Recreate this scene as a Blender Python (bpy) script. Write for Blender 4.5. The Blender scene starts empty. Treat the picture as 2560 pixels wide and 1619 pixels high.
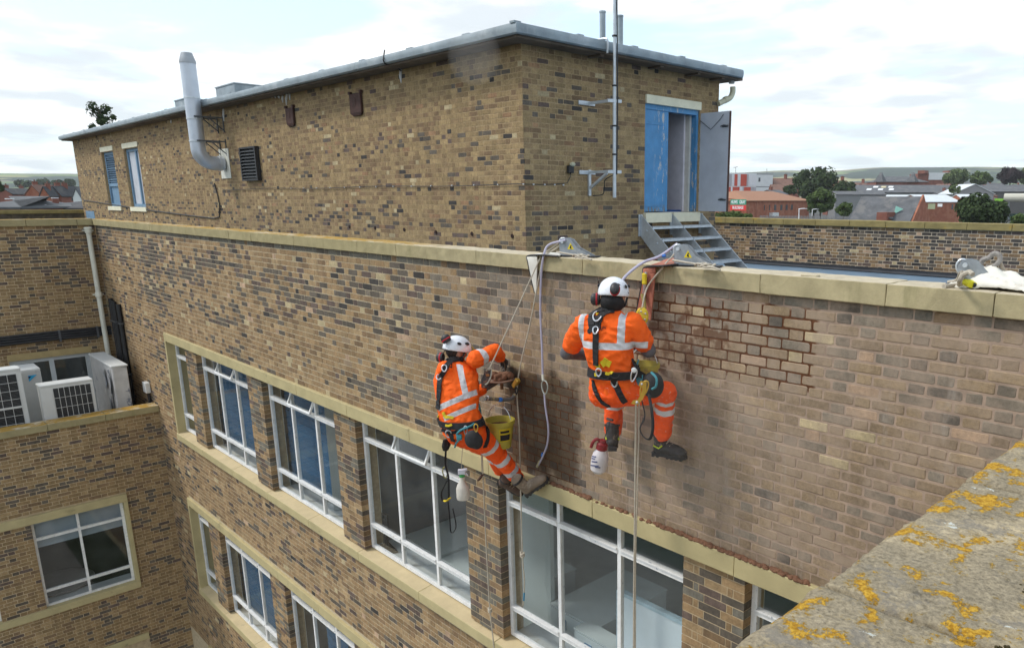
import bpy, bmesh, math, random
import numpy as np
from mathutils import Vector, Matrix, noise as mnoise
from mathutils.bvhtree import BVHTree
R = math.radians
rnd = random.Random(7)
scn = bpy.context.scene
COL = scn.collection

# ------------------------------------------------------------------ camera
FPX, CX, CY = 1868.9, 1550.5, 947.8          # focal length and principal point (the photo is an off-centre crop), 2560 px wide
YAW, PITCH, ROLL = 0.763237, 0.236691, 0.002472
CAM = Vector((0.0, -4.4358, 0.6327))
fw = Vector((-math.sin(YAW)*math.cos(PITCH), math.cos(YAW)*math.cos(PITCH), -math.sin(PITCH)))
rt0 = Vector((math.cos(YAW), math.sin(YAW), 0)); up0 = rt0.cross(fw)
rt = rt0*math.cos(ROLL) + up0*math.sin(ROLL); up = -rt0*math.sin(ROLL) + up0*math.cos(ROLL)
cd = bpy.data.cameras.new('camera'); cam = bpy.data.objects.new('camera', cd); COL.objects.link(cam)
cam.matrix_world = Matrix(((rt.x, up.x, -fw.x, CAM.x), (rt.y, up.y, -fw.y, CAM.y), (rt.z, up.z, -fw.z, CAM.z), (0, 0, 0, 1)))
cd.sensor_fit = 'HORIZONTAL'; cd.sensor_width = 36.0; cd.lens = FPX/2560*36.0
cd.shift_x = (1280 - CX)/2560; cd.shift_y = (CY - 809.5)/2560
cd.clip_start = 0.05; cd.clip_end = 20000
scn.camera = cam

# ------------------------------------------------------------------ world, sun, exposure
SUN_EL, SUN_DIR = 50, Vector((-0.70, -0.71, 0))
world = bpy.data.worlds.new('World'); scn.world = world; world.use_nodes = True
wt = world.node_tree; wt.nodes.clear()
def wn(t, **k):
    n = wt.nodes.new(t)
    for a, b in k.items(): setattr(n, a, b)
    return n
wl = wt.links.new
sky = wn('ShaderNodeTexSky', sky_type='NISHITA', sun_disc=False)
sky.sun_elevation = R(SUN_EL); sky.sun_rotation = math.atan2(SUN_DIR.x, SUN_DIR.y)
tc = wn('ShaderNodeTexCoord'); sep = wn('ShaderNodeSeparateXYZ'); wl(tc.outputs['Generated'], sep.inputs[0])
zc = wn('ShaderNodeMath', operation='MAXIMUM'); wl(sep.outputs['Z'], zc.inputs[0]); zc.inputs[1].default_value = 0.0
za = wn('ShaderNodeMath', operation='ADD'); wl(zc.outputs[0], za.inputs[0]); za.inputs[1].default_value = 0.10
dx = wn('ShaderNodeMath', operation='DIVIDE'); wl(sep.outputs['X'], dx.inputs[0]); wl(za.outputs[0], dx.inputs[1])
dy = wn('ShaderNodeMath', operation='DIVIDE'); wl(sep.outputs['Y'], dy.inputs[0]); wl(za.outputs[0], dy.inputs[1])
cv = wn('ShaderNodeCombineXYZ'); wl(dx.outputs[0], cv.inputs[0]); wl(dy.outputs[0], cv.inputs[1])
n1 = wn('ShaderNodeTexNoise'); n1.inputs['Scale'].default_value = 0.85; n1.inputs['Detail'].default_value = 8; n1.inputs['Roughness'].default_value = 0.55
n1.inputs['Distortion'].default_value = 0.35; wl(cv.outputs[0], n1.inputs['Vector'])
r1 = wn('ShaderNodeMapRange', interpolation_type='SMOOTHSTEP'); wl(n1.outputs['Fac'], r1.inputs[0])
for i, v in ((1, 0.40), (2, 0.56)): r1.inputs[i].default_value = v
n2 = wn('ShaderNodeTexNoise'); n2.inputs['Scale'].default_value = 1.7; n2.inputs['Detail'].default_value = 6; wl(cv.outputs[0], n2.inputs['Vector'])
r2 = wn('ShaderNodeMapRange', interpolation_type='SMOOTHSTEP'); wl(n2.outputs['Fac'], r2.inputs[0])
for i, v in ((1, 0.40), (2, 0.62)): r2.inputs[i].default_value = v
cc = wn('ShaderNodeMix', data_type='RGBA'); wl(r2.outputs[0], cc.inputs['Factor'])
cc.inputs['A'].default_value = (9.6, 9.8, 9.95, 1); cc.inputs['B'].default_value = (6.2, 6.75, 7.2, 1)
sm = wn('ShaderNodeMix', data_type='RGBA'); wl(r1.outputs[0], sm.inputs['Factor'])
sb = wn('ShaderNodeMix', data_type='RGBA', blend_type='ADD'); sb.inputs['Factor'].default_value = 1.0
wl(sky.outputs[0], sb.inputs['A']); sb.inputs['B'].default_value = (3.2, 4.0, 4.6, 1)
wl(sb.outputs['Result'], sm.inputs['A']); wl(cc.outputs['Result'], sm.inputs['B'])
bg = wn('ShaderNodeBackground'); bg.inputs['Strength'].default_value = 0.1; wl(sm.outputs['Result'], bg.inputs['Color'])
wo = wn('ShaderNodeOutputWorld'); wl(bg.outputs[0], wo.inputs['Surface'])
sd = bpy.data.lights.new('sun', 'SUN'); sun = bpy.data.objects.new('sun', sd); COL.objects.link(sun)
sd.energy = 1.7; sd.angle = R(11); sd.color = (1.0, 0.955, 0.88)
sv = SUN_DIR.normalized()*math.cos(R(SUN_EL)) + Vector((0, 0, math.sin(R(SUN_EL))))
sun.rotation_euler = sv.to_track_quat('Z', 'Y').to_euler(); sun.location = (-20, -20, 30)
scn.view_settings.view_transform = 'Standard'; scn.view_settings.look = 'None'
scn.view_settings.gamma = 1.0; scn.view_settings.use_curve_mapping = False
scn.view_settings.exposure = 0.5
cy = scn.cycles
cy.use_denoising = True; cy.max_bounces = 8; cy.diffuse_bounces = 4; cy.glossy_bounces = 3; cy.transparent_max_bounces = 16; cy.volume_bounces = 2
cy.caustics_reflective = False; cy.caustics_refractive = False

# ------------------------------------------------------------------ helpers
def ray(u, v): return rt*((u-CX)/FPX) + up*((CY-v)/FPX) + fw
def at_d(u, v, d): return CAM + ray(u, v)*d                        # point at a distance d along the view
def at_y(u, v, y): r = ray(u, v); return CAM + r*((y-CAM.y)/r.y)   # point on the plane y
def at_x(u, v, x): r = ray(u, v); return CAM + r*((x-CAM.x)/r.x)
def at_z(u, v, z): r = ray(u, v); return CAM + r*((z-CAM.z)/r.z)
def proj(p):
    q = Vector(p)-CAM; d = q.dot(fw)
    if d < 0.05: return None
    return (CX+FPX*q.dot(rt)/d, CY-FPX*q.dot(up)/d, d)
def srgb(r, g, b, k=1.0):
    f = lambda c: ((c/255+0.055)/1.055)**2.4 if c > 10 else c/255/12.92
    return tuple(f(c)*k for c in (r, g, b))
ORG = {}
def org(p): return ORG.get(p.name, Vector((0, 0, 0))) if p is not None else Vector((0, 0, 0))
def tag(o, label=None, cat=None, group=None, kind=None):
    if label: o['label'] = label
    if cat: o['category'] = cat
    if group: o['group'] = group
    if kind: o['kind'] = kind
    return o
def thing(name, label, cat, loc=(0, 0, 0), group=None):
    o = bpy.data.objects.new(name, None); COL.objects.link(o); o.location = loc; o.empty_display_size = 0.2
    ORG[o.name] = Vector(loc); return tag(o, label, cat, group)
def link_mesh(name, me, parent=None, loc=None):
    o = bpy.data.objects.new(name, me); COL.objects.link(o)
    if parent is not None: o.parent = parent
    if loc is not None: o.location = Vector(loc) - org(parent)
    ORG[o.name] = Vector(loc) if loc is not None else org(parent)
    return o
class MB:
    """collects geometry in world coordinates; build() links it as one mesh object"""
    def __init__(s): s.v = []; s.f = []; s.m = []; s.c = []; s.mi = 0; s.col = None
    def face(s, idx):
        s.f.append(idx); s.m.append(s.mi)
        if s.col is not None: s.c.append(s.col)
    def poly(s, pts):
        n = len(s.v); s.v += [tuple(p) for p in pts]; s.face(list(range(n, n+len(pts))))
    def hexa(s, p):                                                 # 8 points: bottom 4 ccw, top 4 ccw
        n = len(s.v); s.v += [tuple(q) for q in p]
        for q in ((3, 2, 1, 0), (4, 5, 6, 7), (0, 1, 5, 4), (1, 2, 6, 5), (2, 3, 7, 6), (3, 0, 4, 7)): s.face([n+i for i in q])
    def box(s, x0, x1, y0, y1, z0, z1):
        s.hexa([(x0, y0, z0), (x1, y0, z0), (x1, y1, z0), (x0, y1, z0), (x0, y0, z1), (x1, y0, z1), (x1, y1, z1), (x0, y1, z1)])
    def obox(s, c, ax, ay, az, hx, hy, hz):                         # oriented box
        c = Vector(c); ax = Vector(ax).normalized()*hx; ay = Vector(ay).normalized()*hy; az = Vector(az).normalized()*hz
        s.hexa([c-ax-ay-az, c+ax-ay-az, c+ax+ay-az, c-ax+ay-az, c-ax-ay+az, c+ax-ay+az, c+ax+ay+az, c-ax+ay+az])
    def bar(s, a, b, w, h, upv=(0, 0, 1)):
        a = Vector(a); b = Vector(b); d = (b-a); L = d.length; d.normalize(); u = Vector(upv); sd_ = d.cross(u)
        if sd_.length < 1e-4: sd_ = d.cross(Vector((1, 0, 0)))
        sd_.normalize(); u = sd_.cross(d)
        s.obox((a+b)/2, d, sd_, u, L/2, w/2, h/2)
    def rings(s, rings, closed=False, cap=True):
        k = len(rings[0]); n = len(s.v)
        for r in rings: s.v += [tuple(p) for p in r]
        m = len(rings)
        for i in range(m if closed else m-1):
            for j in range(k):
                a = n+i*k+j; b = n+i*k+(j+1) % k; c = n+((i+1) % m)*k+(j+1) % k; d = n+((i+1) % m)*k+j
                s.face([a, b, c, d])
        if cap and not closed: s.face([n+j for j in range(k)][::-1]); s.face([n+(m-1)*k+j for j in range(k)])
    def tube(s, pts, r, k=8, closed=False, cap=True, flat=1.0):
        pts = [Vector(p) for p in pts]; m = len(pts); rr = r if isinstance(r, (list, tuple)) else [r]*m
        rings = []; prev = None
        for i, p in enumerate(pts):
            t = (pts[(i+1) % m]-pts[i-1]) if closed else (pts[min(i+1, m-1)]-pts[max(i-1, 0)])
            t.normalize()
            if prev is None:
                a = t.cross(Vector((0, 0, 1)))
                if a.length < 1e-3: a = t.cross(Vector((1, 0, 0)))
            else: a = prev - t*prev.dot(t)
            a.normalize(); b = t.cross(a); prev = a
            rings.append([p+(a*math.cos(2*math.pi*j/k)+b*math.sin(2*math.pi*j/k)*flat)*rr[i] for j in range(k)])
        s.rings(rings, closed, cap)
    def lathe(s, base, prof, axis=(0, 0, 1), k=20, sx=1.0, sy=1.0, xdir=None):
        ax = Vector(axis).normalized(); a = Vector(xdir) if xdir else ax.cross(Vector((0, 1, 0)))
        if a.length < 1e-3: a = ax.cross(Vector((1, 0, 0)))
        a.normalize(); b = ax.cross(a); base = Vector(base)
        s.rings([[base+ax*h+(a*math.cos(2*math.pi*j/k)*sx+b*math.sin(2*math.pi*j/k)*sy)*r for j in range(k)] for r, h in prof])
    def ball(s, c, r, k=10, m=7, axes=None):
        c = Vector(c); X, Y_, Z = axes if axes else (Vector((1, 0, 0)), Vector((0, 1, 0)), Vector((0, 0, 1)))
        rx, ry, rz = r if isinstance(r, (tuple, list)) else (r, r, r)
        rs = []
        for i in range(m):
            th = math.pi*(0.02+0.96*i/(m-1))
            rs.append([c-Z*math.cos(th)*rz+(X*math.cos(2*math.pi*j/k)*rx+Y_*math.sin(2*math.pi*j/k)*ry)*math.sin(th) for j in range(k)])
        s.rings(rs)
    def prism(s, pts, dirv):
        d = Vector(dirv); s.rings([[Vector(p) for p in pts], [Vector(p)+d for p in pts]])
    def build(s, name, mats, parent=None, smooth=False, loc=None):
        o0 = org(parent) if loc is None else Vector(loc)
        me = bpy.data.meshes.new(name)
        me.from_pydata([(p[0]-o0.x, p[1]-o0.y, p[2]-o0.z) for p in s.v], [], s.f)
        for m_ in (mats if isinstance(mats, (list, tuple)) else [mats]): me.materials.append(m_)
        me.polygons.foreach_set('material_index', s.m)
        if s.c:
            at = me.attributes.new('Col', 'FLOAT_COLOR', 'FACE'); at.data.foreach_set('color', np.array(s.c, 'f').ravel())
        if smooth:
            me.polygons.foreach_set('use_smooth', [True]*len(s.f))
            try: me.set_sharp_from_angle(angle=R(38))
            except Exception: pass
        me.update()
        return link_mesh(name, me, parent, loc)
def fix_normals(o):
    bm = bmesh.new(); bm.from_mesh(o.data); bmesh.ops.recalc_face_normals(bm, faces=bm.faces); bm.to_mesh(o.data); bm.free()
def bevel(o, w=0.006, seg=1, sub=0, amp=0.0, sc=6.0):
    bm = bmesh.new(); bm.from_mesh(o.data)
    bmesh.ops.bevel(bm, geom=list(bm.edges), offset=w, segments=seg, affect='EDGES', profile=0.5)
    bm.to_mesh(o.data); bm.free(); return o
def spline(pts, n=8):
    pts = [Vector(p) for p in pts]; P = [pts[0]*2-pts[1]]+pts+[pts[-1]*2-pts[-2]]; out = []
    for i in range(1, len(P)-2):
        for j in range(n):
            t = j/n; a, b, c, d = P[i-1], P[i], P[i+1], P[i+2]
            out.append(0.5*((2*b)+(c-a)*t+(2*a-5*b+4*c-d)*t*t+(3*b-a-3*c+d)*t**3))
    return out+[pts[-1]]
# ------------------------------------------------------------------ materials
class NT:
    def __init__(s, name):
        s.m = bpy.data.materials.new(name); s.m.use_nodes = True; s.t = s.m.node_tree; s.t.nodes.clear()
        s.out = s.n('ShaderNodeOutputMaterial'); s.b = s.n('ShaderNodeBsdfPrincipled'); s.l(s.b.outputs[0], s.out.inputs[0])
        s._pos = None
    def n(s, t, **k):
        q = s.t.nodes.new(t)
        for a, b in k.items(): setattr(q, a, b)
        return q
    def l(s, a, b): s.t.links.new(a, b)
    def put(s, inp, v):
        if hasattr(v, 'is_output'): s.l(v, inp)
        elif isinstance(v, tuple) and len(v) == 3 and inp.type == 'RGBA': inp.default_value = (*v, 1)
        else: inp.default_value = v
    def pos(s):
        if s._pos is None: s._pos = s.n('ShaderNodeNewGeometry').outputs['Position']
        return s._pos
    def obj(s): return s.n('ShaderNodeTexCoord').outputs['Object']
    def noise(s, scale, detail=4, rough=.55, vec=None, dist=0.0, stretch=None):
        q = s.n('ShaderNodeTexNoise'); q.inputs['Scale'].default_value = scale; q.inputs['Detail'].default_value = detail
        q.inputs['Roughness'].default_value = rough; q.inputs['Distortion'].default_value = dist
        v = vec if vec is not None else s.pos()
        if stretch:
            mp = s.n('ShaderNodeMapping'); s.l(v, mp.inputs[0]); mp.inputs['Scale'].default_value = stretch; v = mp.outputs[0]
        s.l(v, q.inputs['Vector']); return q.outputs['Fac']
    def rng(s, v, a, b, c=0.0, d=1.0, smooth=True):
        q = s.n('ShaderNodeMapRange', interpolation_type='SMOOTHSTEP' if smooth else 'LINEAR'); s.put(q.inputs[0], v)
        for i, x in ((1, a), (2, b), (3, c), (4, d)): s.put(q.inputs[i], x)
        return q.outputs[0]
    def math(s, op, a, b=0.0, clamp=False):
        q = s.n('ShaderNodeMath', operation=op, use_clamp=clamp); s.put(q.inputs[0], a); s.put(q.inputs[1], b); return q.outputs[0]
    def mix(s, f, a, b, mode='MIX'):
        q = s.n('ShaderNodeMix', data_type='RGBA', blend_type=mode); s.put(q.inputs['Factor'], f)
        s.put(q.inputs['A'], a); s.put(q.inputs['B'], b); return q.outputs['Result']
    def gain(s, c, f):                                              # colour times a scalar
        q = s.n('ShaderNodeVectorMath', operation='SCALE'); s.put(q.inputs[0], c); s.put(q.inputs['Scale'], f); return q.outputs[0]
    def sep(s, v=None):
        q = s.n('ShaderNodeSeparateXYZ'); s.l(v if v is not None else s.pos(), q.inputs[0]); return q.outputs
    def dot(s, p, axis, vec):
        sub = s.n('ShaderNodeVectorMath', operation='SUBTRACT'); s.l(vec, sub.inputs[0]); sub.inputs[1].default_value = tuple(p)
        d = s.n('ShaderNodeVectorMath', operation='DOT_PRODUCT'); s.l(sub.outputs[0], d.inputs[0]); d.inputs[1].default_value = tuple(axis)
        return d.outputs['Value']
    def dist(s, p, vec):
        d = s.n('ShaderNodeVectorMath', operation='DISTANCE'); s.l(vec, d.inputs[0]); d.inputs[1].default_value = tuple(p); return d.outputs['Value']
    def bump(s, h, strength=.3, dist=.01):
        q = s.n('ShaderNodeBump'); q.inputs['Strength'].default_value = strength; q.inputs['Distance'].default_value = dist
        s.l(h, q.inputs['Height']); s.l(q.outputs[0], s.b.inputs['Normal'])
    def fin(s, col, rough=.8, metal=0.0, spec=.4):
        s.put(s.b.inputs['Base Color'], col); s.put(s.b.inputs['Roughness'], rough); s.b.inputs['Metallic'].default_value = metal
        s.b.inputs['Specular IOR Level'].default_value = spec; return s.m
_MC = {}
def mat(name, col, rough=.8, metal=0.0, var=.15, scale=6.0, bump=0.0, bscale=120., spec=.35, col2=None, lo=.55, hi=.7, s2=5., local=False, stretch=None):
    if name in _MC: return _MC[name]
    t = NT(name); vec = t.obj() if local else None
    f = t.noise(scale, 6, .6, vec=vec, stretch=stretch)
    c = t.gain(tuple(col), t.rng(f, .3, .7, 1-var, 1+var, False))
    if col2 is not None: c = t.mix(t.rng(t.noise(s2, 8, .65, vec=vec), lo, hi), c, tuple(col2))
    if bump: t.bump(t.noise(bscale, 4, .6, vec=vec), bump, .004)
    _MC[name] = t.fin(c, rough, metal, spec); return _MC[name]

def boxmask(t, x0, x1, z0, z1, soft=.08, wob=.18, sc=5.):
    P = t.sep(); n = t.math('MULTIPLY', t.math('SUBTRACT', t.noise(sc, 5), .5), wob*2)
    X = t.math('ADD', P['X'], n); Z = t.math('ADD', P['Z'], n)
    m = t.math('MULTIPLY', t.rng(X, x0, x0+soft), t.rng(X, x1-soft, x1, 1, 0))
    return t.math('MULTIPLY', m, t.math('MULTIPLY', t.rng(Z, z0, z0+soft), t.rng(Z, z1-soft, z1, 1, 0)))
def brickmat(name, by_object, front=False):
    t = NT(name)
    if by_object: c = t.n('ShaderNodeObjectInfo').outputs['Color']
    else: c = t.n('ShaderNodeAttribute', attribute_name='Col').outputs['Color']
    f1 = t.noise(38, 5, .65); f2 = t.noise(9, 4)
    c = t.gain(c, t.rng(f1, .25, .75, .72, 1.28, False))
    c = t.gain(c, t.rng(f2, .3, .7, .84, 1.14, False))
    c = t.gain(c, t.rng(t.noise(260, 2), .62, .72, 1, .55))
    stk = t.noise(1.0, 5, .6, stretch=(7, 7, .5)); c = t.gain(c, t.rng(stk, .35, .65, .86, 1.06))
    if front:
        P = t.sep()
        right = t.rng(P['X'], -6.6, -3.2)
        sm_ = t.math('MULTIPLY', t.rng(t.noise(3.2, 8, .7), .36, .66), t.math('MULTIPLY', right, .75))
        c = t.mix(sm_, c, (.345, .265, .20))
        wh = t.math('MULTIPLY', t.rng(t.noise(1.0, 7, .7, stretch=(5, 5, 1.2)), .56, .72), t.rng(P['X'], -8, -5.5, 0, .4))
        c = t.mix(wh, c, (.44, .40, .36))
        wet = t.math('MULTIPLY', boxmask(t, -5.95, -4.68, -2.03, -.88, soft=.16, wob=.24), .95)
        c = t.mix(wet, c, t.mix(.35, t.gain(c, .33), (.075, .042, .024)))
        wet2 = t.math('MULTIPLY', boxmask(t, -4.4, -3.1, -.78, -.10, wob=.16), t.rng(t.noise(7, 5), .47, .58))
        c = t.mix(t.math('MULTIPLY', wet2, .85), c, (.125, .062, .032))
    t.bump(t.math('ADD', t.math('MULTIPLY', f1, .7), t.noise(170, 3)), .45, .004)
    return t.fin(c, t.rng(f2, .3, .7, .8, .95), 0, .25)
BRICK_STUFF = brickmat('brick_pale', False); BRICK_ONE = brickmat('brick_single', True)
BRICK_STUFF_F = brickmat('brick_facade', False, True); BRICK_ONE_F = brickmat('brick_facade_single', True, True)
def mortarmat(name, c0, front=False):
    t = NT(name); c = t.gain(tuple(c0), t.rng(t.noise(14, 6, .65), .3, .7, .78, 1.2, False))
    if front:
        P = t.sep(); c = t.mix(t.rng(P['X'], -8.5, -4.5), c, t.gain((.345, .255, .195), t.rng(t.noise(9, 6), .3, .7, .8, 1.15)))
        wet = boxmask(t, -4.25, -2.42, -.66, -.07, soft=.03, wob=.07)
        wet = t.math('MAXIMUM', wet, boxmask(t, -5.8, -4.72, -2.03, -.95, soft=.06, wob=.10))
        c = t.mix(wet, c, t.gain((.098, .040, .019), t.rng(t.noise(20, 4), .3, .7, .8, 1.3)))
    t.bump(t.noise(120, 4), .5, .003); return t.fin(c, .92, 0, .2)
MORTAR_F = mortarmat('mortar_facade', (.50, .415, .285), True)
MORTAR_P = mortarmat('mortar_penthouse', (.36, .262, .15)); MORTAR_D = mortarmat('mortar_parapet', (.46, .385, .29)); MORTAR_L = mortarmat('mortar_wing', (.46, .36, .23))

def stonemat():
    t = NT('coping_stone'); P = t.sep(); n = t.n('ShaderNodeNewGeometry').outputs['Normal']; N = t.sep(n)
    c = t.gain((.405, .345, .205), t.rng(t.noise(5, 7, .65), .3, .7, .78, 1.18, False))
    c = t.mix(t.math('MULTIPLY', t.rng(t.noise(1.3, 6, .7, stretch=(4, 4, .7)), .52, .7), .5), c, (.22, .205, .10))
    left = t.rng(P['X'], -9, -6, 1, 0)
    c = t.mix(t.math('MULTIPLY', left, .45), c, (.265, .225, .105))
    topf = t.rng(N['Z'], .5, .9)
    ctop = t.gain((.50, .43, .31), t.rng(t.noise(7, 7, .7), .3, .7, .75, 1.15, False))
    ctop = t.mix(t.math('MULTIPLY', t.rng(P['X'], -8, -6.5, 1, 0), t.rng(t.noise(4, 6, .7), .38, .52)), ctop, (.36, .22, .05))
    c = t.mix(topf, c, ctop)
    c = t.mix(t.rng(t.noise(48, 5, .7), .68, .74), c, (.12, .10, .07))
    t.bump(t.noise(90, 5, .65), .5, .004); return t.fin(c, .9, 0, .2)
STONE = stonemat()
MOSSY = mat('mossy_coping_stone', (.255, .205, .085), .92, var=.2, scale=4, bump=.4, bscale=60, col2=(.36, .24, .05), lo=.58, hi=.68, s2=3.2)
PAINT = mat('cream_paint_stone', (.445, .375, .20), .7, var=.12, scale=3, bump=.25, bscale=90, col2=(.24, .215, .12), lo=.6, hi=.74, s2=4)
SILL_TOP = mat('sill_top_paint', (.52, .42, .25), .75, var=.1, scale=4, bump=.2, col2=(.3, .26, .18), lo=.62, hi=.75, s2=3)
def whitepaint():
    t = NT('white_window_paint'); c = t.gain((.80, .80, .79), t.rng(t.noise(12, 5), .3, .7, .88, 1.06, False))
    c = t.mix(t.rng(t.noise(26, 7, .7), .61, .66), c, (.30, .33, .40)); c = t.mix(t.rng(t.noise(9, 6, .7), .63, .75), c, (.47, .39, .29))
    t.bump(t.noise(60, 4), .3, .003); return t.fin(c, .5, 0, .4)
WHITE = whitepaint()
def glassmat(name, tint=(.93, .96, .97), refl=.07):
    t = NT(name); t.t.nodes.remove(t.b)
    tr = t.n('ShaderNodeBsdfTransparent'); gl = t.n('ShaderNodeBsdfGlossy'); gl.inputs['Roughness'].default_value = .03
    t.put(tr.inputs[0], tint); fr = t.n('ShaderNodeLayerWeight'); fr.inputs[0].default_value = .5
    df = t.n('ShaderNodeBsdfDiffuse'); t.put(df.inputs[0], (.60, .66, .65))
    m0 = t.n('ShaderNodeMixShader'); t.put(m0.inputs[0], t.rng(t.noise(2.2, 6, .7), .4, .8, .012, .07)); t.l(tr.outputs[0], m0.inputs[1]); t.l(df.outputs[0], m0.inputs[2])
    m = t.n('ShaderNodeMixShader'); t.l(t.math('ADD', t.math('POWER', fr.outputs['Facing'], 5.0), refl, True), m.inputs[0])
    t.l(m0.outputs[0], m.inputs[1]); t.l(gl.outputs[0], m.inputs[2]); t.l(m.outputs[0], t.out.inputs[0]); return t.m
GLASS = glassmat('window_glass')
LEAD = mat('grey_lead_edge', (.27, .32, .35), .6, 0.0, var=.25, scale=2.5, bump=.4, bscale=14, spec=.5, col2=(.40, .44, .46), lo=.5, hi=.7, s2=2)
SOFFIT = mat('soffit_concrete', (.13, .10, .075), .9, var=.35, scale=2, bump=.3, bscale=40, col2=(.30, .235, .17), lo=.6, hi=.75, s2=1.2)
ROOFBLUE = mat('blue_grey_roof_membrane', (.15, .225, .31), .5, var=.2, scale=1.5, bump=.15, bscale=30, spec=.5)
FELT = mat('black_felt_upstand', (.030, .034, .042), .6, var=.3, scale=3, bump=.3, bscale=30)
GALV = mat('galvanised_steel', (.56, .60, .63), .42, .45, var=.14, scale=9, bump=.05, bscale=60, spec=.5)
ALU = mat('brushed_flue_steel', (.56, .60, .66), .42, .55, var=.08, scale=3, spec=.5)
DARKSTEEL = mat('dark_steel', (.12, .13, .14), .5, .5, var=.2)
BLACK = mat('black_plastic', (.022, .022, .024), .5, var=.2, spec=.4)
def bluedoor():
    t = NT('blue_door_paint'); c = t.gain(srgb(92, 155, 205, .82), t.rng(t.noise(5, 5), .3, .7, .86, 1.1, False))
    P = t.sep(); c = t.mix(t.math('MULTIPLY', t.rng(t.noise(1.0, 8, .75, stretch=(13, 13, 4)), .555, .60), t.rng(P['Y'], 5.7, 6.05)), c, (.52, .50, .47))
    c = t.mix(t.math('MULTIPLY', t.rng(P['Z'], .44, .56, 1, 0), t.rng(t.noise(1.0, 4, .6, stretch=(40, 40, 6)), .5, .56)), c, (.16, .15, .14))
    return t.fin(c, .55)
BLUEDOOR = bluedoor()
BLUEPAINT = mat('blue_shutter_paint', srgb(128, 162, 190, .72), .6, var=.14, scale=6)
GREYDOOR = mat('grey_door_inside', (.50, .525, .575), .6, var=.1, scale=3, col2=(.2, .17, .16), lo=.68, hi=.8, s2=5)
CREAM = mat('cream_lintel_paint', (.74, .70, .53), .65, var=.08, scale=5, col2=(.35, .32, .25), lo=.66, hi=.74, s2=9)
OFFWHITE = mat('white_pipe_plastic', (.66, .655, .57), .45, var=.1, scale=4, col2=(.3, .28, .22), lo=.66, hi=.76, s2=9)
ACWHITE = mat('ac_casing', (.62, .63, .62), .5, var=.06, scale=3, col2=(.42, .42, .41), lo=.6, hi=.75, s2=4)
ACGREY = mat('ac_side', (.46, .47, .46), .5, var=.06, scale=3, col2=(.34, .34, .34), lo=.6, hi=.75, s2=4)
RUST = mat('rust_brown_iron', (.075, .038, .030), .8, var=.3, scale=9, bump=.3)
CALC = mat('white_lime_streak', (.68, .67, .66), .9, var=.15, scale=20, bump=.3)
ROPE = mat('pale_kernmantle_rope', (.46, .41, .33), .85, var=.15, scale=60, bump=.6, bscale=260)
LILAC = mat('lilac_hose', (.43, .41, .52), .5, var=.1, scale=20)
TEAL = mat('teal_cord', (.06, .25, .30), .6, var=.15, scale=40)
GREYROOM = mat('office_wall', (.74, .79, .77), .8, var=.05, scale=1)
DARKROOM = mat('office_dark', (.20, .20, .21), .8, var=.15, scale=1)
# ------------------------------------------------------------------ brickwork
CB = .075; SL, HL, JW = .215, .1025, .01; PER = SL+HL+2*JW
def S_map(y0): return (lambda u, z, d: (u, y0+d, z)), 0.0
def E_map(x0): return (lambda u, z, d: (x0-d, u, z)), math.pi/2
def oct_pts(hu, hz, r, ch=.006, jit=.002):
    j = lambda: r.uniform(-jit, jit)
    c = [ch*r.uniform(.4, 2.0) for _ in range(4)]
    return [(-hu+c[0]+j(), -hz+j()), (hu-c[1]+j(), -hz+j()), (hu+j(), -hz+c[1]*.8), (hu+j(), hz-c[2]*.8),
            (hu-c[2]+j(), hz+j()), (-hu+c[3]+j(), hz+j()), (-hu+j(), hz-c[3]*.8), (-hu+j(), -hz+c[0]*.8)]
BRICK_MESH = {}
def brick_mesh(kind, mat_, n=7):                                    # shared meshes for single bricks
    k = (kind, mat_.name)
    if k not in BRICK_MESH:
        L = []
        for i in range(n):
            r = random.Random(hash(kind) % 97+i*13+5); hu = (SL if kind == 's' else HL)/2; hz = .065/2
            P = oct_pts(hu, hz, r, .007, .0022); q = .94
            inner = [(a*(1-.006/abs(hu)), 0.0, b*(1-.006/hz)) for a, b in P]
            mid = [(a, .0035, b) for a, b in P]; back = [(a, .03, b) for a, b in P]
            v = inner+mid+back; f = [list(range(8))]
            for s in (0, 8):
                for e in range(8): f.append([s+e, s+8+e, s+8+(e+1) % 8, s+(e+1) % 8])
            me = bpy.data.meshes.new('brick'); me.from_pydata(v, [], f); me.materials.append(mat_); me.update(); L.append(me)
        BRICK_MESH[k] = L
    return BRICK_MESH[k]
def near_line(u, v): return v < 1619-.7366*(u-1835)-8              # in front of the near coping's edge
def layout(u0, u1, z0, z1, holes, phase=0.0):
    """Flemish bond: yields (ua, ub, za, zb, kind or None if cut)"""
    n = int(round((z1-z0)/CB))
    for i in range(n):
        zb = z1-i*CB-.005; za = zb-.065
        segs = [(u0, u1)]
        for (a, b, c, d) in holes:
            if za < d-.02 and zb > c+.02:
                ns = []
                for (s, e) in segs:
                    if b <= s or a >= e: ns.append((s, e)); continue
                    if a-s > .02: ns.append((s, a))
                    if e-b > .02: ns.append((b, e))
                segs = ns
        off = (PER/2 if i % 2 else 0.0)+phase
        for (s, e) in segs:
            k = math.floor((s-off)/PER)
            u = off+k*PER
            while u < e:
                for kind, L in (('s', SL), ('h', HL)):
                    a, b = max(u, s+.003), min(u+L, e-.003)
                    if b-a > .028: yield (a, b, za, zb, kind if (b-a) > L-.002 else None)
                    u += L+JW
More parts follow.
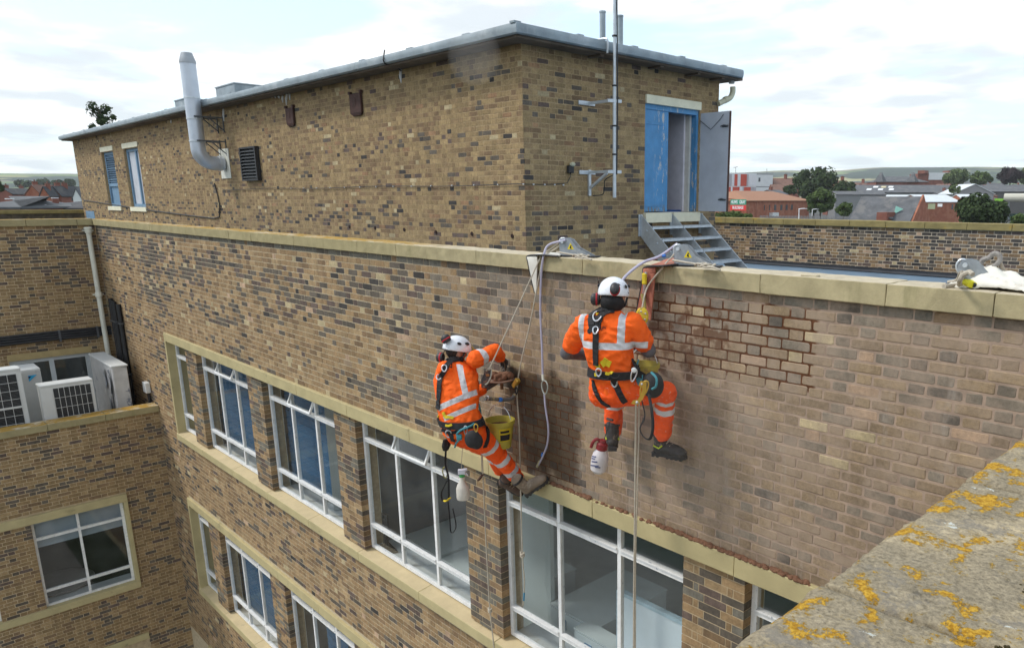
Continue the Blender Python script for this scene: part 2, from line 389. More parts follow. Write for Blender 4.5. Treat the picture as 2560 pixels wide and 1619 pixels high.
def brickwork(parent, mp, u0, u1, z0, z1, holes, colf, m_one, m_stuff, phase=0.0, proud=(0, .003), visible=None, limit=300, octo=True, seed=3, extra=None):
    """300 largest bricks in the picture as single objects, all others joined in one part"""
    fmap, rot = mp; r = random.Random(seed); allb = []
    for b in list(layout(u0, u1, z0, z1, holes, phase))+(extra or []):
        a, e, za, zb, kind = b[:5]; c = fmap((a+e)/2, (za+zb)/2, 0); q = proj(c); size = 0
        if q and -20 < q[0] < 2580 and -20 < q[1] < 1639 and kind and (visible is None or visible(q[0], q[1])):
            p1, p2 = proj(fmap(a, (za+zb)/2, 0)), proj(fmap(e, (za+zb)/2, 0)); p3, p4 = proj(fmap(a, za, 0)), proj(fmap(a, zb, 0))
            if p1 and p2: 
                w = math.hypot(p1[0]-p2[0], p1[1]-p2[1])
                if w > 9: size = w*math.hypot(p3[0]-p4[0], p3[1]-p4[1])
        allb.append((size, b))
    order = sorted(range(len(allb)), key=lambda i: -allb[i][0]); singles = set(i for i in order[:limit] if allb[i][0] > 0)
    mb = MB(); o0 = org(parent)
    for i, (size, b) in enumerate(allb):
        a, e, za, zb, kind = b[:5]; dep = b[5] if len(b) > 5 else .03
        col = colf(r, (a+e)/2, (za+zb)/2, e-a < .13); d = r.uniform(*proud)
        if i in singles:
            me = r.choice(brick_mesh(kind, m_one)); o = bpy.data.objects.new('brick', me); COL.objects.link(o); o.parent = parent
            o.location = Vector(fmap((a+e)/2, (za+zb)/2, d))-o0; o.rotation_euler = (r.uniform(-.012, .012), r.uniform(-.006, .006), rot+r.uniform(-.008, .008))
            o.color = (*col, 1); continue
        mb.col = (*col, 1); cu, cz = (a+e)/2, (za+zb)/2
        P = oct_pts((e-a)/2, .0325, r, .005, .0015) if octo else [(-(e-a)/2, -.0325), ((e-a)/2, -.0325), ((e-a)/2, .0325), (-(e-a)/2, .0325)]
        n = len(mb.v); k = len(P)
        mb.v += [fmap(cu+p, cz+q, d) for p, q in P]+[fmap(cu+p, cz+q, dep) for p, q in P]
        mb.face([n+j for j in range(k)])
        for j in range(k): mb.face([n+j, n+k+j, n+k+(j+1) % k, n+(j+1) % k])
    o = mb.build('brickwork', m_stuff, parent); o['kind'] = 'stuff'; return o
def pick(r, opts):
    t = r.random()*sum(w for w, _ in opts)
    for w, c in opts:
        t -= w
        if t <= 0: break
    f = r.uniform(.84, 1.16); return tuple(x*f for x in c)
TAN, BUFF, BRN, DRK, BLK, PUR, PALE, PINK, GRY, ORG_B = (.305, .203, .108), (.345, .240, .132), (.225, .148, .084), (.125, .104, .082), (.062, .055, .05), (.13, .094, .078), (.46, .37, .22), (.44, .30, .20), (.17, .155, .125), (.33, .165, .085)
def dn(u, z, s, o=0.0): return mnoise.noise(Vector((u*s, z*s*5.0, o)))
def col_facade(r, u, z, h):
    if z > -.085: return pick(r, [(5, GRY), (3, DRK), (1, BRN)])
    n = dn(u, z, .55); 
    if z > -2.03 and u > -9.5+r.uniform(0, 5.5):
        pd = .26 + (.25 if -.6 < z else 0) + .3*n
        return pick(r, [(1-pd, (.262, .19, .122)), (.25, (.315, .228, .14)), (pd*.9, (.20, .168, .13)), (pd*.35, (.135, .115, .095)), (.02, PALE), (.02, PINK)])
    pd = .12+.95*n
    if z > -2.03:
        band = math.exp(-((z+.55+.055*(u+12)*0-.10*math.sin(u*.8))/.42)**2)
        pd += .42*band
        if u < -15: pd += .08
    if z < -4.2: pd = .14+.6*dn(u, z, .8, 4)
    pd = min(.85, max(.04, pd))
    return pick(r, [((1-pd)*.62, TAN), ((1-pd)*.30, BUFF), ((1-pd)*.2, BRN), (pd*.7, DRK), (pd*.3, PUR), (pd*.12, BLK), (.02, PALE), (.012, PINK)])
def col_pier(r, u, z, h): return pick(r, [(.42, TAN), (.2, BUFF), (.3, DRK), (.25, GRY), (.15, PUR), (.12, BRN)])
def col_pent(r, u, z, h):
    n = dn(u, z, .45, 9.); pd = max(.015, .055+.16*n+(.09 if z < .55 else 0)+(.07 if abs(z-1.55) < .12 else 0))
    return pick(r, [((1-pd)*.62, (.325, .230, .118)), ((1-pd)*.3, (.275, .19, .102)), ((1-pd)*.14, BRN), (pd*.8, DRK), (pd*.32, BLK), (pd*.4, PUR), (.03, (.30, .18, .10)), (.02, PALE)])
def col_par(r, u, z, h):
    pd = .52+.5*dn(u, z, .5, 3.)
    return pick(r, [(1-pd, BRN), ((1-pd)*.4, TAN), (pd*.7, BLK), (pd*.6, DRK), (pd*.3, PUR), (.06, PINK), (.03, PALE)])
def col_wing(r, u, z, h):
    pd = max(.05, .20+.6*dn(u, z, .6, 6.)+(.25 if -1.0 < z < -.0 else 0)+(.18 if -5.2 < z < -3.9 else 0))
    return pick(r, [(1-pd, (.285, .193, .098)), ((1-pd)*.5, (.325, .228, .12)), (pd, DRK), (pd*.4, PUR), (.25, BRN)])
def courses_from(z1, n): return z1-n*CB
def mortar_plane(parent, mp, rects, m, d=.004, name='mortar_bed'):
    f, _ = mp; mb = MB()
    for (a, b, c, e) in rects: mb.poly([f(a, c, d), f(b, c, d), f(b, e, d), f(a, e, d)])
    return mb.build(name, m, parent)
def stone_block(name, parent, x0, x1, y0, y1, z0, z1, m, bw=.008, cuts=0, amp=0.0, seed=1, slope=0.0, axis='x'):
    mb = MB(); mb.box(x0, x1, y0, y1, z0, z1); o = mb.build(name, m, parent); bevel(o, bw, 2)
    if cuts:
        bm = bmesh.new(); bm.from_mesh(o.data)
        for _ in range(cuts):
            L = [e for e in bm.edges if e.calc_length() > .07]
            if not L: break
            bmesh.ops.subdivide_edges(bm, edges=L, cuts=1, use_grid_fill=True)
        for v in bm.verts:
            w = v.co+org(parent)
            n = mnoise.fractal(w*7+Vector((seed, 0, 0)), .6, 2.1, 4); v.co += v.normal*n*amp if v.normal.length > 0 else Vector()
        bm.to_mesh(o.data); bm.free()
    return o

# ------------------------------------------------------------------ window (frame, panes, optional open top light)
def window(parent, u0, u1, z0, z1, mp, cols, zt, zb, opener=None, m=None, d0=0.0, thick=.045):
    """cols: mullion positions; zt/zb: transom heights (None to leave out)"""
    f, _ = mp; m = m or WHITE; mb = MB(); t = thick; dd = .05
    def B(a, b, c, e, d1=0.0, d2=dd):
        p = [f(a, c, d0+d2), f(b, c, d0+d2), f(b, c, d0+d1), f(a, c, d0+d1), f(a, e, d0+d2), f(b, e, d0+d2), f(b, e, d0+d1), f(a, e, d0+d1)]
        mb.hexa([p[i] for i in (3, 2, 1, 0, 7, 6, 5, 4)])
    B(u0, u0+t*1.15, z0, z1); B(u1-t*1.15, u1, z0, z1); B(u0+t*1.15, u1-t*1.15, z1-t, z1); B(u0+t*1.15, u1-t*1.15, z0, z0+t)
    us = [u0+t*1.15]+[c for c in cols]+[u1-t*1.15]
    for c in cols: B(c-t/2, c+t/2, z0+t, z1-t, .002, dd-.002)
    zs = [z0+t]
    for zz in (zb, zt):
        if zz is None: continue
        zs.append(zz)
        for i in range(len(us)-1):
            a = us[i]+(t/2 if i else 0); b = us[i+1]-(t/2 if i < len(us)-2 else 0)
            B(a, b, zz-t/2, zz+t/2, -.006, dd-.004)
            B(a, b, zz+t/2, zz+t/2+.014, -.022, dd-.012)
    zs.append(z1-t)
    w = mb.build('window', m, parent)
    for i in range(len(us)-1):
        a = us[i]+(t/2 if i else 0); b = us[i+1]-(t/2 if i < len(us)-2 else 0)
        for j in range(len(zs)-1):
            c = zs[j]+(t/2+.014 if j else 0); e = zs[j+1]-(t/2 if j < len(zs)-2 else 0)
            if opener and opener[0] == i and j == len(zs)-2:
                tilt = opener[1]; g = MB(); fr = MB(); H = e-c       # top-hung light pushed outwards at its foot
                def q(uu, hh, off): return Vector(f(uu, e-hh*math.cos(tilt)-off*math.sin(tilt), d0+.02-hh*math.sin(tilt)+off*math.cos(tilt)))
                def bar_(ua, ub, h1, h2):
                    P = [q(ua, h2, .03), q(ub, h2, .03), q(ub, h2, 0), q(ua, h2, 0), q(ua, h1, .03), q(ub, h1, .03), q(ub, h1, 0), q(ua, h1, 0)]
                    fr.hexa([P[k] for k in (3, 2, 1, 0, 7, 6, 5, 4)])
                s_ = .028
                bar_(a, a+s_, 0, H); bar_(b-s_, b, 0, H); bar_(a+s_, b-s_, 0, s_); bar_(a+s_, b-s_, H-s_, H)
                fr.build('opening_light', m, w)
                g.poly([q(a+s_, H-s_, .015), q(b-s_, H-s_, .015), q(b-s_, s_, .015), q(a+s_, s_, .015)]); g.build('pane', GLASS, w)
            else:
                g = MB(); k = d0+dd*.5
                g.poly([f(a, c, k), f(b, c, k), f(b, e, k), f(a, e, k)]); g.build('pane', GLASS, w)
    return w
# ================================================================== MAIN BUILDING (front wall y = 0)
XW, XU = -18.33, -21.45                       # left wing: lower and upper wall planes (facing +x)
XR = -0.55                                    # near wing's face
main = thing('office_building', 'long buff brick office building with two bands of white windows, workers hanging on its wall', 'building', (-10, 0, -12.5))
F0 = S_map(0.0)
ZL, ZLB, ZST, ZSB = -2.025, -2.19, -4.11, -4.28           # lintel top/bottom, sill top/bottom
FL = 3.565                                                 # storey height
BX0 = -17.03; PIT = 3.115; PW = .608
Rk = [-15.38+PIT*k for k in range(5)]                      # right arris of each pier
piers = [(x-PW, x) for x in Rk]
bays = [(BX0+.08, piers[0][0])]+[(piers[i][1], piers[i+1][0]) for i in range(4)]+[(piers[4][1], -.05)]
holes = [(BX0, .2, ZSB-FL*k, ZL-FL*k) for k in range(3)]
# mortar behind the bricks, then the bricks themselves
rects = [(XU, BX0, -12.5, 0), (BX0, .2, ZL, 0), (BX0, .2, ZL-FL, ZSB), (BX0, .2, ZL-2*FL, ZSB-FL)]
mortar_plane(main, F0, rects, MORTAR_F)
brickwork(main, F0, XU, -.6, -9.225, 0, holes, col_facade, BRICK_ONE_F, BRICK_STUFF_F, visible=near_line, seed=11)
# wall body: thickness behind the mortar
mb = MB()
for (a, b, c, e) in rects: mb.box(a, b, .008, .30, c, e)
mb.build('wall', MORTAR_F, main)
# piers between the windows
for k in range(2):
    dz = -FL*k; zt_, zb_ = ZLB+dz, ZST+dz
    for pi, (a, b) in enumerate(piers):
        p = MB(); p.box(a+.004, b-.004, .016, .30, zb_, zt_); pier = p.build('pier', MORTAR_L, main)
        bm_ = MB(); r = random.Random(40+pi+10*k); n = int((zt_-zb_)/CB)
        for i in range(n+1):
            z1_ = zt_-i*CB-.005; z0_ = max(z1_-.065, zb_+.004)
            if z1_-z0_ < .03: continue
            seq = [.1025, .046, .215, .215] if i % 2 else [.215, .215, .046, .1025]
            u = a
            for L in seq:
                bm_.col = (*col_pier(r, u, z1_, L < .11), 1); d = .012+r.uniform(0, .003)
                bm_.box(u, u+L, d, .118, z0_, z1_); u += L+.01
        o = bm_.build('brickwork', BRICK_STUFF, pier); o['kind'] = 'stuff'
# painted stone bands
for k in range(3):
    dz = -FL*k
    edges = [BX0]; x = BX0
    while x < .1: x += 1.56; edges.append(min(x, .1))
    for i in range(len(edges)-1):
        stone_block('lintel', main, edges[i]+.0015, edges[i+1]-.0015, -.045, .30, ZLB+dz, ZL+dz, PAINT, .006, 3, .002, i)
        if k < 2:
            mbs = MB(); a, b = edges[i]+.0015, edges[i+1]-.0015; z0_, z1_ = ZSB+dz, ZST+dz+.004
            mbs.hexa([(a, -.06, z0_), (b, -.06, z0_), (b, .30, z0_), (a, .30, z0_), (a, -.06, z1_-.042), (b, -.06, z1_-.042), (b, .30, z1_+.012), (a, .30, z1_+.012)])
            mbs.m = [0, 1, 0, 0, 0, 0]; bevel(mbs.build('sill', [PAINT, SILL_TOP], main), .006)
    if k < 2: stone_block('jamb_stone', main, BX0, BX0+.078, -.045, .30, ZSB+dz+.001, ZLB+dz-.001, PAINT, .005)
# windows
WP = S_map(0.115)
for k in range(2):
    dz = -FL*k
    for i, (a, b) in enumerate(bays):
        w_ = b-a; cols = [a+w_/3, a+2*w_/3] if w_ < 4 else []
        if i == 0: cols = []
        op = None
        if k == 0 and i in (1, 2, 3): op = (1, .42)
        window(main, a+.002, b-.002, ZST+dz+.014, ZLB+dz-.001, WP, cols if i else [], ZLB+dz-.325, ZST+dz+.36, op)
# rooms behind the windows
for k in range(2):
    dz = -FL*k; z0_, z1_ = ZST+dz-.75, ZLB+dz+.35
    for i, (a, b) in enumerate(bays):
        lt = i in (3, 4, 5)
        if k == 0 and i > 3: continue
        mb = MB(); xa, xb = (a-.25, b+.25) if k or i < 3 else (-10.7, .2)
        mb.mi = 1; zr_ = z0_+1.1; mb.poly([(xa, 5, z0_), (xb, 5, z0_), (xb, 5, zr_), (xa, 5, zr_)]); mb.poly([(xa, 5, z1_-.35), (xb, 5, z1_-.35), (xb, 5, z1_), (xa, 5, z1_)])  # middle of the back wall left open, out of view, to let sky light in
        mb.mi = 0; mb.poly([(xa, .31, z0_), (xa, 5, z0_), (xa, 5, z1_), (xa, .31, z1_)])
        mb.mi = 1; mb.poly([(xb, .31, z0_), (xb, .31, z1_), (xb, 5, z1_), (xb, 5, z0_)])
        mb.mi = 1; mb.poly([(xa, .31, z0_), (xb, .31, z0_), (xb, 5, z0_), (xa, 5, z0_)])
        mb.mi = 0; mb.poly([(xa, .31, z1_), (xa, 5, z1_), (xb, 5, z1_), (xb, .31, z1_)])
        for x_ in np.arange(xa+.6, xb, 1.2): mb.box(x_-.03, x_+.03, 5.0, 5.06, zr_, z1_-.35)  # bars added across that unseen light opening
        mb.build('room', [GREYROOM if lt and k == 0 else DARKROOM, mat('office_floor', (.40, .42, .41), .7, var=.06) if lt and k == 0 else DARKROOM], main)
    for i, (a, b) in enumerate(bays):
        xa, xb = a-.25, b+.25
        mb = MB(); mb.box(xa, xb, .302, .312, z0_, ZST+dz); mb.box(xa, xb, .302, .312, ZLB+dz, z1_)
        mb.box(a-.25, a, .302, .306, ZST+dz, ZLB+dz); mb.build('inner_wall', GREYROOM, main)
        mb = MB(); mb.box(a, b, .17, .45, ZST+dz-.02, ZST+dz+.016); mb.build('window_board', mat('pale_window_board', (.50, .53, .54), .5, var=.08, col2=(.36, .34, .30), lo=.6, hi=.72, s2=3), main)
BLIND = mat('blue_roller_blind', srgb(58, 104, 140, .8), .7, var=.12, scale=1.0, stretch=(1, 1, 14))
for k, i, f0, f1 in ((0, 1, 0, .66), (0, 2, 0, .60), (1, 1, 0, .66), (1, 2, .30, .62)):
    a, b = bays[i]; w_ = b-a; dz = -FL*k
    mb = MB(); n = 26; x0, x1 = a+w_*f0+.03, a+w_*f1
    for j in range(n):
        z = ZLB+dz-.03-j*(1.75/n); mb.box(x0, x1, .34+.006*(j % 2), .36, z-1.75/n+.004, z)
    mb.build('blind', BLIND, main)
# interior partition seen in the third and fourth windows
PARTN = mat('pale_partition', (.46, .52, .51), .7, var=.05, scale=1)
mb = MB(); mb.box(-7.4, -6.16, .82, .88, ZST-.7, ZLB+.2); mb.build('partition', PARTN, main)
mb = MB(); mb.box(-10.2, -9.55, 1.9, 2.3, ZST-.7, ZLB+.2); mb.build('column', PARTN, main)
for (u0, u1, v0, v1, m_, nm) in ((1378, 1400, 1225, 1490, mat('navy_panel', (.012, .04, .10), .5), 'door_panel'), (1545, 1622, 1300, 1425, mat('navy_panel', (.012, .04, .10)), 'door_panel'), (1420, 1444, 1240, 1330, mat('navy_panel', (.012, .04, .10)), 'door_panel'), (1448, 1532, 1255, 1392, PARTN, 'wall_panel'), (1626, 1720, 1335, 1462, PARTN, 'wall_panel')):
    p, q = at_y(u0, v0, 4.2), at_y(u1, v1, 4.2); mb = MB(); mb.box(p.x, q.x, 4.2, 4.28, q.z, min(p.z+.6, ZLB+.3)); mb.build(nm, m_, main)
# coping
x = XU+.30; e = [XU-.30]; rr = random.Random(5)
while x < -.8: e.append(x); x += rr.choice((.88, .9, .9, .62))
e.append(-.62)
for i in range(len(e)-1):
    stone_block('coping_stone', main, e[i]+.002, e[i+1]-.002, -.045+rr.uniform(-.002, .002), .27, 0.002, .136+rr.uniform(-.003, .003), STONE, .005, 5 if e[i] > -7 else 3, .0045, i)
mb = MB(); mb.box(XU, -.62, .03, .24, -1.15, .002); mb.build('parapet_back', MORTAR_D, main)
# roof membrane and its black upstand in front of the far parapet
YF, ZR = 12.45, -1.03
mb = MB(); mb.box(XU+.3, 12, .24, YF, ZR-.3, ZR); mb.box(-40, XU+.3, 2.86, YF, ZR-.3, ZR); mb.build('roof', ROOFBLUE, main)
mb = MB()
mb.tube([(-36, YF-.07, ZR+.02), (12, YF-.07, ZR+.02)], .05, 8); mb.box(-36, 12, YF-.045, YF-.012, ZR, ZR+.11); mb.build('felt_upstand', FELT, main)
# ------------------------------------------------------------------ far parapet
far = thing('parapet_wall', 'dark brick parapet along the far side of the blue roof, stone coping on top', 'wall', (-6, YF, ZR))
FP = S_map(YF); zt0 = courses_from(0.0, 15)
mb = MB(); mb.box(-36, 12, YF+.004, YF+.26, ZR, 0); mb.build('mortar_bed', MORTAR_D, far)
brickwork(far, FP, -13.4, -2.2, zt0, 0, [], col_par, BRICK_ONE, BRICK_STUFF, phase=.05, seed=21, visible=lambda u, v: u > 1790)
x = -14.0; i = 0
while x < -1:
    stone_block('coping_stone', far, x+.003, x+.897, YF-.05, YF+.32, .003, .150+rr.uniform(-.004, .004), MOSSY, .012, 3, .005, i); x += .9; i += 1
mb = MB(); mb.box(-36, -14.003, YF-.05, YF+.32, .003, .15); mb.box(x+.003, 12, YF-.05, YF+.32, .003, .15); mb.build('coping_run', MOSSY, far)

# ================================================================== PLANT ROOM on the roof
XP, YP, XPL, YPB, ZPT = -8.94, 2.85, -36.7, 7.57, 2.775
pent = thing('plant_room', 'tan brick flat-roofed plant room on the roof with blue double doors', 'building', (XP, YP, ZR))
PF, PE = S_map(YP), E_map(XP)
DY0, DY1, DZ0, DZ1 = 5.51, 7.0, .405, 2.18
nC = int(round((ZPT-ZR)/CB)); zb0 = courses_from(ZPT, nC+1)
WINS = [(-32.65, -31.1, .33, 2.2), (-29.8, -28.15, .33, 2.2)]
hf = [(a, b, c, d) for a, b, c, d in WINS]
hr = [(DY0, DY1, .225, 2.345)]
mb = MB()
for (x0, x1, z0, z1) in [(XPL, WINS[0][0], zb0, ZPT), (WINS[0][1], WINS[1][0], zb0, ZPT), (WINS[1][1], XP-.004, zb0, ZPT)]+[(w[0], w[1], zb0, w[2]) for w in WINS]+[(w[0], w[1], w[3], ZPT) for w in WINS]:
    mb.box(x0, x1, YP+.004, YP+.25, z0, z1)
mb.box(XP-.25, XP-.004, YP+.25, DY0, zb0, ZPT); mb.box(XP-.25, XP-.004, DY1, YPB, zb0, ZPT)
mb.box(XP-.25, XP-.004, DY0, DY1, zb0, .225); mb.box(XP-.25, XP-.004, DY0, DY1, 2.345, ZPT)
mb.box(XPL, XPL+.25, YP+.25, YPB, zb0, ZPT); mb.box(XPL, XP-.25, YPB-.25, YPB, zb0, ZPT)
mb.build('wall', MORTAR_P, pent)
big = lambda u, v: u > 600 and not (940 < u < 1240 and v > 560)
brickwork(pent, PF, XPL, XP, zb0, ZPT, hf, col_pent, BRICK_ONE, BRICK_STUFF, phase=.03, seed=31, octo=False, limit=150, visible=big)
brickwork(pent, PE, YP, YPB, zb0, ZPT, hr, col_pent, BRICK_ONE, BRICK_STUFF, phase=.11, seed=32, octo=True, limit=150)
# roof slab, soffit, rolled lead edge
OV = .36
mb = MB(); mb.box(XPL-.2, XP+OV-.05, YP-OV+.05, YPB+.30, ZPT, ZPT+.06); mb.build('soffit', SOFFIT, pent)
mb = MB(); mb.box(XPL-.2, XP+OV-.06, YP-OV+.06, YPB+.30, ZPT+.062, ZPT+.12); mb.build('roof', mat('grey_felt_roof', (.22, .24, .25), .8), pent)
def eave(path, name):
    prof = []
    mb = MB(); rings = []
    for i, (p, out) in enumerate(path):
        w = mnoise.noise(Vector((p.x*.55, p.y*.55, 0)))*.016+mnoise.noise(Vector((p.x*1.7, p.y*1.7, 3)))*.006
        q = []
        for a, b in ((-.10, .125), (-.02, .148), (.025, .135), (.040, .10), (.040, .06), (.030, .015-w*.6), (0, .0-w*.6), (-.06, .006), (-.10, .04)):
            q.append(p+out*a+Vector((0, 0, b+w*.4)))
        rings.append(q)
    mb.rings(rings); o = mb.build(name, LEAD, pent, smooth=True); fix_normals(o)
z_ = ZPT+.03
eave([(Vector((x, YP-OV, z_)), Vector((0, -1, 0))) for x in np.arange(XPL-.2, XP+OV-.03, .22)]+[(Vector((XP+OV, YP-OV, z_)), Vector((.75, -.75, 0)))]+[(Vector((XP+OV, y, z_)), Vector((1, 0, 0))) for y in np.arange(YP-OV+.22, YPB+.31, .22)], 'lead_edge')
mb = MB()
for x in np.arange(XPL+.6, XP+.2, 1.55): mb.box(x-.10, x+.06, YP-OV+.0, YP-OV+.10, ZPT+.165, ZPT+.190)
for y in np.arange(YP-OV+.02, YPB+.3, 1.18): mb.box(XP+OV-.10, XP+OV-.0, y-.06, y+.06, ZPT+.165, ZPT+.192)
mb.build('edge_clips', LEAD, pent)
for y in (4.2, 5.6, 6.6, 7.3): 
    mb = MB(); mb.box(XP, XP+OV-.08, y-.04, y+.04, ZPT-.03, ZPT-.001); mb.build('soffit_rib', SOFFIT, pent)
# door: lintel, frame, closed leaf, open leaf, sill
stone_block('door_lintel', pent, XP-.2, XP+.03, DY0, DY1+.01, 2.205, 2.345, CREAM, .004)
stone_block('door_sill', pent, XP-.2, XP+.06, DY0-.02, 6.185, .225, .395, CREAM, .006, 3, .004, 2)
stone_block('door_sill', pent, XP-.2, XP+.06, 6.255, DY1+.02, .225, .395, CREAM, .006, 3, .004, 5)
stone_block('sill_pier', pent, XP-.2, XP+.01, 6.185, 6.255, .225, .385, MORTAR_D, .004)
mb = MB(); mb.box(XP-.14, XP-.03, DY0+.002, DY1-.002, 2.12, 2.204); mb.box(XP-.14, XP-.03, DY0+.002, DY0+.04, .405, 2.12); mb.box(XP-.14, XP-.03, DY1-.06, DY1-.002, .405, 2.12)
mb.build('door_frame', BLUEDOOR, pent)
mb = MB(); mb.box(XP-.10, XP-.045, DY0+.041, 6.17, .415, 2.118); leaf = mb.build('closed_door', BLUEDOOR, pent)
mb = MB()
for z in (.52, 1.90): mb.box(XP-.046, XP-.036, DY0+.045, 6.02, z-.02, z+.02)
mb.build('hinge_strap', BLUEDOOR, leaf)
od = MB(); od.box(XP-.02, XP+.645, 7.03, 7.075, .41, 2.155); leaf2 = od.build('open_door', GREYDOOR, pent)
mb = MB(); mb.box(XP+.645, XP+.652, 7.026, 7.079, .41, 2.155); mb.build('edge_strip', RUST, leaf2)
for z in (.62, 1.90):
    mb = MB(); mb.box(XP+.50, XP+.62, 7.018, 7.03, z-.016, z+.016); mb.tube([(XP+.47, 7.01, z), (XP+.55, 7.0, z+.02), (XP+.64, 7.01, z)], .011, 6); mb.build('bolt', DARKSTEEL, leaf2)
mb = MB(); mb.tube([at_y(1743, 295, 7.02)+Vector((0, -.01, 0)), (XP+.25, 7.015, 1.86), (XP+.45, 7.015, 2.02), (XP+.52, 7.015, 2.1)], .006, 5); mb.build('chain', DARKSTEEL, leaf2)
# room behind the door
mb = MB(); mb.box(XP-1.9, XP-1.85, 4.9, 7.3, .38, 2.6); mb.box(XP-1.9, XP-.3, 7.24, 7.3, .38, 2.6); mb.box(XP-1.9, XP-.26, 4.9, 7.3, .33, .40); mb.build('inner_wall', mat('plant_room_plaster', (.62, .61, .64), .9, var=.12), pent)
mb = MB(); mb.box(XP-.25, XP-.15, 6.90, 7.0, .4, 2.12); mb.build('door_lining', mat('cream_door_lining', (.66, .63, .57), .7), pent)
mb = MB(); mb.box(XP-1.0, XP-.252, 6.86, 6.93, .405, 2.18); mb.build('inner_return', mat('lilac_plaster', (.66, .63, .68), .9, var=.1), pent)
# louvred shutters in the left part
for i, (a, b, c, d) in enumerate(WINS):
    stone_block('window_lintel', pent, a-.06, b+.06, YP-.02, YP+.2, d+.002, d+.16, CREAM, .004)
    stone_block('window_sill', pent, a-.04, b+.10, YP-.04, YP+.2, c-.14, c-.002, CREAM, .004)
    mb = MB(); mb.box(a, b, YP+.13, YP+.16, c, d); sh = mb.build('shutter', [BLUEPAINT, GREYDOOR][i], pent)
    mb = MB(); 
    for (p, q) in ((a, a+.12), (b-.12, b)): mb.box(p, q, YP+.08, YP+.13, c, d)
    mb.box(a+.12, b-.12, YP+.08, YP+.13, d-.10, d); mb.box(a+.12, b-.12, YP+.08, YP+.13, c, c+.10)
    if i == 0: mb.box(a+.12, b-.12, YP+.08, YP+.13, 1.02, 1.12)
    else: mb.box(a+.95, a+1.05, YP+.08, YP+.13, c+.1, d-.1)
    mb.build('shutter_frame', BLUEPAINT, sh)
    if i == 0:
        for j in range(12):
            z = 1.17+j*.075; mb = MB(); mb.hexa([(a+.12, YP+.075, z), (b-.12, YP+.075, z), (b-.12, YP+.12, z+.045), (a+.12, YP+.12, z+.045), (a+.12, YP+.085, z+.01), (b-.12, YP+.085, z+.01), (b-.12, YP+.13, z+.055), (a+.12, YP+.13, z+.055)]); mb.build('slat', BLUEPAINT, sh)
mb = MB(); mb.box(-36.3, -35.0, YP-.012, YP-.002, -.35, .12); mb.build('painted_panel', BLUEPAINT, pent)
# weep holes
mb = MB()
for (u, v) in ((874, 567), (938, 570), (1011, 574), (1090, 580), (1180, 584), (1281, 590)):
    p = at_y(u, v, YP); mb.tube([(p.x, YP-.012, p.z), (p.x, YP+.05, p.z)], .032, 10)
mb.build('weep_holes', mat('weep_rust', (.03, .014, .012), .9), pent)
# lime runs under the eave
for (u, v, n, s) in ((1003, 172, 1, 46), (680, 232, 6, 34), (560, 268, 1, 46), (428, 300, 1, 22)):
    for i in range(n):
        p = at_y(u+i*9+rnd.uniform(-2, 2), v+rnd.uniform(0, 8), YP-.006); q = at_y(u+i*9, v+s*(rnd.uniform(.35, 1)), YP-.004)
        mb = MB(); mb.tube([p, (p+q)/2+Vector((rnd.uniform(-.02, .02), 0, 0)), q], [.022, .030, .008], 6); mb.build('lime_run', CALC, pent)
# ================================================================== LEFT WING (walls facing +x)
wing = thing('building_wing', 'brick wing of the office block at the left, with terrace and wide white window', 'building', (XU, -3, -12.5))
EU, EL = E_map(XU), E_map(XW)
YL = -7.0; ZT = -3.80; TW = (-2.05, -.50, -5.2, -2.99)      # terrace window
LW = (-2.55, -.93, -7.70, -5.80)                            # lower window opening (y0, y1, z0, z1)
mb = MB()
for (a, b, c, d) in [(YL, TW[0], -4.6, 0), (TW[1], .0, -4.6, 0), (TW[0], TW[1], TW[3], 0)]: mb.box(XU-.3, XU-.004, a, b, c, d)
mb.build('wall', MORTAR_L, wing)
brickwork(wing, EU, YL, 0, -60*CB, 0, [(TW[0]-.02, TW[1]+.02, -6, TW[3]+.155)], col_wing, BRICK_ONE, BRICK_STUFF, seed=51, octo=False, limit=120)
mb = MB(); mb.box(XU-.2, XU+.012, TW[0]-.02, TW[1]+.02, TW[3]+.002, TW[3]+.152); mb.build('window_lintel', mat('sand_lintel', (.40, .31, .15), .8, var=.12, bump=.2), wing)
window(wing, TW[0], TW[1], -4.5, TW[3], E_map(XU-.05), [-1.27], None, None, m=mat('grey_white_frame', (.50, .54, .56), .4, var=.05), thick=.09)
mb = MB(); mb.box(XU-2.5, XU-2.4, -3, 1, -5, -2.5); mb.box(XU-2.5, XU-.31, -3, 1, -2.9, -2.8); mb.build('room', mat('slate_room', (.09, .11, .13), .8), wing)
x = YL
while x < -.1:
    stone_block('coping_stone', wing, XU-.30, XU+.05, x+.003, min(x+.95, -.046)-.003, .002, .155, STONE, .010, 3, .004, int(x*7)); x += .95
# second parapet standing a little behind it, with sagging black cable
mb = MB(); mb.box(-37.1, -36.78, -9, 3.4, -1.2, .02); mb.build('rear_parapet', mat('mossy_dark_brick', (.075, .062, .045), .9, var=.4, scale=5, bump=.4, bscale=18, col2=(.16, .13, .07), lo=.5, hi=.66, s2=4), wing)
stone_block('rear_coping', wing, -37.15, -36.74, -9, 3.45, .022, .16, MOSSY, .012, 4, .006, 8)
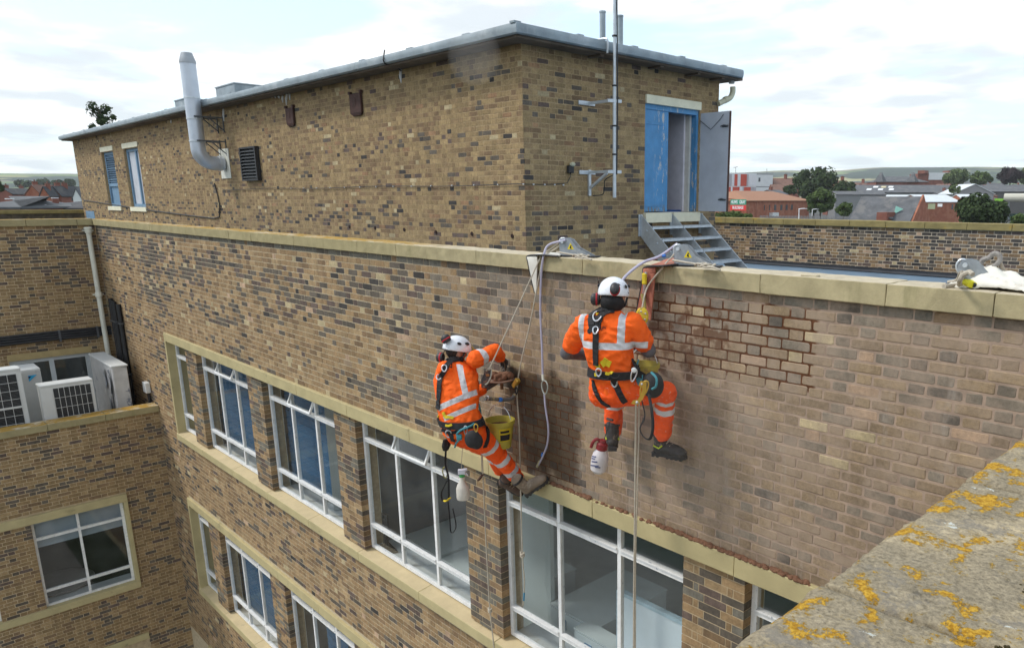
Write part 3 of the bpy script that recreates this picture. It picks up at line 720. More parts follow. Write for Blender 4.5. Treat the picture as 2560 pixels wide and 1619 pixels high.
# lower block with the terrace on top
mb = MB()
for (a, b, c, d) in [(LW[1]+.075, 0, -12.5, ZT-.145), (YL, LW[1]+.075, LW[3]+.175, ZT-.145), (YL, LW[1]+.075, -12.5, LW[2]-.155), (-3.28, LW[0], LW[2]-.155, LW[3]+.175), (YL, -4.74, LW[2]-.155, LW[3]+.175)]:
    mb.box(XW-.3, XW-.004, a, b, c, d)
mb.box(XU, XW-.3, YL, 0, -4.75, -4.62); mb.build('lower_wall', MORTAR_L, wing)
hl = [(LW[0], LW[1]+.075, LW[2]-.155, LW[3]+.175), (-4.74, -3.28, LW[2]-.155, LW[3]+.175), (YL, LW[1]+.075, LW[3], LW[3]+.175), (YL, LW[1]+.075, LW[2]-.155, LW[2]), (-4.9, -.86, -12, -9.14)]
brickwork(wing, EL, YL, 0, courses_from(ZT-.145, 90), ZT-.145, hl, col_wing, BRICK_ONE, BRICK_STUFF, seed=52, octo=False, limit=150)
x = YL
while x < -.02:
    stone_block('terrace_coping', wing, XW-.34, XW+.045, x+.003, min(x+1.0, 0)-.003, ZT-.143, ZT, STONE, .010, 3, .004, int(x*5)); x += 1.0
for (nm, za, zb_) in (('window_lintel', LW[3]+.002, LW[3]+.172), ('window_sill', LW[2]-.152, LW[2]-.002)):
    stone_block(nm, wing, XW-.28, XW+.05, YL, LW[1]+.075, za, zb_, PAINT, .006, 4, .004, 3)
stone_block('window_jamb', wing, XW-.28, XW+.05, LW[1], LW[1]+.075, LW[2], LW[3], PAINT, .005)
stone_block('window_lintel', wing, XW-.28, XW+.05, -4.9, -.86, -9.14, -9.0, PAINT, .006)
WL = E_map(XW-.10)
window(wing, LW[0], LW[1], LW[2], LW[3], WL, [-1.76], LW[3]-.40, LW[2]+.34)
window(wing, -4.74, -3.28, LW[2], LW[3], WL, [-4.0], LW[3]-.40, LW[2]+.34)
mb = MB(); mb.box(XW-.24, XW-.22, -2.5, -.95, LW[3]-.62, LW[3]-.02); mb.build('roller_blind', mat('grey_blue_blind', (.27, .32, .37), .7, var=.05), wing)
mb = MB(); mb.box(XW-.5, XW-.16, LW[0], LW[1], LW[2]-.02, LW[2]+.015); mb.build('window_board', mat('pale_window_board', (.50, .53, .54)), wing)
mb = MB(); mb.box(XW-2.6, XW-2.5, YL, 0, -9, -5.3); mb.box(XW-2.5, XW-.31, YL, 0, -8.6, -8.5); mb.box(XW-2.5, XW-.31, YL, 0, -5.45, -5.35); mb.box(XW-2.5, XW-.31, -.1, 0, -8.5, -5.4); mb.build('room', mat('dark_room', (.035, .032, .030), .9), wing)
# round table and wooden chair back behind the lower window
t = thing('round_table', 'round grey table in the dark room behind the lower left window', 'table', (XW-.95, -2.2, -8.5))
mb = MB(); mb.lathe((XW-.95, -2.15, -7.62), [(.0, 0), (.62, 0), (.64, .015), (.62, .03), (0, .03)], k=28, sx=1); mb.build('tabletop', mat('grey_laminate', (.16, .15, .14), .4), t)
mb = MB(); mb.tube([(XW-.95, -2.15, -8.49), (XW-.95, -2.15, -7.62)], .04, 8); mb.lathe((XW-.95, -2.15, -8.5), [(.3, 0), (.3, .02), (.05, .05)], k=16); mb.build('pedestal', DARKSTEEL, t)
t = thing('wooden_chair', 'wooden chair with a yellow seat just inside the lower left window', 'chair', (XW-.42, -2.2, -8.5))
mb = MB(); mb.box(XW-.55, XW-.25, -2.42, -2.02, -8.06, -8.02); mb.build('seat', mat('pine_wood', (.42, .28, .10), .5), t)
mb = MB(); mb.box(XW-.58, XW-.55, -2.42, -2.02, -8.0, -7.62); mb.build('backrest', mat('pine_wood', (.42, .28, .10), .5), t)
for dx_, dy_ in ((0, 0), (.26, 0), (0, .36), (.26, .36)):
    mb = MB(); mb.box(XW-.55+dx_, XW-.51+dx_, -2.42+dy_, -2.38+dy_, -8.5, -8.06); mb.build('leg', mat('pine_wood', (.42, .28, .10), .5), t)
# downpipe
dp = thing('downpipe', 'white plastic downpipe in the inner corner beside the terrace', 'pipe', (XU+.09, -.16, -4.6))
mb = MB(); mb.tube([(XU+.09, -.16, -4.6), (XU+.09, -.165, -.06)], .055, 12); mb.build('pipe', OFFWHITE, dp, smooth=True)
for z in (-.12, -1.62, -3.2):
    mb = MB(); mb.lathe((XU+.09, -.163, z), [(.062, -.06), (.073, -.05), (.073, .04), (.064, .06)], k=14); mb.box(XU+.0, XU+.09, -.27, -.06, z-.012, z+.012); mb.build('collar', OFFWHITE, dp, smooth=False)
mb = MB(); mb.lathe((XU+.09, -.165, -.10), [(.055, 0), (.085, .02), (.085, .05), (.06, .06)], k=14); mb.build('spout', OFFWHITE, dp)
# black trunking: horizontal run on the wing, risers on the main wall
tr = thing('cable_trunking', 'black pipe trunking running across the left wing wall to the corner', 'cable tray', (XU+.06, -2, -2.53))
for j in range(4):
    z = -2.42-.055*j; mb = MB(); mb.tube([(XU+.055, YL, z), (XU+.06, -3.2, z-.01), (XU+.055, -1.2, z+.008), (XU+.06, -.02, z)], .030, 8); mb.build('pipe', BLACK, tr, smooth=True)
for y in (-3.0, -1.05, -.3): mb = MB(); mb.box(XU+.0, XU+.095, y-.02, y+.02, -2.64, -2.38); mb.build('bracket', DARKSTEEL, tr)
for nm, xs, zt_, lab in (('riser_pipes', (-20.85, -20.72, -20.58), -1.68, 'bundle of black riser pipes on the long wall next to the corner'), ('drain_pipe', (-20.20,), -1.74, 'single thin black drainpipe on the long wall right of the riser bundle')):
    rp = thing(nm, lab, 'pipe', (xs[0], -.05, -4.6))
    for x in xs: mb = MB(); mb.tube([(x, -.05, -4.6), (x, -.05, zt_+rnd.uniform(-.1, .05))], .05, 10); mb.build('pipe', BLACK, rp, smooth=True)
    for z in (-2.2, -3.4): mb = MB(); mb.box(xs[0]-.07, xs[-1]+.07, -.105, -.002, z-.015, z+.015); mb.build('clip', DARKSTEEL, rp)
jb = thing('junction_box', 'small pale box with a short black cable on the long wall above the terrace coping', 'electrical box', (-18.85, -.05, -3.7))
mb = MB(); mb.box(-18.95, -18.72, -.10, -.004, -3.60, -3.36); bevel(mb.build('case', ACWHITE, jb), .01)
mb = MB(); mb.tube([(-18.8, -.04, -3.6), (-18.78, -.04, -4.5)], .03, 8); mb.build('cable', BLACK, jb)
jb = thing('isolator_switch', 'beige isolator switch on the black drainpipe beside the right air conditioner', 'electrical box', (-20.1, -.12, -3.4))
mb = MB(); mb.box(-20.18, -20.02, -.19, -.11, -3.52, -3.34); bevel(mb.build('case', mat('beige_case', (.42, .38, .30), .6), jb), .01)
# air conditioners on the terrace
GRID = mat('ac_grid_dark', (.028, .028, .03), .6, var=.2)
def ac_grille(parent, x, y0, y1, z0, z1, ny, nz):
    mb = MB(); mb.box(x-.03, x-.022, y0, y1, z0, z1); g = mb.build('grille', GRID, parent)
    mb = MB()
    for j in range(1, 60):
        z = z0+(z1-z0)*j/60; mb.box(x-.022, x-.016, y0, y1, z-.0022, z+.0022)
    mb.build('fins', DARKSTEEL, g)
    mb = MB()
    for j in range(ny+1): y = y0+(y1-y0)*j/ny; mb.box(x-.006, x, y-.004, y+.004, z0, z1)
    for j in range(nz+1): z = z0+(z1-z0)*j/nz; mb.box(x-.004, x+.002, y0, y1, z-.004, z+.004)
    mb.build('wire_guard', ACWHITE, g)
def ac_unit(label, xf, depth, y0, y1, z0, z1, grilles, side=ACWHITE):
    a = thing('air_conditioner', label, 'air conditioner', ((xf-depth/2), (y0+y1)/2, z0), 'air conditioners on the terrace')
    mb = MB(); mb.box(xf-depth, xf-.035, y0+.008, y1-.008, z0+.05, z1-.02); bevel(mb.build('casing', side, a), .01)
    mb = MB(); mb.box(xf-depth-.006, xf, y0-.004, y1+.004, z1-.02, z1+.03); bevel(mb.build('top_panel', ACWHITE, a), .012, 2)
    segs = sorted(grilles)
    mb = MB(); mb.box(xf-.034, xf, y0, segs[0][0], z0+.05, z1-.022); mb.box(xf-.034, xf, segs[-1][1], y1, z0+.05, z1-.022)
    for s in segs: mb.box(xf-.034, xf-.001, s[0], s[1], z0+.05, s[2]); mb.box(xf-.034, xf-.001, s[0], s[1], s[3], z1-.022)
    mb.build('front_panel', ACWHITE, a)
    for s in segs: ac_grille(a, xf, *s, 7, 10 if s[3]-s[2] > 1.5 else 6)
    if segs[0][3]-segs[0][2] > 1.5: mb = MB(); mb.box(xf-.01, xf+.004, segs[0][0], segs[0][1], -3.50, -3.46); mb.build('cross_bar', ACWHITE, a)
    for yy in (y0+.12, y1-.12): mb = MB(); mb.box(xf-depth+.02, xf-.02, yy-.04, yy+.04, z0, z0+.05); mb.build('foot', DARKSTEEL, a)
    return a
ac_unit('tall air conditioner with dark grid at the left end of the terrace', XW-.50, .36, -3.4, -2.19, -4.62, -2.72, [(-3.3, -2.27, -4.5, -2.80)])
a2 = ac_unit('grey air conditioner with a blue triangle badge, standing between two others', XW-1.2, .7, -2.45, -1.78, -4.62, -2.90, [(-2.43, -2.39, -4.5, -3.1)], ACGREY)
mb = MB(); mb.box(XW-1.202, XW-1.195, -2.38, -1.79, -4.5, -2.93); mb.build('plain_panel', ACGREY, a2)
X_ = XW-1.190
mb = MB(); mb.prism([(X_, -2.00, -3.00), (X_, -1.85, -3.00), (X_, -2.00, -3.13)][::-1], (.004, 0, 0)); mb.build('badge', mat('badge_blue', (.02, .33, .60), .4), a2)
mb = MB(); mb.prism([(X_+.004, -2.00, -3.02), (X_+.004, -1.945, -3.02), (X_+.004, -2.00, -3.075)][::-1], (.003, 0, 0)); mb.build('badge_corner', mat('badge_navy', (.005, .02, .08), .4), a2)
ac_unit('low wide white air conditioner at the terrace edge, front and centre', XW-.42, .36, -1.955, -1.04, -4.62, -3.13, [(-1.74, -1.09, -4.45, -3.19)])
a4 = thing('air_conditioner', 'boxy grey air conditioner with torn film at the right end of the terrace', 'air conditioner', (XW-1.1, -.55, -4.62), 'air conditioners on the terrace')
mb = MB(); mb.box(XW-2.75, XW-.75, -.60, -.31, -4.6, -2.98); bevel(mb.build('casing', mat('ac_film', (.55, .545, .54), .45, var=.12, scale=5, col2=(.24, .25, .29), lo=.60, hi=.64, s2=2.6), a4), .02, 2)
mb = MB(); mb.box(XW-2.77, XW-.73, -.62, -.29, -2.99, -2.95); bevel(mb.build('top_panel', ACWHITE, a4), .015, 2)
for (x0, x1, z0, z1, t) in ((-1.5, -1.32, -3.55, -3.12, .05), (-1.12, -1.0, -4.0, -3.2, .06), (-1.3, -1.05, -4.4, -3.8, -.10), (-.98, -.90, -3.6, -3.05, .03)):
    mb = MB(); n = 8; rs = []
    for i in range(n):
        f = i/(n-1); w = .02*math.sin(f*7+x0*9); z = z0+(z1-z0)*f; e_ = .03*math.sin(f*5)
        rs.append([(XW+x0+t*f, -.612+w*.3, z), (XW+x1+t*f+e_, -.64+w, z), (XW+x1+t*f+e_, -.637+w, z), (XW+x0+t*f, -.609+w*.3, z)])
    mb.rings(rs); mb.build('torn_film', mat('torn_grey_film', (.30, .32, .36), .3, var=.2), a4)

# ================================================================== NEAR WING: the coping under the camera
near = thing('near_parapet', 'close weathered stone coping covered in orange lichen in the lower right corner', 'wall', (XR, -4, -12.5))
def lichenmat():
    t = NT('lichen_stone'); 
    f = t.noise(40, 8, .75); g = t.noise(4.5, 5, .6); h = t.noise(150, 4, .7)
    c = t.mix(t.rng(g, .35, .65), (.25, .21, .145), (.43, .35, .225))
    c = t.gain(c, t.rng(f, .3, .7, .72, 1.22, False)); c = t.gain(c, t.rng(h, .3, .7, .58, 1.40, False))
    c = t.mix(t.math('MULTIPLY', t.rng(t.noise(9, 7, .75), .52, .62), .65), c, (.165, .155, .14))
    c = t.mix(t.math('MULTIPLY', t.rng(t.noise(55, 6, .7), .60, .66), .6), c, (.09, .08, .065))
    c = t.mix(t.rng(t.noise(17, 7, .75, dist=.4), .645, .665), c, (.52, .53, .48))
    a = t.math('ADD', t.math('MULTIPLY', t.noise(13.0, 3, .5, dist=.7), .52), t.math('MULTIPLY', t.noise(46, 8, .8), .48))
    li = t.rng(a, .538, .546); li2 = t.rng(a, .50, .54)
    c = t.mix(t.math('MULTIPLY', li2, .30), c, (.42, .30, .10))
    lc = t.mix(t.rng(h, .35, .65), (.33, .165, .015), (.60, .36, .05))
    c = t.mix(li, c, lc)
    hh = t.math('ADD', t.math('MULTIPLY', f, .8), t.math('ADD', t.math('MULTIPLY', h, .6), t.math('MULTIPLY', li, t.math('ADD', .35, t.math('MULTIPLY', h, .8)))))
    t.bump(hh, .8, .006); return t.fin(c, .95, 0, .15)
LICH = lichenmat()
ys = [-5.3, -4.72, -4.15, -3.585, -3.055, -2.52, -1.99, -1.45, -.92, -.39]
for i in range(len(ys)-1):
    a, b = ys[i]+.003, ys[i+1]-.003; z1 = .132+rnd.uniform(-.002, .002); x0 = -.437+rnd.uniform(-.002, .003); x1 = .06
    nx, ny = (46, 50) if ys[i] > -4.2 else (16, 16)
    mb = MB(); top = {}
    for p in range(nx+1):
        for q in range(ny+1):
            x = x0+(x1-x0)*p/nx; y = a+(b-a)*q/ny
            dz = mnoise.fractal(Vector((x*9, y*9, 1)), .6, 2.1, 5)*.0035+mnoise.noise(Vector((x*60, y*60, 0)))*.0011
            e_ = min(x-x0, y-a, b-y)
            if e_ < .012: dz -= (.012-e_)**2*45*(.6+.8*abs(mnoise.noise(Vector((x*35, y*35, 4)))))
            ex = mnoise.fractal(Vector((y*14, i, 7)), .7, 2.2, 5)*.006+mnoise.noise(Vector((y*70, 3, 7)))*.0025 if p == 0 else 0
            top[p, q] = len(mb.v); mb.v.append((x+ex, y, z1+dz))
    for p in range(nx):
        for q in range(ny): mb.face([top[p, q], top[p+1, q], top[p+1, q+1], top[p, q+1]])
    n0 = len(mb.v)
    for q in range(ny+1): v = mb.v[top[0, q]]; mb.v.append((v[0]+.003, v[1], z1-.06)); mb.v.append((v[0]+.004, v[1], z1-.135))
    for q in range(ny):
        for s in (0, 1):
            A = top[0, q] if s == 0 else n0+2*q; B = top[0, q+1] if s == 0 else n0+2*q+2
            mb.face([A, B, n0+2*q+2+s, n0+2*q+s])
    for q, sg in ((0, 1), (ny, -1)):
        for p in range(nx):
            A, B = mb.v[top[p, q]], mb.v[top[p+1, q]]; n = len(mb.v); mb.v += [(A[0], A[1], z1-.13), (B[0], B[1], z1-.13)]
            mb.face([top[p, q], n, n+1, top[p+1, q]][::sg])
    o = mb.build('coping_stone', LICH, near, smooth=False)
    o.data.polygons.foreach_set('use_smooth', [True]*len(o.data.polygons))
mb = MB(); mb.box(XR+.07, .05, -5.3, -.63, -12.5, -.002); mb.build('wall', MORTAR_L, near)
mb = MB(); mb.box(-.43, .05, -5.3, -.39, -.0015, .02); mb.build('mortar_joint', MORTAR_L, near)
# moss tufts in the joints: small lumps
mb = MB(); r = random.Random(4)
for (x, y) in ((-.225, -3.42), (-.20, -3.586)):
    for k in range(40): mb.ball((x+r.gauss(0, .007), y+r.gauss(0, .006), .1335+r.uniform(-.002, .001)), r.uniform(.001, .0028), 6, 5)
o = mb.build('moss', mat('dark_moss', (.045, .035, .012), .95, var=.3, scale=80), near); o['kind'] = 'stuff'
# ================================================================== roof-top and wall fittings
fl = thing('flue_pipe', 'big silver flue pipe rising from the plant room wall past the roof edge', 'flue', (-20.8, YP, 1.45))
FX, FY, FZ = -20.8, 2.26, 1.47; fr_ = .17
path = [(FX, YP-.05, FZ), (FX, YP-.20, FZ)]+[(FX, FY+.32-.32*math.sin(a), FZ+.32-.32*math.cos(a)) for a in np.linspace(.1, math.pi/2, 9)]+[(FX, FY, 2.5)]
mb = MB(); mb.tube(path, fr_, 20); mb.build('elbow', ALU, fl, smooth=True)
mb = MB(); mb.tube([(FX, FY, 2.5), (FX, FY, 3.78)], fr_+.004, 20); mb.build('stack', ALU, fl, smooth=True)
mb = MB(); mb.lathe((FX, FY, 3.76), [(fr_+.012, 0), (fr_+.012, .05), (.12, .24), (.118, .24), (.10, .05)], k=20); mb.build('cowl', mat('dull_cowl', (.36, .38, .40), .5, .4), fl, smooth=True)
for z in (1.98, 2.5, 2.98): mb = MB(); mb.lathe((FX, FY, z), [(fr_+.004, -.022), (fr_+.012, -.018), (fr_+.012, .018), (fr_+.004, .022)], k=20); mb.build('band', GALV, fl)
mb = MB(); mb.tube([(FX, YP-.16, FZ), (FX, YP-.12, FZ)], fr_+.012, 20); mb.build('band', GALV, fl)
mb = MB(); mb.box(FX-.32, FX+.32, YP-.018, YP-.004, FZ-.36, FZ+.36); mb.build('wall_plate', OFFWHITE, fl)
for z in (1.99, 2.55):
    mb = MB()
    for s in (-1, 1):
        mb.bar((FX+s*.2, YP-.01, z), (FX+s*.2, FY-.05, z), .03, .03); mb.bar((FX+s*.2, YP-.01, z-.30), (FX+s*.2, FY+.25, z-.015), .022, .022); mb.bar((FX+s*.2, YP-.008, z-.34), (FX+s*.2, YP-.008, z+.06), .03, .012)
    mb.bar((FX-.21, FY-.05, z), (FX+.21, FY-.05, z), .03, .03); mb.build('support_bracket', DARKSTEEL, fl)
lv = thing('wall_louvre', 'black slatted air vent box on the plant room wall right of the flue', 'vent', (-19.08, YP, 1.4))
mb = MB(); mb.box(-19.56, -19.50, YP-.10, YP-.003, 1.03, 1.80); mb.box(-18.66, -18.60, YP-.10, YP-.003, 1.03, 1.80); mb.box(-19.5, -18.66, YP-.10, YP-.003, 1.76, 1.80); mb.box(-19.5, -18.66, YP-.10, YP-.003, 1.03, 1.07); mb.box(-19.5, -18.66, YP-.02, YP-.003, 1.07, 1.76); mb.build('casing', BLACK, lv)
for i in range(9):
    z = 1.10+i*.073; mb = MB(); mb.hexa([(-19.5, YP-.10, z), (-18.66, YP-.10, z), (-18.66, YP-.03, z+.05), (-19.5, YP-.03, z+.05), (-19.5, YP-.10, z+.012), (-18.66, YP-.10, z+.012), (-18.66, YP-.03, z+.062), (-19.5, YP-.03, z+.062)]); mb.build('slat', mat('charcoal_slat', (.05, .055, .06), .5), lv)
for i, (x, w, z0, z1) in enumerate(((-16.68, .36, 2.12, 2.49), (-13.79, .42, 2.13, 2.52))):
    v = thing('iron_wall_vent', ['smaller rusty iron vent hood under the eave, nearer the flue', 'larger rusty iron vent hood under the eave, nearer the building corner'][i], 'vent', (x, YP, z0), 'rusty vent hoods under the eave')
    mb = MB(); mb.box(x-w/2, x+w/2, YP-.05, YP-.003, z0+.05, z1); mb.hexa([(x-w*.35, YP-.03, z0), (x+w*.35, YP-.03, z0), (x+w*.35, YP-.003, z0), (x-w*.35, YP-.003, z0), (x-w/2, YP-.05, z0+.049), (x+w/2, YP-.05, z0+.049), (x+w/2, YP-.003, z0+.049), (x-w/2, YP-.003, z0+.049)]); bevel(mb.build('hood', RUST, v), .006)
    mb = MB()
    for s in (-1, 1): mb.box(x+s*w*.5-.03, x+s*w*.5+.03, YP-.055, YP-.003, z1, z1+.05)
    mb.build('lug', RUST, v)
    mb = MB(); mb.ball((x, YP-.05, (z0+z1)/2+.05), (.05, .012, .08), 8, 6); mb.build('boss', RUST, v)
# cables on the plant room
def cable(name, label, pts, r=.014, clips=None, m=BLACK):
    c = thing(name, label, 'cable', pts[0]); mb = MB(); mb.tube(pts, r, 6); mb.build('wire', m, c, smooth=True)
    if clips:
        for p in clips: mb = MB(); mb.box(p[0]-.009, p[0]+.009, p[1]-.010, p[1]+.014, p[2]-.009, p[2]+.009); mb.build('clip', ACWHITE, c)
    return c
zc_ = .84; pts = [(-21.2, YP-.02, zc_+.02)]+[(x, YP-.02, zc_+.012*math.sin(x*1.3)) for x in np.arange(-21, XP-.1, .7)]+[(XP+.018, YP-.02, zc_), (XP+.02, YP+.3, zc_)]+[(XP+.02, y, zc_+.01*math.sin(y*4)) for y in np.arange(YP+.6, 3.62, .3)]+[(XP+.025, 3.68, .87), (XP+.03, 3.74, .96), (XP+.03, 3.75, 1.03)]
cc_ = cable('wall_cable', 'thin dark cable clipped along the plant room brickwork round its corner', pts, .006, [(x, YP-.02, zc_) for x in np.arange(-17, XP, .62)]+[(XP+.02, y, zc_) for y in (3.0, 3.22, 3.42, 3.6)])
mb = MB(); mb.box(XP, XP+.06, 3.69, 3.80, 1.02, 1.13); bevel(mb.build('socket', BLACK, cc_), .008)
mb = MB(); mb.ball((XP+.05, 3.77, 1.15), (.05, .05, .035), 8, 6); mb.build('lamp_cap', mat('pale_cap', (.45, .44, .32), .6), cc_)
cable('wall_cable', 'black cable dropping from near the flue and running left low on the plant room', [(-21.7, YP-.02, 1.0), (-21.55, YP-.02, .7), (-21.5, YP-.02, .42), (-21.6, YP-.02, .15), (-22.0, YP-.02, .10)]+[(x, YP-.02, .10+(.42)*((-22-x)/14)**1.2) for x in np.arange(-23, -36.5, -1.2)], .015)
# antenna pole on two brackets
an = thing('antenna_pole', 'tall silver pole on brackets beside the blue doors, rising out of the picture', 'pole', (-8.42, 4.22, .65))
mb = MB(); mb.tube([(-8.42, 4.225, .65), (-8.42, 4.225, 2.3)], .029, 12); mb.build('lower_tube', GALV, an, smooth=True)
mb = MB(); mb.tube([(-8.42, 4.225, 2.3), (-8.415, 4.23, 6.4)], .024, 12); mb.build('upper_tube', GALV, an, smooth=True)
mb = MB(); mb.tube([(-8.385, 4.24, 1.0), (-8.38, 4.25, 2.0), (-8.39, 4.245, 3.4), (-8.385, 4.25, 6.3)], .010, 6); mb.build('feed_cable', BLACK, an)
for z in (1.04, 2.08):
    mb = MB(); mb.bar((XP+.005, 4.16, z), (-8.40, 4.2, z+.01), .035, .04); mb.box(XP, XP+.02, 3.95, 4.3, z-.03, z+.03); mb.bar((-8.45, 4.10, z), (-8.38, 4.33, z), .035, .045)
    if z < 1.5: mb.bar((XP+.015, 4.17, z+.04), (XP+.015, 4.17, z-.36), .05, .03); mb.bar((XP+.03, 4.17, z-.24), (-8.55, 4.19, z-.02), .035, .035)
    mb.build('bracket', GALV, an)
for z in (1.30, 1.72, 2.3, 3.0): mb = MB(); mb.lathe((-8.42, 4.225, z), [(.036, -.012), (.040, 0), (.036, .012)], k=12); mb.build('tie', BLACK, an)
mb = MB(); mb.tube(spline([(-8.44, 4.24, 1.0), (-8.6, 4.2, .92), (-8.72, 4.3, .80), (-8.80, 4.34, .70), (-8.88, 4.2, .68)]), .008, 6); mb.build('loose_cable', BLACK, an)
# vent pipes, loose gutter pieces
for i, (x, y, z0, z1) in enumerate(((-10.65, 6.2, 2.9, 4.0), (-10.2, 6.2, 2.9, 3.86))):
    v = thing('roof_vent_pipe', ['taller grey vent pipe on the roof, left of the antenna pole', 'shorter grey vent pipe on the roof, right of the antenna pole'][i], 'pipe', (x, y, z0), 'grey vent pipes on the roof')
    mb = MB(); mb.tube([(x, y, z0), (x, y, z1)], .055, 14); mb.build('pipe', LEAD, v, smooth=True)
    mb = MB(); mb.lathe((x, y, z0), [(.10, 0), (.09, .36), (.06, .45)], k=14); mb.build('collar', LEAD, v)
    mb = MB(); mb.lathe((x, y, z1-.03), [(.056, 0), (.062, .005), (.062, .035), (.04, .04)], k=14); mb.build('rim', LEAD, v)
for i, (x0, x1, y, z1) in enumerate(((-29.5, -28.4, 4.5, 3.80), (-25.6, -24.1, 4.5, 3.86))):
    v = thing('roof_duct', ['short grey sheet metal duct on the roof left of the flue', 'long grey sheet metal duct on the roof right of the flue'][i], 'duct', ((x0+x1)/2, y, 2.9), 'sheet metal ducts on the roof')
    mb = MB(); mb.box(x0, x1, y, y+.8, 2.92, z1); bevel(mb.build('casing', LEAD, v), .01)
    mb = MB(); mb.box(x0-.12, x0-.002, y+.1, y+.7, 2.92, z1-.25); mb.build('end_plate', LEAD, v)
    mb = MB(); mb.box(x0-.02, x1+.02, y-.02, y+.82, z1, z1+.03); mb.build('lid', LEAD, v)
dpp = thing('rainwater_pipe', 'short cream rainwater elbow at the far corner of the plant room', 'pipe', (XP+.12, YPB+.16, 2.5))
mb = MB(); mb.tube([(-8.80, 7.76, 2.86), (-8.80, 7.76, 2.73)], .055, 12); mb.build('outlet', ACGREY, dpp, smooth=True)
mb = MB(); mb.tube(spline([(-8.80, 7.80, 2.68), (-8.80, 7.80, 2.58), (-8.82, 7.75, 2.48), (-8.86, 7.62, 2.42), (-8.90, 7.50, 2.36)], 5), .052, 12); mb.build('elbow', mat('cream_plastic', (.60, .58, .42), .5, var=.1), dpp, smooth=True)
mb = MB(); mb.tube([(-8.84, 7.69, 2.455), (-8.86, 7.63, 2.428)], .062, 12); mb.build('collar', mat('cream_plastic', (.60, .58, .42)), dpp)
ln = thing('gutter_strap', 'loose metal strap hanging from the roof edge beside the antenna pole', 'strap', (XP+.4, 4.6, 2.95))
mb = MB(); q = at_x(1516, 100, XP+.43); mb.tube(spline([q+Vector((-.25, 0, .02)), q+Vector((-.02, 0, .02)), q+Vector((.02, .01, -.05)), at_x(1518, 133, XP+.43)], 5), .016, 6); mb.build('strap', GALV, ln)
cable('hanging_wire', 'thin wire looped over the roof edge above the white lime streak', [at_y(962, 134, YP-OV+.02)+Vector((0, 0, .05)), at_y(958, 150, YP-OV-.07), at_y(962, 160, YP-OV-.03), at_y(985, 162, YP-.15), at_y(1003, 178, YP-.02)], .012)
# metal stair
st = thing('metal_stairs', 'galvanised steel stair of four treads from the blue doors down to the roof', 'stairs', (XP, 6.25, ZR), None)
for y in (5.4, 6.25, 7.1):
    mb = MB(); t_ = .012
    P = [(XP+.02, .375), (XP+.02, .0), (XP+1.16, -1.1), (XP+1.66, -1.1), (XP+1.66, -1.06)]
    mb.prism([(x, y-t_/2, z) for x, z in P], (0, t_, 0)); s_ = mb.build('stringer', GALV, st); fix_normals(s_)
    mb = MB(); mb.box(XP+.0, XP+.018, y-.05, y+.05, .0, .37); mb.build('end_plate', GALV, s_)
    mb = MB()
    for i in range(4): mb.ball((XP+.17+.235*i, y-.010, .10-.205*i), .014, 6, 5)
    mb.build('bolt', GALV, s_)
for i in range(6):
    xn = -8.655+.232*i; z = .165-.2*i
    if z < -1.05: break
    for (a, b) in ((5.41, 6.24), (6.26, 7.09)):
        mb = MB(); mb.box(xn-.26, xn, a, b, z-.004, z); mb.box(xn-.004, xn, a, b, z-.042, z-.004); mb.box(xn-.26, xn-.255, a, b, z-.042, z-.004)
        td = mb.build('tread', GALV, st)
        mb = MB(); n = 26
        for k in range(n): yy = a+(b-a)*(k+.5)/n; mb.box(xn-.03, xn+.003, yy-.006, yy+.006, z+.0005, z+.007)
        mb.build('nosing_teeth', GALV, td)
# a flat stone lying on the front coping
ch = MB(); ch.box(0, 0, 0, 0, 0, 0); ch = MB(); p = at_z(2028, 688, .145)
ch.box(p.x-.065, p.x+.055, p.y-.03, p.y+.03, .137, .149); tag(bevel(ch.build('loose_stone', STONE), .006), 'thin flat stone lying loose on the front coping', 'stone')
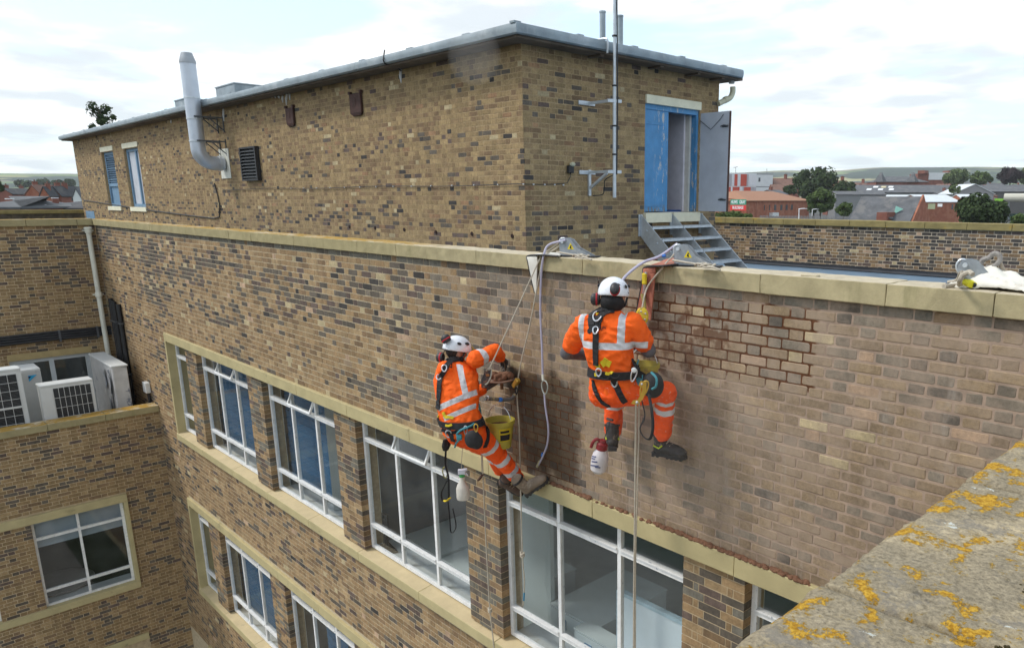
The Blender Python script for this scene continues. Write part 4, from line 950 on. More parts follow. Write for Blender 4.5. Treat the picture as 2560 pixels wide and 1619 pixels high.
# --------------------------------------------------------------- rope anchors on the coping
ANC = mat('dull_anchor_steel', (.30, .325, .35), .5, .3, var=.2, scale=20, col2=(.45, .45, .44), lo=.55, hi=.7, s2=12)
def anchor(label, x, y, ang, warn=True):
    a = thing('rope_anchor', label, 'anchor', (x, y, .137)); c, s = math.cos(ang), math.sin(ang)
    K = .84
    def T(u, w, z): return Vector((x+(u*c-w*s)*K, y+(u*s+w*c)*K, .139+z*K))
    mb = MB(); mb.hexa([T(-.20, -.08, 0), T(.30, -.08, 0), T(.30, .08, 0), T(-.20, .08, 0), T(-.20, -.08, .010), T(.30, -.08, .010), T(.30, .08, .010), T(-.20, .08, .010)]); mb.build('base_plate', BLACK, a)
    plates = []
    for w in (-.045, .045):
        P = [(-.12, .011), (-.13, .15), (-.10, .185), (-.05, .19), (.0, .175), (.08, .09), (.24, .016), (.24, .011)]
        mb = MB(); mb.prism([T(u, w-.004, z) for u, z in P], T(0, .008, 0)-T(0, 0, 0)); o = mb.build('side_plate', ANC, a); fix_normals(o)
    mb = MB(); mb.tube([T(-.085, -.07, .15), T(-.085, .07, .15)], .014, 10); mb.build('pin', GALV, a)
    for w in (-.02, .012): 
        mb = MB(); mb.tube([T(-.085+.035*math.cos(t)-.02, w, .14+.045*math.sin(t)) for t in np.linspace(0, 2*math.pi, 15)[:-1]], .007, 7, closed=True); mb.build('shackle', GALV, a, smooth=True)
    if warn:
        p0 = T(.005, -.0495, .10); mb = MB(); mb.poly([T(-.03, -.0505, .075), T(.045, -.0505, .075), T(.0075, -.0505, .14)]); mb.build('warning_sticker', mat('warning_yellow', (.75, .58, .02), .5), a)
        mb = MB()
        for u, z, r_ in ((.012, .112, .006), (.006, .100, .006), (.013, .092, .005), (.003, .088, .005), (.016, .083, .004)): mb.lathe(T(u, -.052, z), [(0, 0), (r_, 0), (r_, .0006), (0, .0006)], axis=T(0, -1, 0)-T(0, 0, 0), k=8)
        mb.build('sticker_figure', BLACK, a)
    return a, T
A1 = anchor('grey steel rope anchor on the coping above the left worker', -4.93, .10, .35)
A2 = anchor('grey steel rope anchor with a yellow warning sticker above the right worker', -3.60, .08, .35)
A3 = anchor('grey steel rope anchor under a white cloth at the far right of the coping', -1.52, .16, .30, False)
# ================================================================== PEOPLE
def blob(name, mb, voxel, sm, mats, parent, wr=0.0, wsc=16., mfun=None, hide=None):
    me = bpy.data.meshes.new(name); me.from_pydata(mb.v, [], mb.f)
    bm = bmesh.new(); bm.from_mesh(me); bmesh.ops.recalc_face_normals(bm, faces=bm.faces); bm.to_mesh(me); bm.free()
    t = bpy.data.objects.new('tmp', me); COL.objects.link(t)
    m = t.modifiers.new('r', 'REMESH'); m.mode = 'VOXEL'; m.voxel_size = voxel; m.use_smooth_shade = True
    if sm: m = t.modifiers.new('s', 'SMOOTH'); m.factor = .6; m.iterations = sm
    dg = bpy.context.evaluated_depsgraph_get(); me2 = bpy.data.meshes.new_from_object(t.evaluated_get(dg)); bpy.data.objects.remove(t); bpy.data.meshes.remove(me)
    me2.name = name; o0 = org(parent); n = len(me2.vertices)
    co = np.empty(n*3, 'f'); me2.vertices.foreach_get('co', co); co = co.reshape(-1, 3)
    if wr:
        no = np.empty(n*3, 'f'); me2.vertices.foreach_get('normal', no); no = no.reshape(-1, 3)
        for i in range(n):
            p = Vector(co[i]); w = mnoise.noise(Vector((p.x+p.y*.4, p.y, p.z*1.7+p.x*.8))*wsc)+.45*mnoise.noise(p*wsc*2.3)
            co[i] += no[i]*wr*(1-abs(w)*1.8)
    me2.vertices.foreach_set('co', (co-np.array(o0, 'f')).ravel()); me2.materials.clear()
    for m_ in (mats if isinstance(mats, list) else [mats]): me2.materials.append(m_)
    if mfun:
        for p in me2.polygons: p.material_index = mfun(p.center+o0)
    me2.polygons.foreach_set('use_smooth', [True]*len(me2.polygons)); me2.update()
    return link_mesh(name, me2, parent)
def limb(mb, pts, rad, k=12):
    mb.tube(pts, rad, k)
    for p, r in zip(pts, rad): mb.ball(p, r, 12, 9)
def loft(mb, secs, k=24):
    rs = []
    for c, X, Y_, rx, ry in secs:
        rs.append([Vector(c)+Vector(X)*(abs(math.cos(a))**.85*math.copysign(1, math.cos(a))*rx)+Vector(Y_)*(abs(math.sin(a))**.85*math.copysign(1, math.sin(a))*ry) for a in [2*math.pi*j/k for j in range(k)]])
    mb.rings(rs)
def bvh_of(objs):
    V = []; F = []
    for o in objs:
        n = len(V); oo = org(o); V += [v.co+oo for v in o.data.vertices]; F += [[n+i for i in p.vertices] for p in o.data.polygons]
    return BVHTree.FromPolygons(V, F)
def cast(bv, u, v, back=None):
    h = bv.ray_cast(CAM, ray(u, v).normalized())
    if h[0] is not None: return h[0], h[1]
    q = at_y(u, v, back if back is not None else -.5); nn = bv.find_nearest(q); return nn[0], nn[1]
def strap(bv, px, w, name, m, parent, lift=.006, th=.005, back=None, n=6):
    pts = []; cen = [(Vector((a, b, 0))) for a, b in px]
    for p in spline(cen, n): pts.append(cast(bv, p.x, p.y, back))
    P = [p+nn*lift for p, nn in pts]; N = [nn for p, nn in pts]
    P = [(P[max(i-1, 0)]+P[i]*2+P[min(i+1, len(P)-1)])/4 for i in range(len(P))]
    rs = []
    for i, p in enumerate(P):
        t = (P[min(i+1, len(P)-1)]-P[max(i-1, 0)]).normalized(); s = t.cross(N[i]).normalized()*w/2; u = N[i]*th/2
        rs.append([p-s-u, p+s-u, p+s+u, p-s+u])
    mb = MB(); mb.rings(rs); return mb.build(name, m, parent)
def stamp(bv, text, p00, p10, p01, name, m, parent, lift=.004, italic=.25):
    """lettering laid on a surface: p00 lower left, p10 lower right, p01 upper left (pixels of the photo)"""
    cu = bpy.data.curves.new('t', 'FONT'); cu.body = text; cu.resolution_u = 2; cu.shear = italic; cu.offset = .012
    t = bpy.data.objects.new('t', cu); COL.objects.link(t); dg = bpy.context.evaluated_depsgraph_get()
    me = bpy.data.meshes.new_from_object(t.evaluated_get(dg)); bpy.data.objects.remove(t); bpy.data.curves.remove(cu)
    bm = bmesh.new(); bm.from_mesh(me); bmesh.ops.subdivide_edges(bm, edges=[e for e in bm.edges if e.calc_length() > .12], cuts=1); bm.to_mesh(me); bm.free()
    xs = [v.co.x for v in me.vertices]; ysv = [v.co.y for v in me.vertices]; x0, x1, y0, y1 = min(xs), max(xs), min(ysv), max(ysv); o0 = org(parent)
    for v in me.vertices:
        a = (v.co.x-x0)/(x1-x0); b = (v.co.y-y0)/(y1-y0)
        u = p00[0]+(p10[0]-p00[0])*a+(p01[0]-p00[0])*b; w = p00[1]+(p10[1]-p00[1])*a+(p01[1]-p00[1])*b
        h, nn = cast(bv, u, w); v.co = h+nn*lift-o0
    me.materials.clear(); me.materials.append(m); me.name = name; return link_mesh(name, me, parent)

def hivis(name, base, bands, o0, dirt=0.0):
    t = NT(name); V = t.obj(); c = t.gain(base, t.rng(t.noise(5, 5, .6, vec=V), .3, .7, .88, 1.06, False)); m = None
    for (p, ax, hw, *lim) in bands:
        k = t.math('LESS_THAN', t.math('ABSOLUTE', t.dot(Vector(p)-o0, Vector(ax).normalized(), V)), hw)
        for L in lim:
            if L[0] == 'd': k = t.math('MULTIPLY', k, t.math('LESS_THAN', t.dist(Vector(L[1])-o0, V), L[2]))
            else: k = t.math('MULTIPLY', k, t.math('GREATER_THAN', t.dot(Vector(L[1])-o0, Vector(L[2]).normalized(), V), 0.0))
        m = k if m is None else t.math('MAXIMUM', m, k)
    if dirt: c = t.mix(t.math('MULTIPLY', t.rng(t.noise(30, 7, .75, vec=V), .60, .66), dirt), c, (.66, .56, .48)); 
    if m is not None: c = t.mix(m, c, t.gain((.60, .60, .62), t.rng(t.noise(12, 5, .6, vec=V), .3, .7, .82, 1.08)))
    t.bump(t.math('ADD', t.noise(8, 3, .55, vec=V, dist=1.0, stretch=(1, 1, 2.2)), t.math('MULTIPLY', t.noise(420, 2, .5, vec=V), .06)), .42, .030); return t.fin(c, .75, 0, .25)
ORANGE = (.98, .135, .012)
SKIN = mat('weathered_skin', (.36, .17, .11), .55, var=.12, scale=14)
HAIR = mat('dark_cropped_hair', (.03, .022, .018), .8)
SLEEVE = mat('dark_grey_sleeve', (.115, .108, .118), .85, var=.12, scale=9)
SNOOD = mat('black_snood', (.018, .017, .018), .8)
HELM = mat('white_helmet_shell', (.74, .76, .80), .35, var=.05, scale=6, spec=.5, col2=(.5, .47, .43), lo=.64, hi=.74, s2=10)
RED = mat('red_ring', (.42, .02, .03), .5)
CUP = mat('ear_cup_black', (.035, .033, .035), .45, var=.3, scale=20)
WEB = mat('black_webbing', (.020, .020, .022), .75, var=.25, scale=30)
YEL = mat('yellow_padding', (.60, .46, .02), .7, var=.15, scale=20)
GOLD = mat('gold_alloy', (.62, .40, .08), .35, .6, var=.15, scale=20)
STEEL = mat('alloy_steel', (.62, .62, .64), .3, .8)
BOOTB = mat('dusty_black_boot', (.035, .033, .032), .7, var=.4, scale=12, bump=.3, bscale=60, col2=(.22, .18, .14), lo=.56, hi=.7, s2=14)
BOOTT = mat('dusty_tan_boot', (.20, .155, .115), .85, var=.25, scale=12, bump=.3, bscale=60, col2=(.36, .30, .24), lo=.5, hi=.68, s2=10)
LIME = mat('lime_trim', (.50, .62, .03), .6)
GLOVE = mat('dark_glove', (.06, .055, .055), .8, var=.3, scale=20)
PRINT = mat('dark_print', (.022, .018, .02), .7)

def person(label, base, J, Rv, Fv, hup, hf, arm_mat, sleeve_len, torso, trouser_k, snood, bands_shirt, bands_leg, dirt):
    """one continuous body; clothing and gear are its children"""
    P = thing('person', label, 'person', base); o0 = org(P)
    U = Vector((0, 0, 1)); hup = Vector(hup).normalized(); hf = Vector(hf); hf = (hf-hup*hf.dot(hup)).normalized(); hr = hf.cross(hup)
    H = J['head']
    mb = MB()                                                        # body
    mb.ball(H+hup*.025, (.078, .098, .112), 16, 12, (hr, hf, hup)); mb.ball(H-hup*.06+hf*.03, (.056, .066, .055), 14, 10, (hr, hf, hup))
    mb.ball(H-hup*.02+hf*.10, (.014, .022, .022), 8, 6, (hr, hf, hup))                        # nose
    mb.ball(H-hup*.075+hf*.088, (.022, .010, .008), 8, 6, (hr, hf, hup)); mb.ball(H+hup*.02+hf*.088, (.05, .014, .012), 10, 6, (hr, hf, hup))
    for s in (-1, 1): mb.ball(H+hr*.08*s-hup*.015-hf*.005, (.012, .026, .034), 8, 7, (hr, hf, hup))
    limb(mb, [J['neck']-U*.02, H-hup*.05-hf*.01], [.062, .055])
    limb(mb, [J['pel'], J['pel'].lerp(J['neck'], .35), J['pel'].lerp(J['neck'], .7), J['neck']-U*.04], [.10, .095, .095, .06])
    for s in 'LR':
        limb(mb, [J[s+'s'], J[s+'e'], J[s+'h']], [.066, .056, .034]); limb(mb, [J[s+'hip'], J[s+'k'], J[s+'a']], [.085, .062, .045])
    body = blob('body', mb, .011, 3, [SKIN, arm_mat], P, mfun=lambda c: 0 if (c-H).length < .17 or (c-J['neck']).length < .05 else 1)
    for s in 'LR':                                                   # hands: palm, four curled fingers, thumb
        w = J[s+'h']; d = (w-J[s+'e']).normalized(); side = d.cross(U).normalized()*(1 if s == 'R' else -1); nrm = side.cross(d).normalized()
        mb = MB(); mb.tube([w-d*.02, w+d*.03, w+d*.085], [.030, .036, .036], 10, flat=.55); mb.ball(w+d*.085, (.034, .014, .02), 8, 6, (side, nrm, d))
        for k in range(4):
            L = (.072, .080, .075, .058)[k]; b = w+d*.088+side*(.027-.018*k); q1 = b+d*L*.5-nrm*.008; q2 = q1+d*L*.22-nrm*L*.42; q3 = q2-d*L*.12-nrm*L*.30
            limb(mb, [b, q1, q2, q3], [.0095, .009, .0085, .0075], 8)
        limb(mb, [w+d*.02+side*.030, w+d*.055+side*.052-nrm*.012, w+d*.088+side*.046-nrm*.034], [.012, .0105, .009], 8)
        blob('glove', mb, .0048, 2, GLOVE, P)
    # eyes and mouth line
    for s in (-1, 1): mb = MB(); mb.ball(H+hf*.088+hr*.03*s+hup*.005, (.012, .008, .007), 8, 6, (hr, hf, hup)); mb.build('eye', mat('eye_white', (.6, .6, .58), .3), P)
    mb = MB(); mb.ball(H+hup*.03-hf*.012, (.083, .100, .112), 16, 12, (hr, hf, hup)); mb.build('hair', HAIR, P, smooth=True)
    # shirt
    mb = MB(); loft(mb, [(J['pel']*(1-f)+J['neck']*f+Vector(ofs), Rv, Fv, rx, ry) for f, rx, ry, ofs in torso])
    for s in 'LR':
        a, b = J[s+'s'], J[s+'e']; f = sleeve_len[s]
        e = J[s+'h'] if f > 1 else None
        if e is not None: limb(mb, [a, (a+b)/2, b, b+(e-b)*(f-1)], [.076, .068, .060, .052])
        else: limb(mb, [a, (a+b)/2, a+(b-a)*f], [.078, .076, .074])
    shirt = blob('shirt', mb, .010, 5, hivis('orange_shirt_'+base_name(label), ORANGE, bands_shirt, o0), P, .0105, 10.)
    # trousers
    mb = MB(); mb.ball(J['pel']-U*.015, (.185*trouser_k, .148*trouser_k, .13), 18, 12, (Rv, Fv, U))
    for s in 'LR':
        h, k_, a = J[s+'hip'], J[s+'k'], J[s+'a']; e = a+(k_-a)*.10
        limb(mb, [h, (h+k_)/2, k_, (k_+e)/2, e], [.110, .096, .082, .075, .066], 14)
    tro = blob('trousers', mb, .011, 5, hivis('orange_trousers_'+base_name(label), (.95, .105, .012), bands_leg, o0, dirt), P, .0105, 11.)
    # helmet: shell, brim band, vents, ear cups
    mb = MB(); c = H+hup*.035; rs = []; k = 28
    for a in np.linspace(.02, 1.0, 12):
        th = a*1.72; rr_ = math.sin(th); z = math.cos(th)
        rs.append([c+hr*(.113*rr_*math.cos(2*math.pi*j/k))+hf*(.136*rr_*math.sin(2*math.pi*j/k))+hup*(.114*z+(.012*math.sin(2*math.pi*j/k)-.012)*max(0, a-.6)*2) for j in range(k)])
    mb.rings(rs); hel = blob('helmet', mb, .007, 2, HELM, P)
    mb = MB()
    for s in (-1, 1):
        for (f_, u_, r_) in ((-.045, .062, .022), (.035, .075, .020)):
            q = c+hr*s*.107+hf*f_+hup*(u_-.02); n_ = (hr*s+hup*.45).normalized(); mb.ball(q+n_*.004-hr*s*.008, (.024, .007, .014), 8, 6, (hf, n_, n_.cross(hf)))
    mb.build('vent', BLACK, hel)
    mb = MB()
    for s in (-1, 1): mb.tube([c+hr*s*.10+hf*.03-hup*.02, c+hr*s*.088-hup*.09+hf*.02, H-hup*.115+hf*.055], .007, 6)
    mb.build('chin_strap', WEB, P)
    if snood: mb = MB(); mb.ball(H-hup*.035-hf*.012, (.090, .106, .080), 16, 12, (hr, hf, hup)); mb.build('snood', SNOOD, P, smooth=True)
    return P, body, shirt, tro, hel, (hr, hf, hup, c)
def base_name(l): return 'one' if 'left' in l else 'two'
def ear_cup(P, c, n, upv):
    n = Vector(n).normalized(); a = n.cross(Vector(upv)).normalized(); b = a.cross(n)
    mb = MB(); mb.lathe(c, [(.0, .034), (.020, .033), (.034, .024), (.040, .006), (.038, -.004), (0, -.004)], axis=n, k=18, sx=.85, sy=1.12, xdir=a); o = mb.build('ear_defender', CUP, P, smooth=True)
    mb = MB(); mb.lathe(Vector(c)-n*.013, [(.0, -.004), (.039, -.004), (.043, .001), (.042, .008), (0, .009)], axis=n, k=18, sx=.85, sy=1.12, xdir=a); mb.build('red_ring', RED, o)
    mb = MB(); mb.lathe(Vector(c)-n*.026, [(0, -.008), (.034, -.008), (.038, 0), (.036, .010), (0, .010)], axis=n, k=18, sx=.85, sy=1.12, xdir=a); mb.build('cushion', BLACK, o)
def boot(P, heel, toe, upv, m, trim=None, laces=True):
    heel = Vector(heel); d = (Vector(toe)-heel).normalized(); u = Vector(upv); u = (u-d*u.dot(d)).normalized(); s = d.cross(u)
    T = lambda a, b, c: heel+d*a+s*b+u*c
    mb = MB(); limb(mb, [T(.06, 0, .20), T(.055, 0, .14), T(.055, 0, .09)], [.060, .054, .052]); limb(mb, [T(.045, 0, .06), T(.13, 0, .065), T(.19, 0, .055), T(.235, 0, .045)], [.050, .052, .050, .044])
    mb.ball(T(.225, 0, .045), (.062, .052, .036), 12, 9, (d, s, u)); b_ = blob('boot', mb, .007, 3, m, P, .002, 40)
    mb = MB(); out = [(-.012, .030), (.03, .040), (.10, .036), (.18, .050), (.25, .044), (.285, .018), (.285, -.018), (.25, -.044), (.18, -.050), (.10, -.036), (.03, -.040), (-.012, -.030)]
    mb.prism([T(a, b, 0) for a, b in out], u*.028); 
    for a in (.0, .04, .13, .17, .21, .25): mb.obox(T(a, 0, -.005), d, s, u, .010, .036, .006)
    o = mb.build('sole', BLACK, b_); fix_normals(o)
    mb = MB()
    for i in range(4):
        a = .075+.028*i; h = .148-.018*i-(.010 if i else 0); mb.tube([T(a+.025, -.034, h-.004), T(a+.035, 0, h+.012-.010*i*.2), T(a+.025, .034, h-.004)], .004, 5)
    mb.build('laces', mat('dull_laces', (.33, .27, .20), .9), b_)
    if trim:
        mb = MB()
        for s_ in (-1, 1): mb.tube([T(.02, s_*.050, .09), T(.07, s_*.054, .075), T(.10, s_*.052, .10)], .006, 5)
        mb.build('trim', trim, b_)
    mb = MB(); mb.lathe(T(.06, 0, .185), [(.050, 0), (.066, .004), (.066, .022), (.050, .03)], axis=u, k=14); mb.build('cuff', BLACK, b_)
def belt_ring(P, c, X, Y_, rx, ry, w, th, name, m, U=Vector((0, 0, 1))):
    rs = []; k = 36
    for j in range(k):
        a = 2*math.pi*j/k; o = Vector(X)*math.cos(a)*rx+Vector(Y_)*math.sin(a)*ry; n = (Vector(X)*math.cos(a)/rx+Vector(Y_)*math.sin(a)/ry).normalized()
        p = Vector(c)+o; rs.append([p-U*w/2, p-U*w/2+n*th, p+U*w/2+n*th, p+U*w/2])
    mb = MB(); mb.rings(rs, closed=True); o = mb.build(name, m, P); fix_normals(o); return o
def carabiner(P, c, a, b, L=.055, W=.030, m=STEEL, name='carabiner', r=.0055):
    mb = MB(); a = Vector(a).normalized(); b = Vector(b).normalized()
    mb.tube([Vector(c)+a*(L*math.sin(t))+b*(W*math.cos(t)*(1+.25*math.sin(t))) for t in np.linspace(0, 2*math.pi, 17)[:-1]], r, 7, closed=True); return mb.build(name, m, P, smooth=True)

# ------------------------------------------------------------------ right worker
def JJ(d): return {k: at_y(*v) for k, v in d.items()}
J2 = JJ(dict(pel=(1535, 968, -.55), waist=(1531, 905, -.60), chest=(1522, 830, -.60), neck=(1522, 778, -.58), head=(1533, 743, -.55),
    Ls=(1460, 812, -.68), Rs=(1581, 808, -.50), Le=(1417, 882, -.62), Lh=(1500, 893, -.30), Re=(1622, 876, -.36), Rh=(1600, 862, -.12),
    Lhip=(1509, 982, -.59), Rhip=(1570, 976, -.49), Lk=(1536, 985, -.20), La=(1532, 1085, -.16), Rk=(1664, 981, -.24), Ra=(1655, 1092, -.15)))
R2 = Vector((.884, .468, 0)); F2 = Vector((-.468, .884, 0)); U_ = Vector((0, 0, 1))
bc = at_y(1522, 872, -.74); sl = at_y(1452, 826, -.75); sr = at_y(1543, 826, -.70)
legax = lambda J, s: (J[s+'a']-J[s+'k'])
band2 = [(bc, (0, 0, 1), .026, ('d', bc, .32)),
         (sr, R2, .026, ('h', bc, (0, 0, 1)), ('d', sr, .22)), (sl, R2, .020, ('h', bc, (0, 0, 1)), ('d', sl, .20))]
lb2 = []
for (u, v, y, s, hw) in ((1654, 997, -.24, 'R', .014), (1654, 1019, -.22, 'R', .026), (1537, 1012, -.2, 'L', .026)):
    p = at_y(u, v, y); lb2.append((p, legax(J2, s)+Vector((0, 0, -.05)), hw, ('d', p, .16)))
W2, b2_, sh2, tr2, he2, hx2 = person('worker in orange shirt and trousers nearer the camera, back turned, hanging by the wet patch', (-3.75, -.5, -1.35), J2, R2, F2, (-.10, .22, 1), F2, SLEEVE, {'L': .66, 'R': .66},
    [(-.10, .170, .135, (0, 0, 0)), (.0, .182, .140, (0, 0, 0)), (.22, .162, .122, (0, 0, 0)), (.45, .174, .125, (-.01, -.02, 0)), (.68, .190, .122, (-.01, -.02, 0)), (.84, .184, .110, (0, 0, 0)), (.93, .135, .095, (0, 0, 0)), (1.02, .068, .066, (0, 0, 0))], 1.02, True, band2, lb2, .8)
hr, hf, hup, hc = hx2
ear_cup(W2, at_y(1488, 748, -.66), -R2-F2*.25, U_); ear_cup(W2, at_y(1537, 722, -.73), -F2+U_*.7+R2*.1, U_)
mb = MB(); mb.tube(spline([at_y(1496, 742, -.66), hc-hr*.118+hup*.03, hc-hr*.10-hf*.06+hup*.075]), .005, 6); mb.tube(spline([at_y(1537, 722, -.70), hc+hr*.06-hf*.11+hup*.05, hc+hr*.112+hup*.0]), .005, 6); mb.build('ear_defender_arm', BLACK, W2)
bv2 = bvh_of([sh2, tr2]); Z5 = lambda x, y: (1380+.3348*x, 680+.3348*y)
strap(bv2, [Z5(338, 330), Z5(330, 420), Z5(328, 520), Z5(332, 700)], .044, 'dorsal_strap', WEB, W2, .010, .009)
strap(bv2, [Z5(400, 285), Z5(345, 292), Z5(300, 325), Z5(300, 400), Z5(318, 440)], .048, 'yoke_strap', WEB, W2, .012, .010)
strap(bv2, [Z5(460, 290), Z5(400, 300), Z5(362, 345), Z5(345, 420)], .044, 'yoke_strap', WEB, W2, .012, .010)
ctr = (J2['waist']*.72+J2['pel']*.28)
def section_belt(P, J, Rv, Fv, f, rx, ry, tilt):
    c = J['pel']*(1-f)+J['waist']*f
    b = belt_ring(P, c, Rv, Fv, rx, ry, .060, .014, 'belt', WEB, (U_+Rv*tilt).normalized()); return c
c2 = section_belt(W2, J2, R2, F2, .62, .180, .138, .10)
bvb = bvh_of([sh2, tr2]+[o for o in W2.children if o.name.startswith('belt')])
for pts, w in (([Z5(372, 690), Z5(400, 672), Z5(440, 690)], .058), ([Z5(405, 640), Z5(392, 662), Z5(390, 690)], .034), ([Z5(325, 685), Z5(345, 700), Z5(360, 694)], .03), ([Z5(400, 752), Z5(425, 757), Z5(455, 745)], .026), ([Z5(322, 762), Z5(340, 765)], .030)):
    strap(bvb, pts, w*.8, 'yellow_pad', YEL, W2, .006, .008)
for pts, w in (([Z5(310, 800), Z5(325, 880), Z5(370, 960), Z5(430, 1000)], .032), ([Z5(455, 790), Z5(490, 870), Z5(525, 940), Z5(548, 968)], .044), ([Z5(620, 650), Z5(680, 690), Z5(740, 760), Z5(780, 830)], .046)):
    strap(bvb, pts, w, 'leg_strap', WEB, W2, .008, .008)
for q, s1 in ((Z5(340, 340), .9), (Z5(330, 440), .5), (Z5(467, 820), .6), (Z5(357, 745), .5)):
    h, n = cast(bvb, *q); t = n.cross(R2).normalized(); carabiner(W2, h+n*.018, t, R2, .040*s1+.008, .030*s1+.004, STEEL, 'buckle', .006)
h, n = cast(bvb, *Z5(345, 322)); mb = MB(); mb.lathe(h+n*.02, [(0, 0), (.014, 0), (.0, .004)], axis=n, k=3); mb.build('yellow_triangle', YEL, W2)
for q in (Z5(400, 770), Z5(470, 760), Z5(545, 745), Z5(600, 690)):
    h, n = cast(bvb, *q); mb = MB(); mb.tube([h+n*.016+R2*.035*math.cos(a)-U_*.028*math.sin(a) for a in np.linspace(0, math.pi, 9)], .005, 6); mb.build('gear_loop', WEB, W2)
# gear on the right hip: teal lanyard knot, gold rope grab, cord, black tool bag
h, n = cast(bvb, *Z5(628, 800)); 
mb = MB()
for k in range(7): mb.tube([h+n*.03+U_*(.03-.012*k)+R2*.018*math.cos(a)+n*.016*math.sin(a) for a in np.linspace(0, 2*math.pi, 9)[:-1]], .007, 6, closed=True)
mb.tube(spline([h+n*.03+U_*.04, h+n*.03+U_*.09-R2*.02, h+n*.02+U_*.15]), .007, 6); mb.build('lanyard_knot', TEAL, W2)
def gold_grab(P, c, a, b, n):
    out = [(-.015, .085), (.03, .075), (.042, .02), (.036, -.05), (.010, -.095), (-.04, -.085), (-.03, -.06), (.0, -.055), (.012, -.02), (.012, .03), (-.02, .05)]
    mb = MB(); mb.prism([c+Vector(b)*x+Vector(a)*y-Vector(n)*.008 for x, y in out], Vector(n)*.018); o = mb.build('rope_grab', GOLD, P); fix_normals(o)
    mb = MB(); mb.ball(c-Vector(a)*.075+Vector(n)*.012, .012, 8, 6); mb.ball(c+Vector(a)*.06+Vector(n)*.012, .009, 8, 6); mb.build('rivet', STEEL, o)
g = at_y(1599, 980, -.72); gn = (CAM-g).normalized(); gb = gn.cross(U_).normalized()*-1; ga = (U_+gb*.25).normalized(); gold_grab(W2, g, ga, gb, gn)
carabiner(W2, at_y(1610, 972, -.70), ga, gb, .06, .024, GOLD, 'carabiner', .006); carabiner(W2, at_y(1584, 938, -.70), ga, gb, .045, .018)
mb = MB(); mb.tube(spline([at_y(1605, 1002, -.66), at_y(1612, 1040, -.64), at_y(1600, 1070, -.62), at_y(1610, 1092, -.62), at_y(1625, 1096, -.62), at_y(1632, 1070, -.62), at_y(1630, 1030, -.6), at_y(1622, 985, -.56)], 6), .011, 8, flat=.4); mb.build('webbing_sling', WEB, W2)
mb = MB(); mb.tube(spline([at_y(1628, 930, -.50), at_y(1641, 945, -.5), at_y(1640, 965, -.5), at_y(1630, 972, -.5)], 5), .009, 7); mb.build('teal_cord', TEAL, W2)
mb = MB(); q = at_y(1632, 962, -.44); mb.ball(q, (.085, .07, .10), 12, 10, (R2, F2, U_)); blob('tool_pouch', mb, .008, 2, mat('black_pouch', (.028, .028, .03), .8, var=.3, scale=14), W2)
mb = MB(); mb.ball(at_y(1585, 925, -.70), (.020, .006, .020), 8, 6, (R2, F2, U_)); mb.build('white_tag', ACWHITE, W2)
boot(W2, at_y(1637, 1134, -.15), at_y(1712, 1147, -.10), U_+Vector((-.05, -.05, 0)), BOOTB, LIME); boot(W2, at_y(1531, 1124, -.27), at_y(1531, 1112, -.02), U_, BOOTB, LIME)
stamp(bv2, 'AIN', Z5(347, 441), Z5(404, 424), Z5(350, 413), 'print_letters', PRINT, W2)
h, n = cast(bv2, *Z5(280, 440)); mb = MB(); mb.lathe(h+n*.003, [(0, 0), (.021, 0), (.021, .001), (0, .001)], axis=n, k=6); mb.build('print_logo', PRINT, W2)

# ------------------------------------------------------------------ left worker
J1 = JJ(dict(pel=(1158, 1068, -.70), waist=(1147, 1035, -.75), chest=(1150, 950, -.68), neck=(1138, 905, -.63), head=(1141, 878, -.60),
    Ls=(1115, 922, -.74), Rs=(1188, 898, -.54), Re=(1237, 876, -.32), Rh=(1253, 896, -.12), Le=(1180, 985, -.40), Lh=(1238, 955, -.16),
    Lhip=(1146, 1082, -.74), Rhip=(1182, 1078, -.64), Rk=(1246, 1138, -.34), Ra=(1297, 1198, -.14), Lk=(1232, 1125, -.30), La=(1254, 1178, -.06)))
R1 = (J1['Rs']-J1['Ls']); R1.z = 0; R1.normalize(); F1 = Vector((-R1.y, R1.x, 0)); A1x = (J1['neck']-J1['pel']).normalized()
Z4 = lambda x, y: (1060+.302*x, 800+.302*y)
R1b = (R1+Vector((0, 0, .25))).normalized()
vb = at_y(1146, 945, -.80); hb = at_y(1140, 997, -.83); hb2 = at_y(1150, 1026, -.84); ab = at_y(1200, 901, -.46)
band1 = [(vb, R1b, .026, ('h', hb, A1x), ('d', vb, .26)), (hb, (A1x+R1*-.30).normalized(), .025, ('d', hb, .26)), (hb2, (A1x+R1*-.30).normalized(), .022, ('d', hb2, .24)), (ab, J1['Re']-J1['Rs'], .030, ('d', ab, .15))]
lb1 = []
for (x, y, dd) in ((575, 1080, -.48), (655, 1185, -.34), (720, 1255, -.24)):
    p = at_y(*Z4(x, y), dd); lb1.append((p, J1['Ra']-J1['Rhip'], .027, ('d', p, .13)))
p = at_y(*Z4(540, 1160), -.30); lb1.append((p, J1['La']-J1['Lk'], .022, ('d', p, .08)))
W1, b1_, sh1, tr1, he1, hx1 = person('worker in orange farther left, reaching to the wall with a trowel, one leg stretched out', (-5.6, -.6, -2.2), J1, R1, F1, (.02, .30, 1), (.10, .95, -.12), SLEEVE, {'L': 1.4, 'R': 1.75},
    [(-.10, .180, .145, (0, 0, 0)), (.05, .190, .145, (0, 0, 0)), (.28, .178, .14, (-.01, -.02, 0)), (.50, .190, .14, (0, -.02, 0)), (.74, .200, .130, (0, -.01, 0)), (.88, .180, .11, (0, 0, 0)), (.96, .120, .09, (0, 0, 0)), (1.03, .068, .066, (0, 0, 0))], .98, False, band1, lb1, .25)
hr, hf, hup, hc = hx1
ear_cup(W1, at_y(1114, 846, -.72), (-hr*.5-hf*.5+hup*.7), hup); ear_cup(W1, at_y(1100, 893, -.76), (-hr-hf*.6-hup*.2), hup)
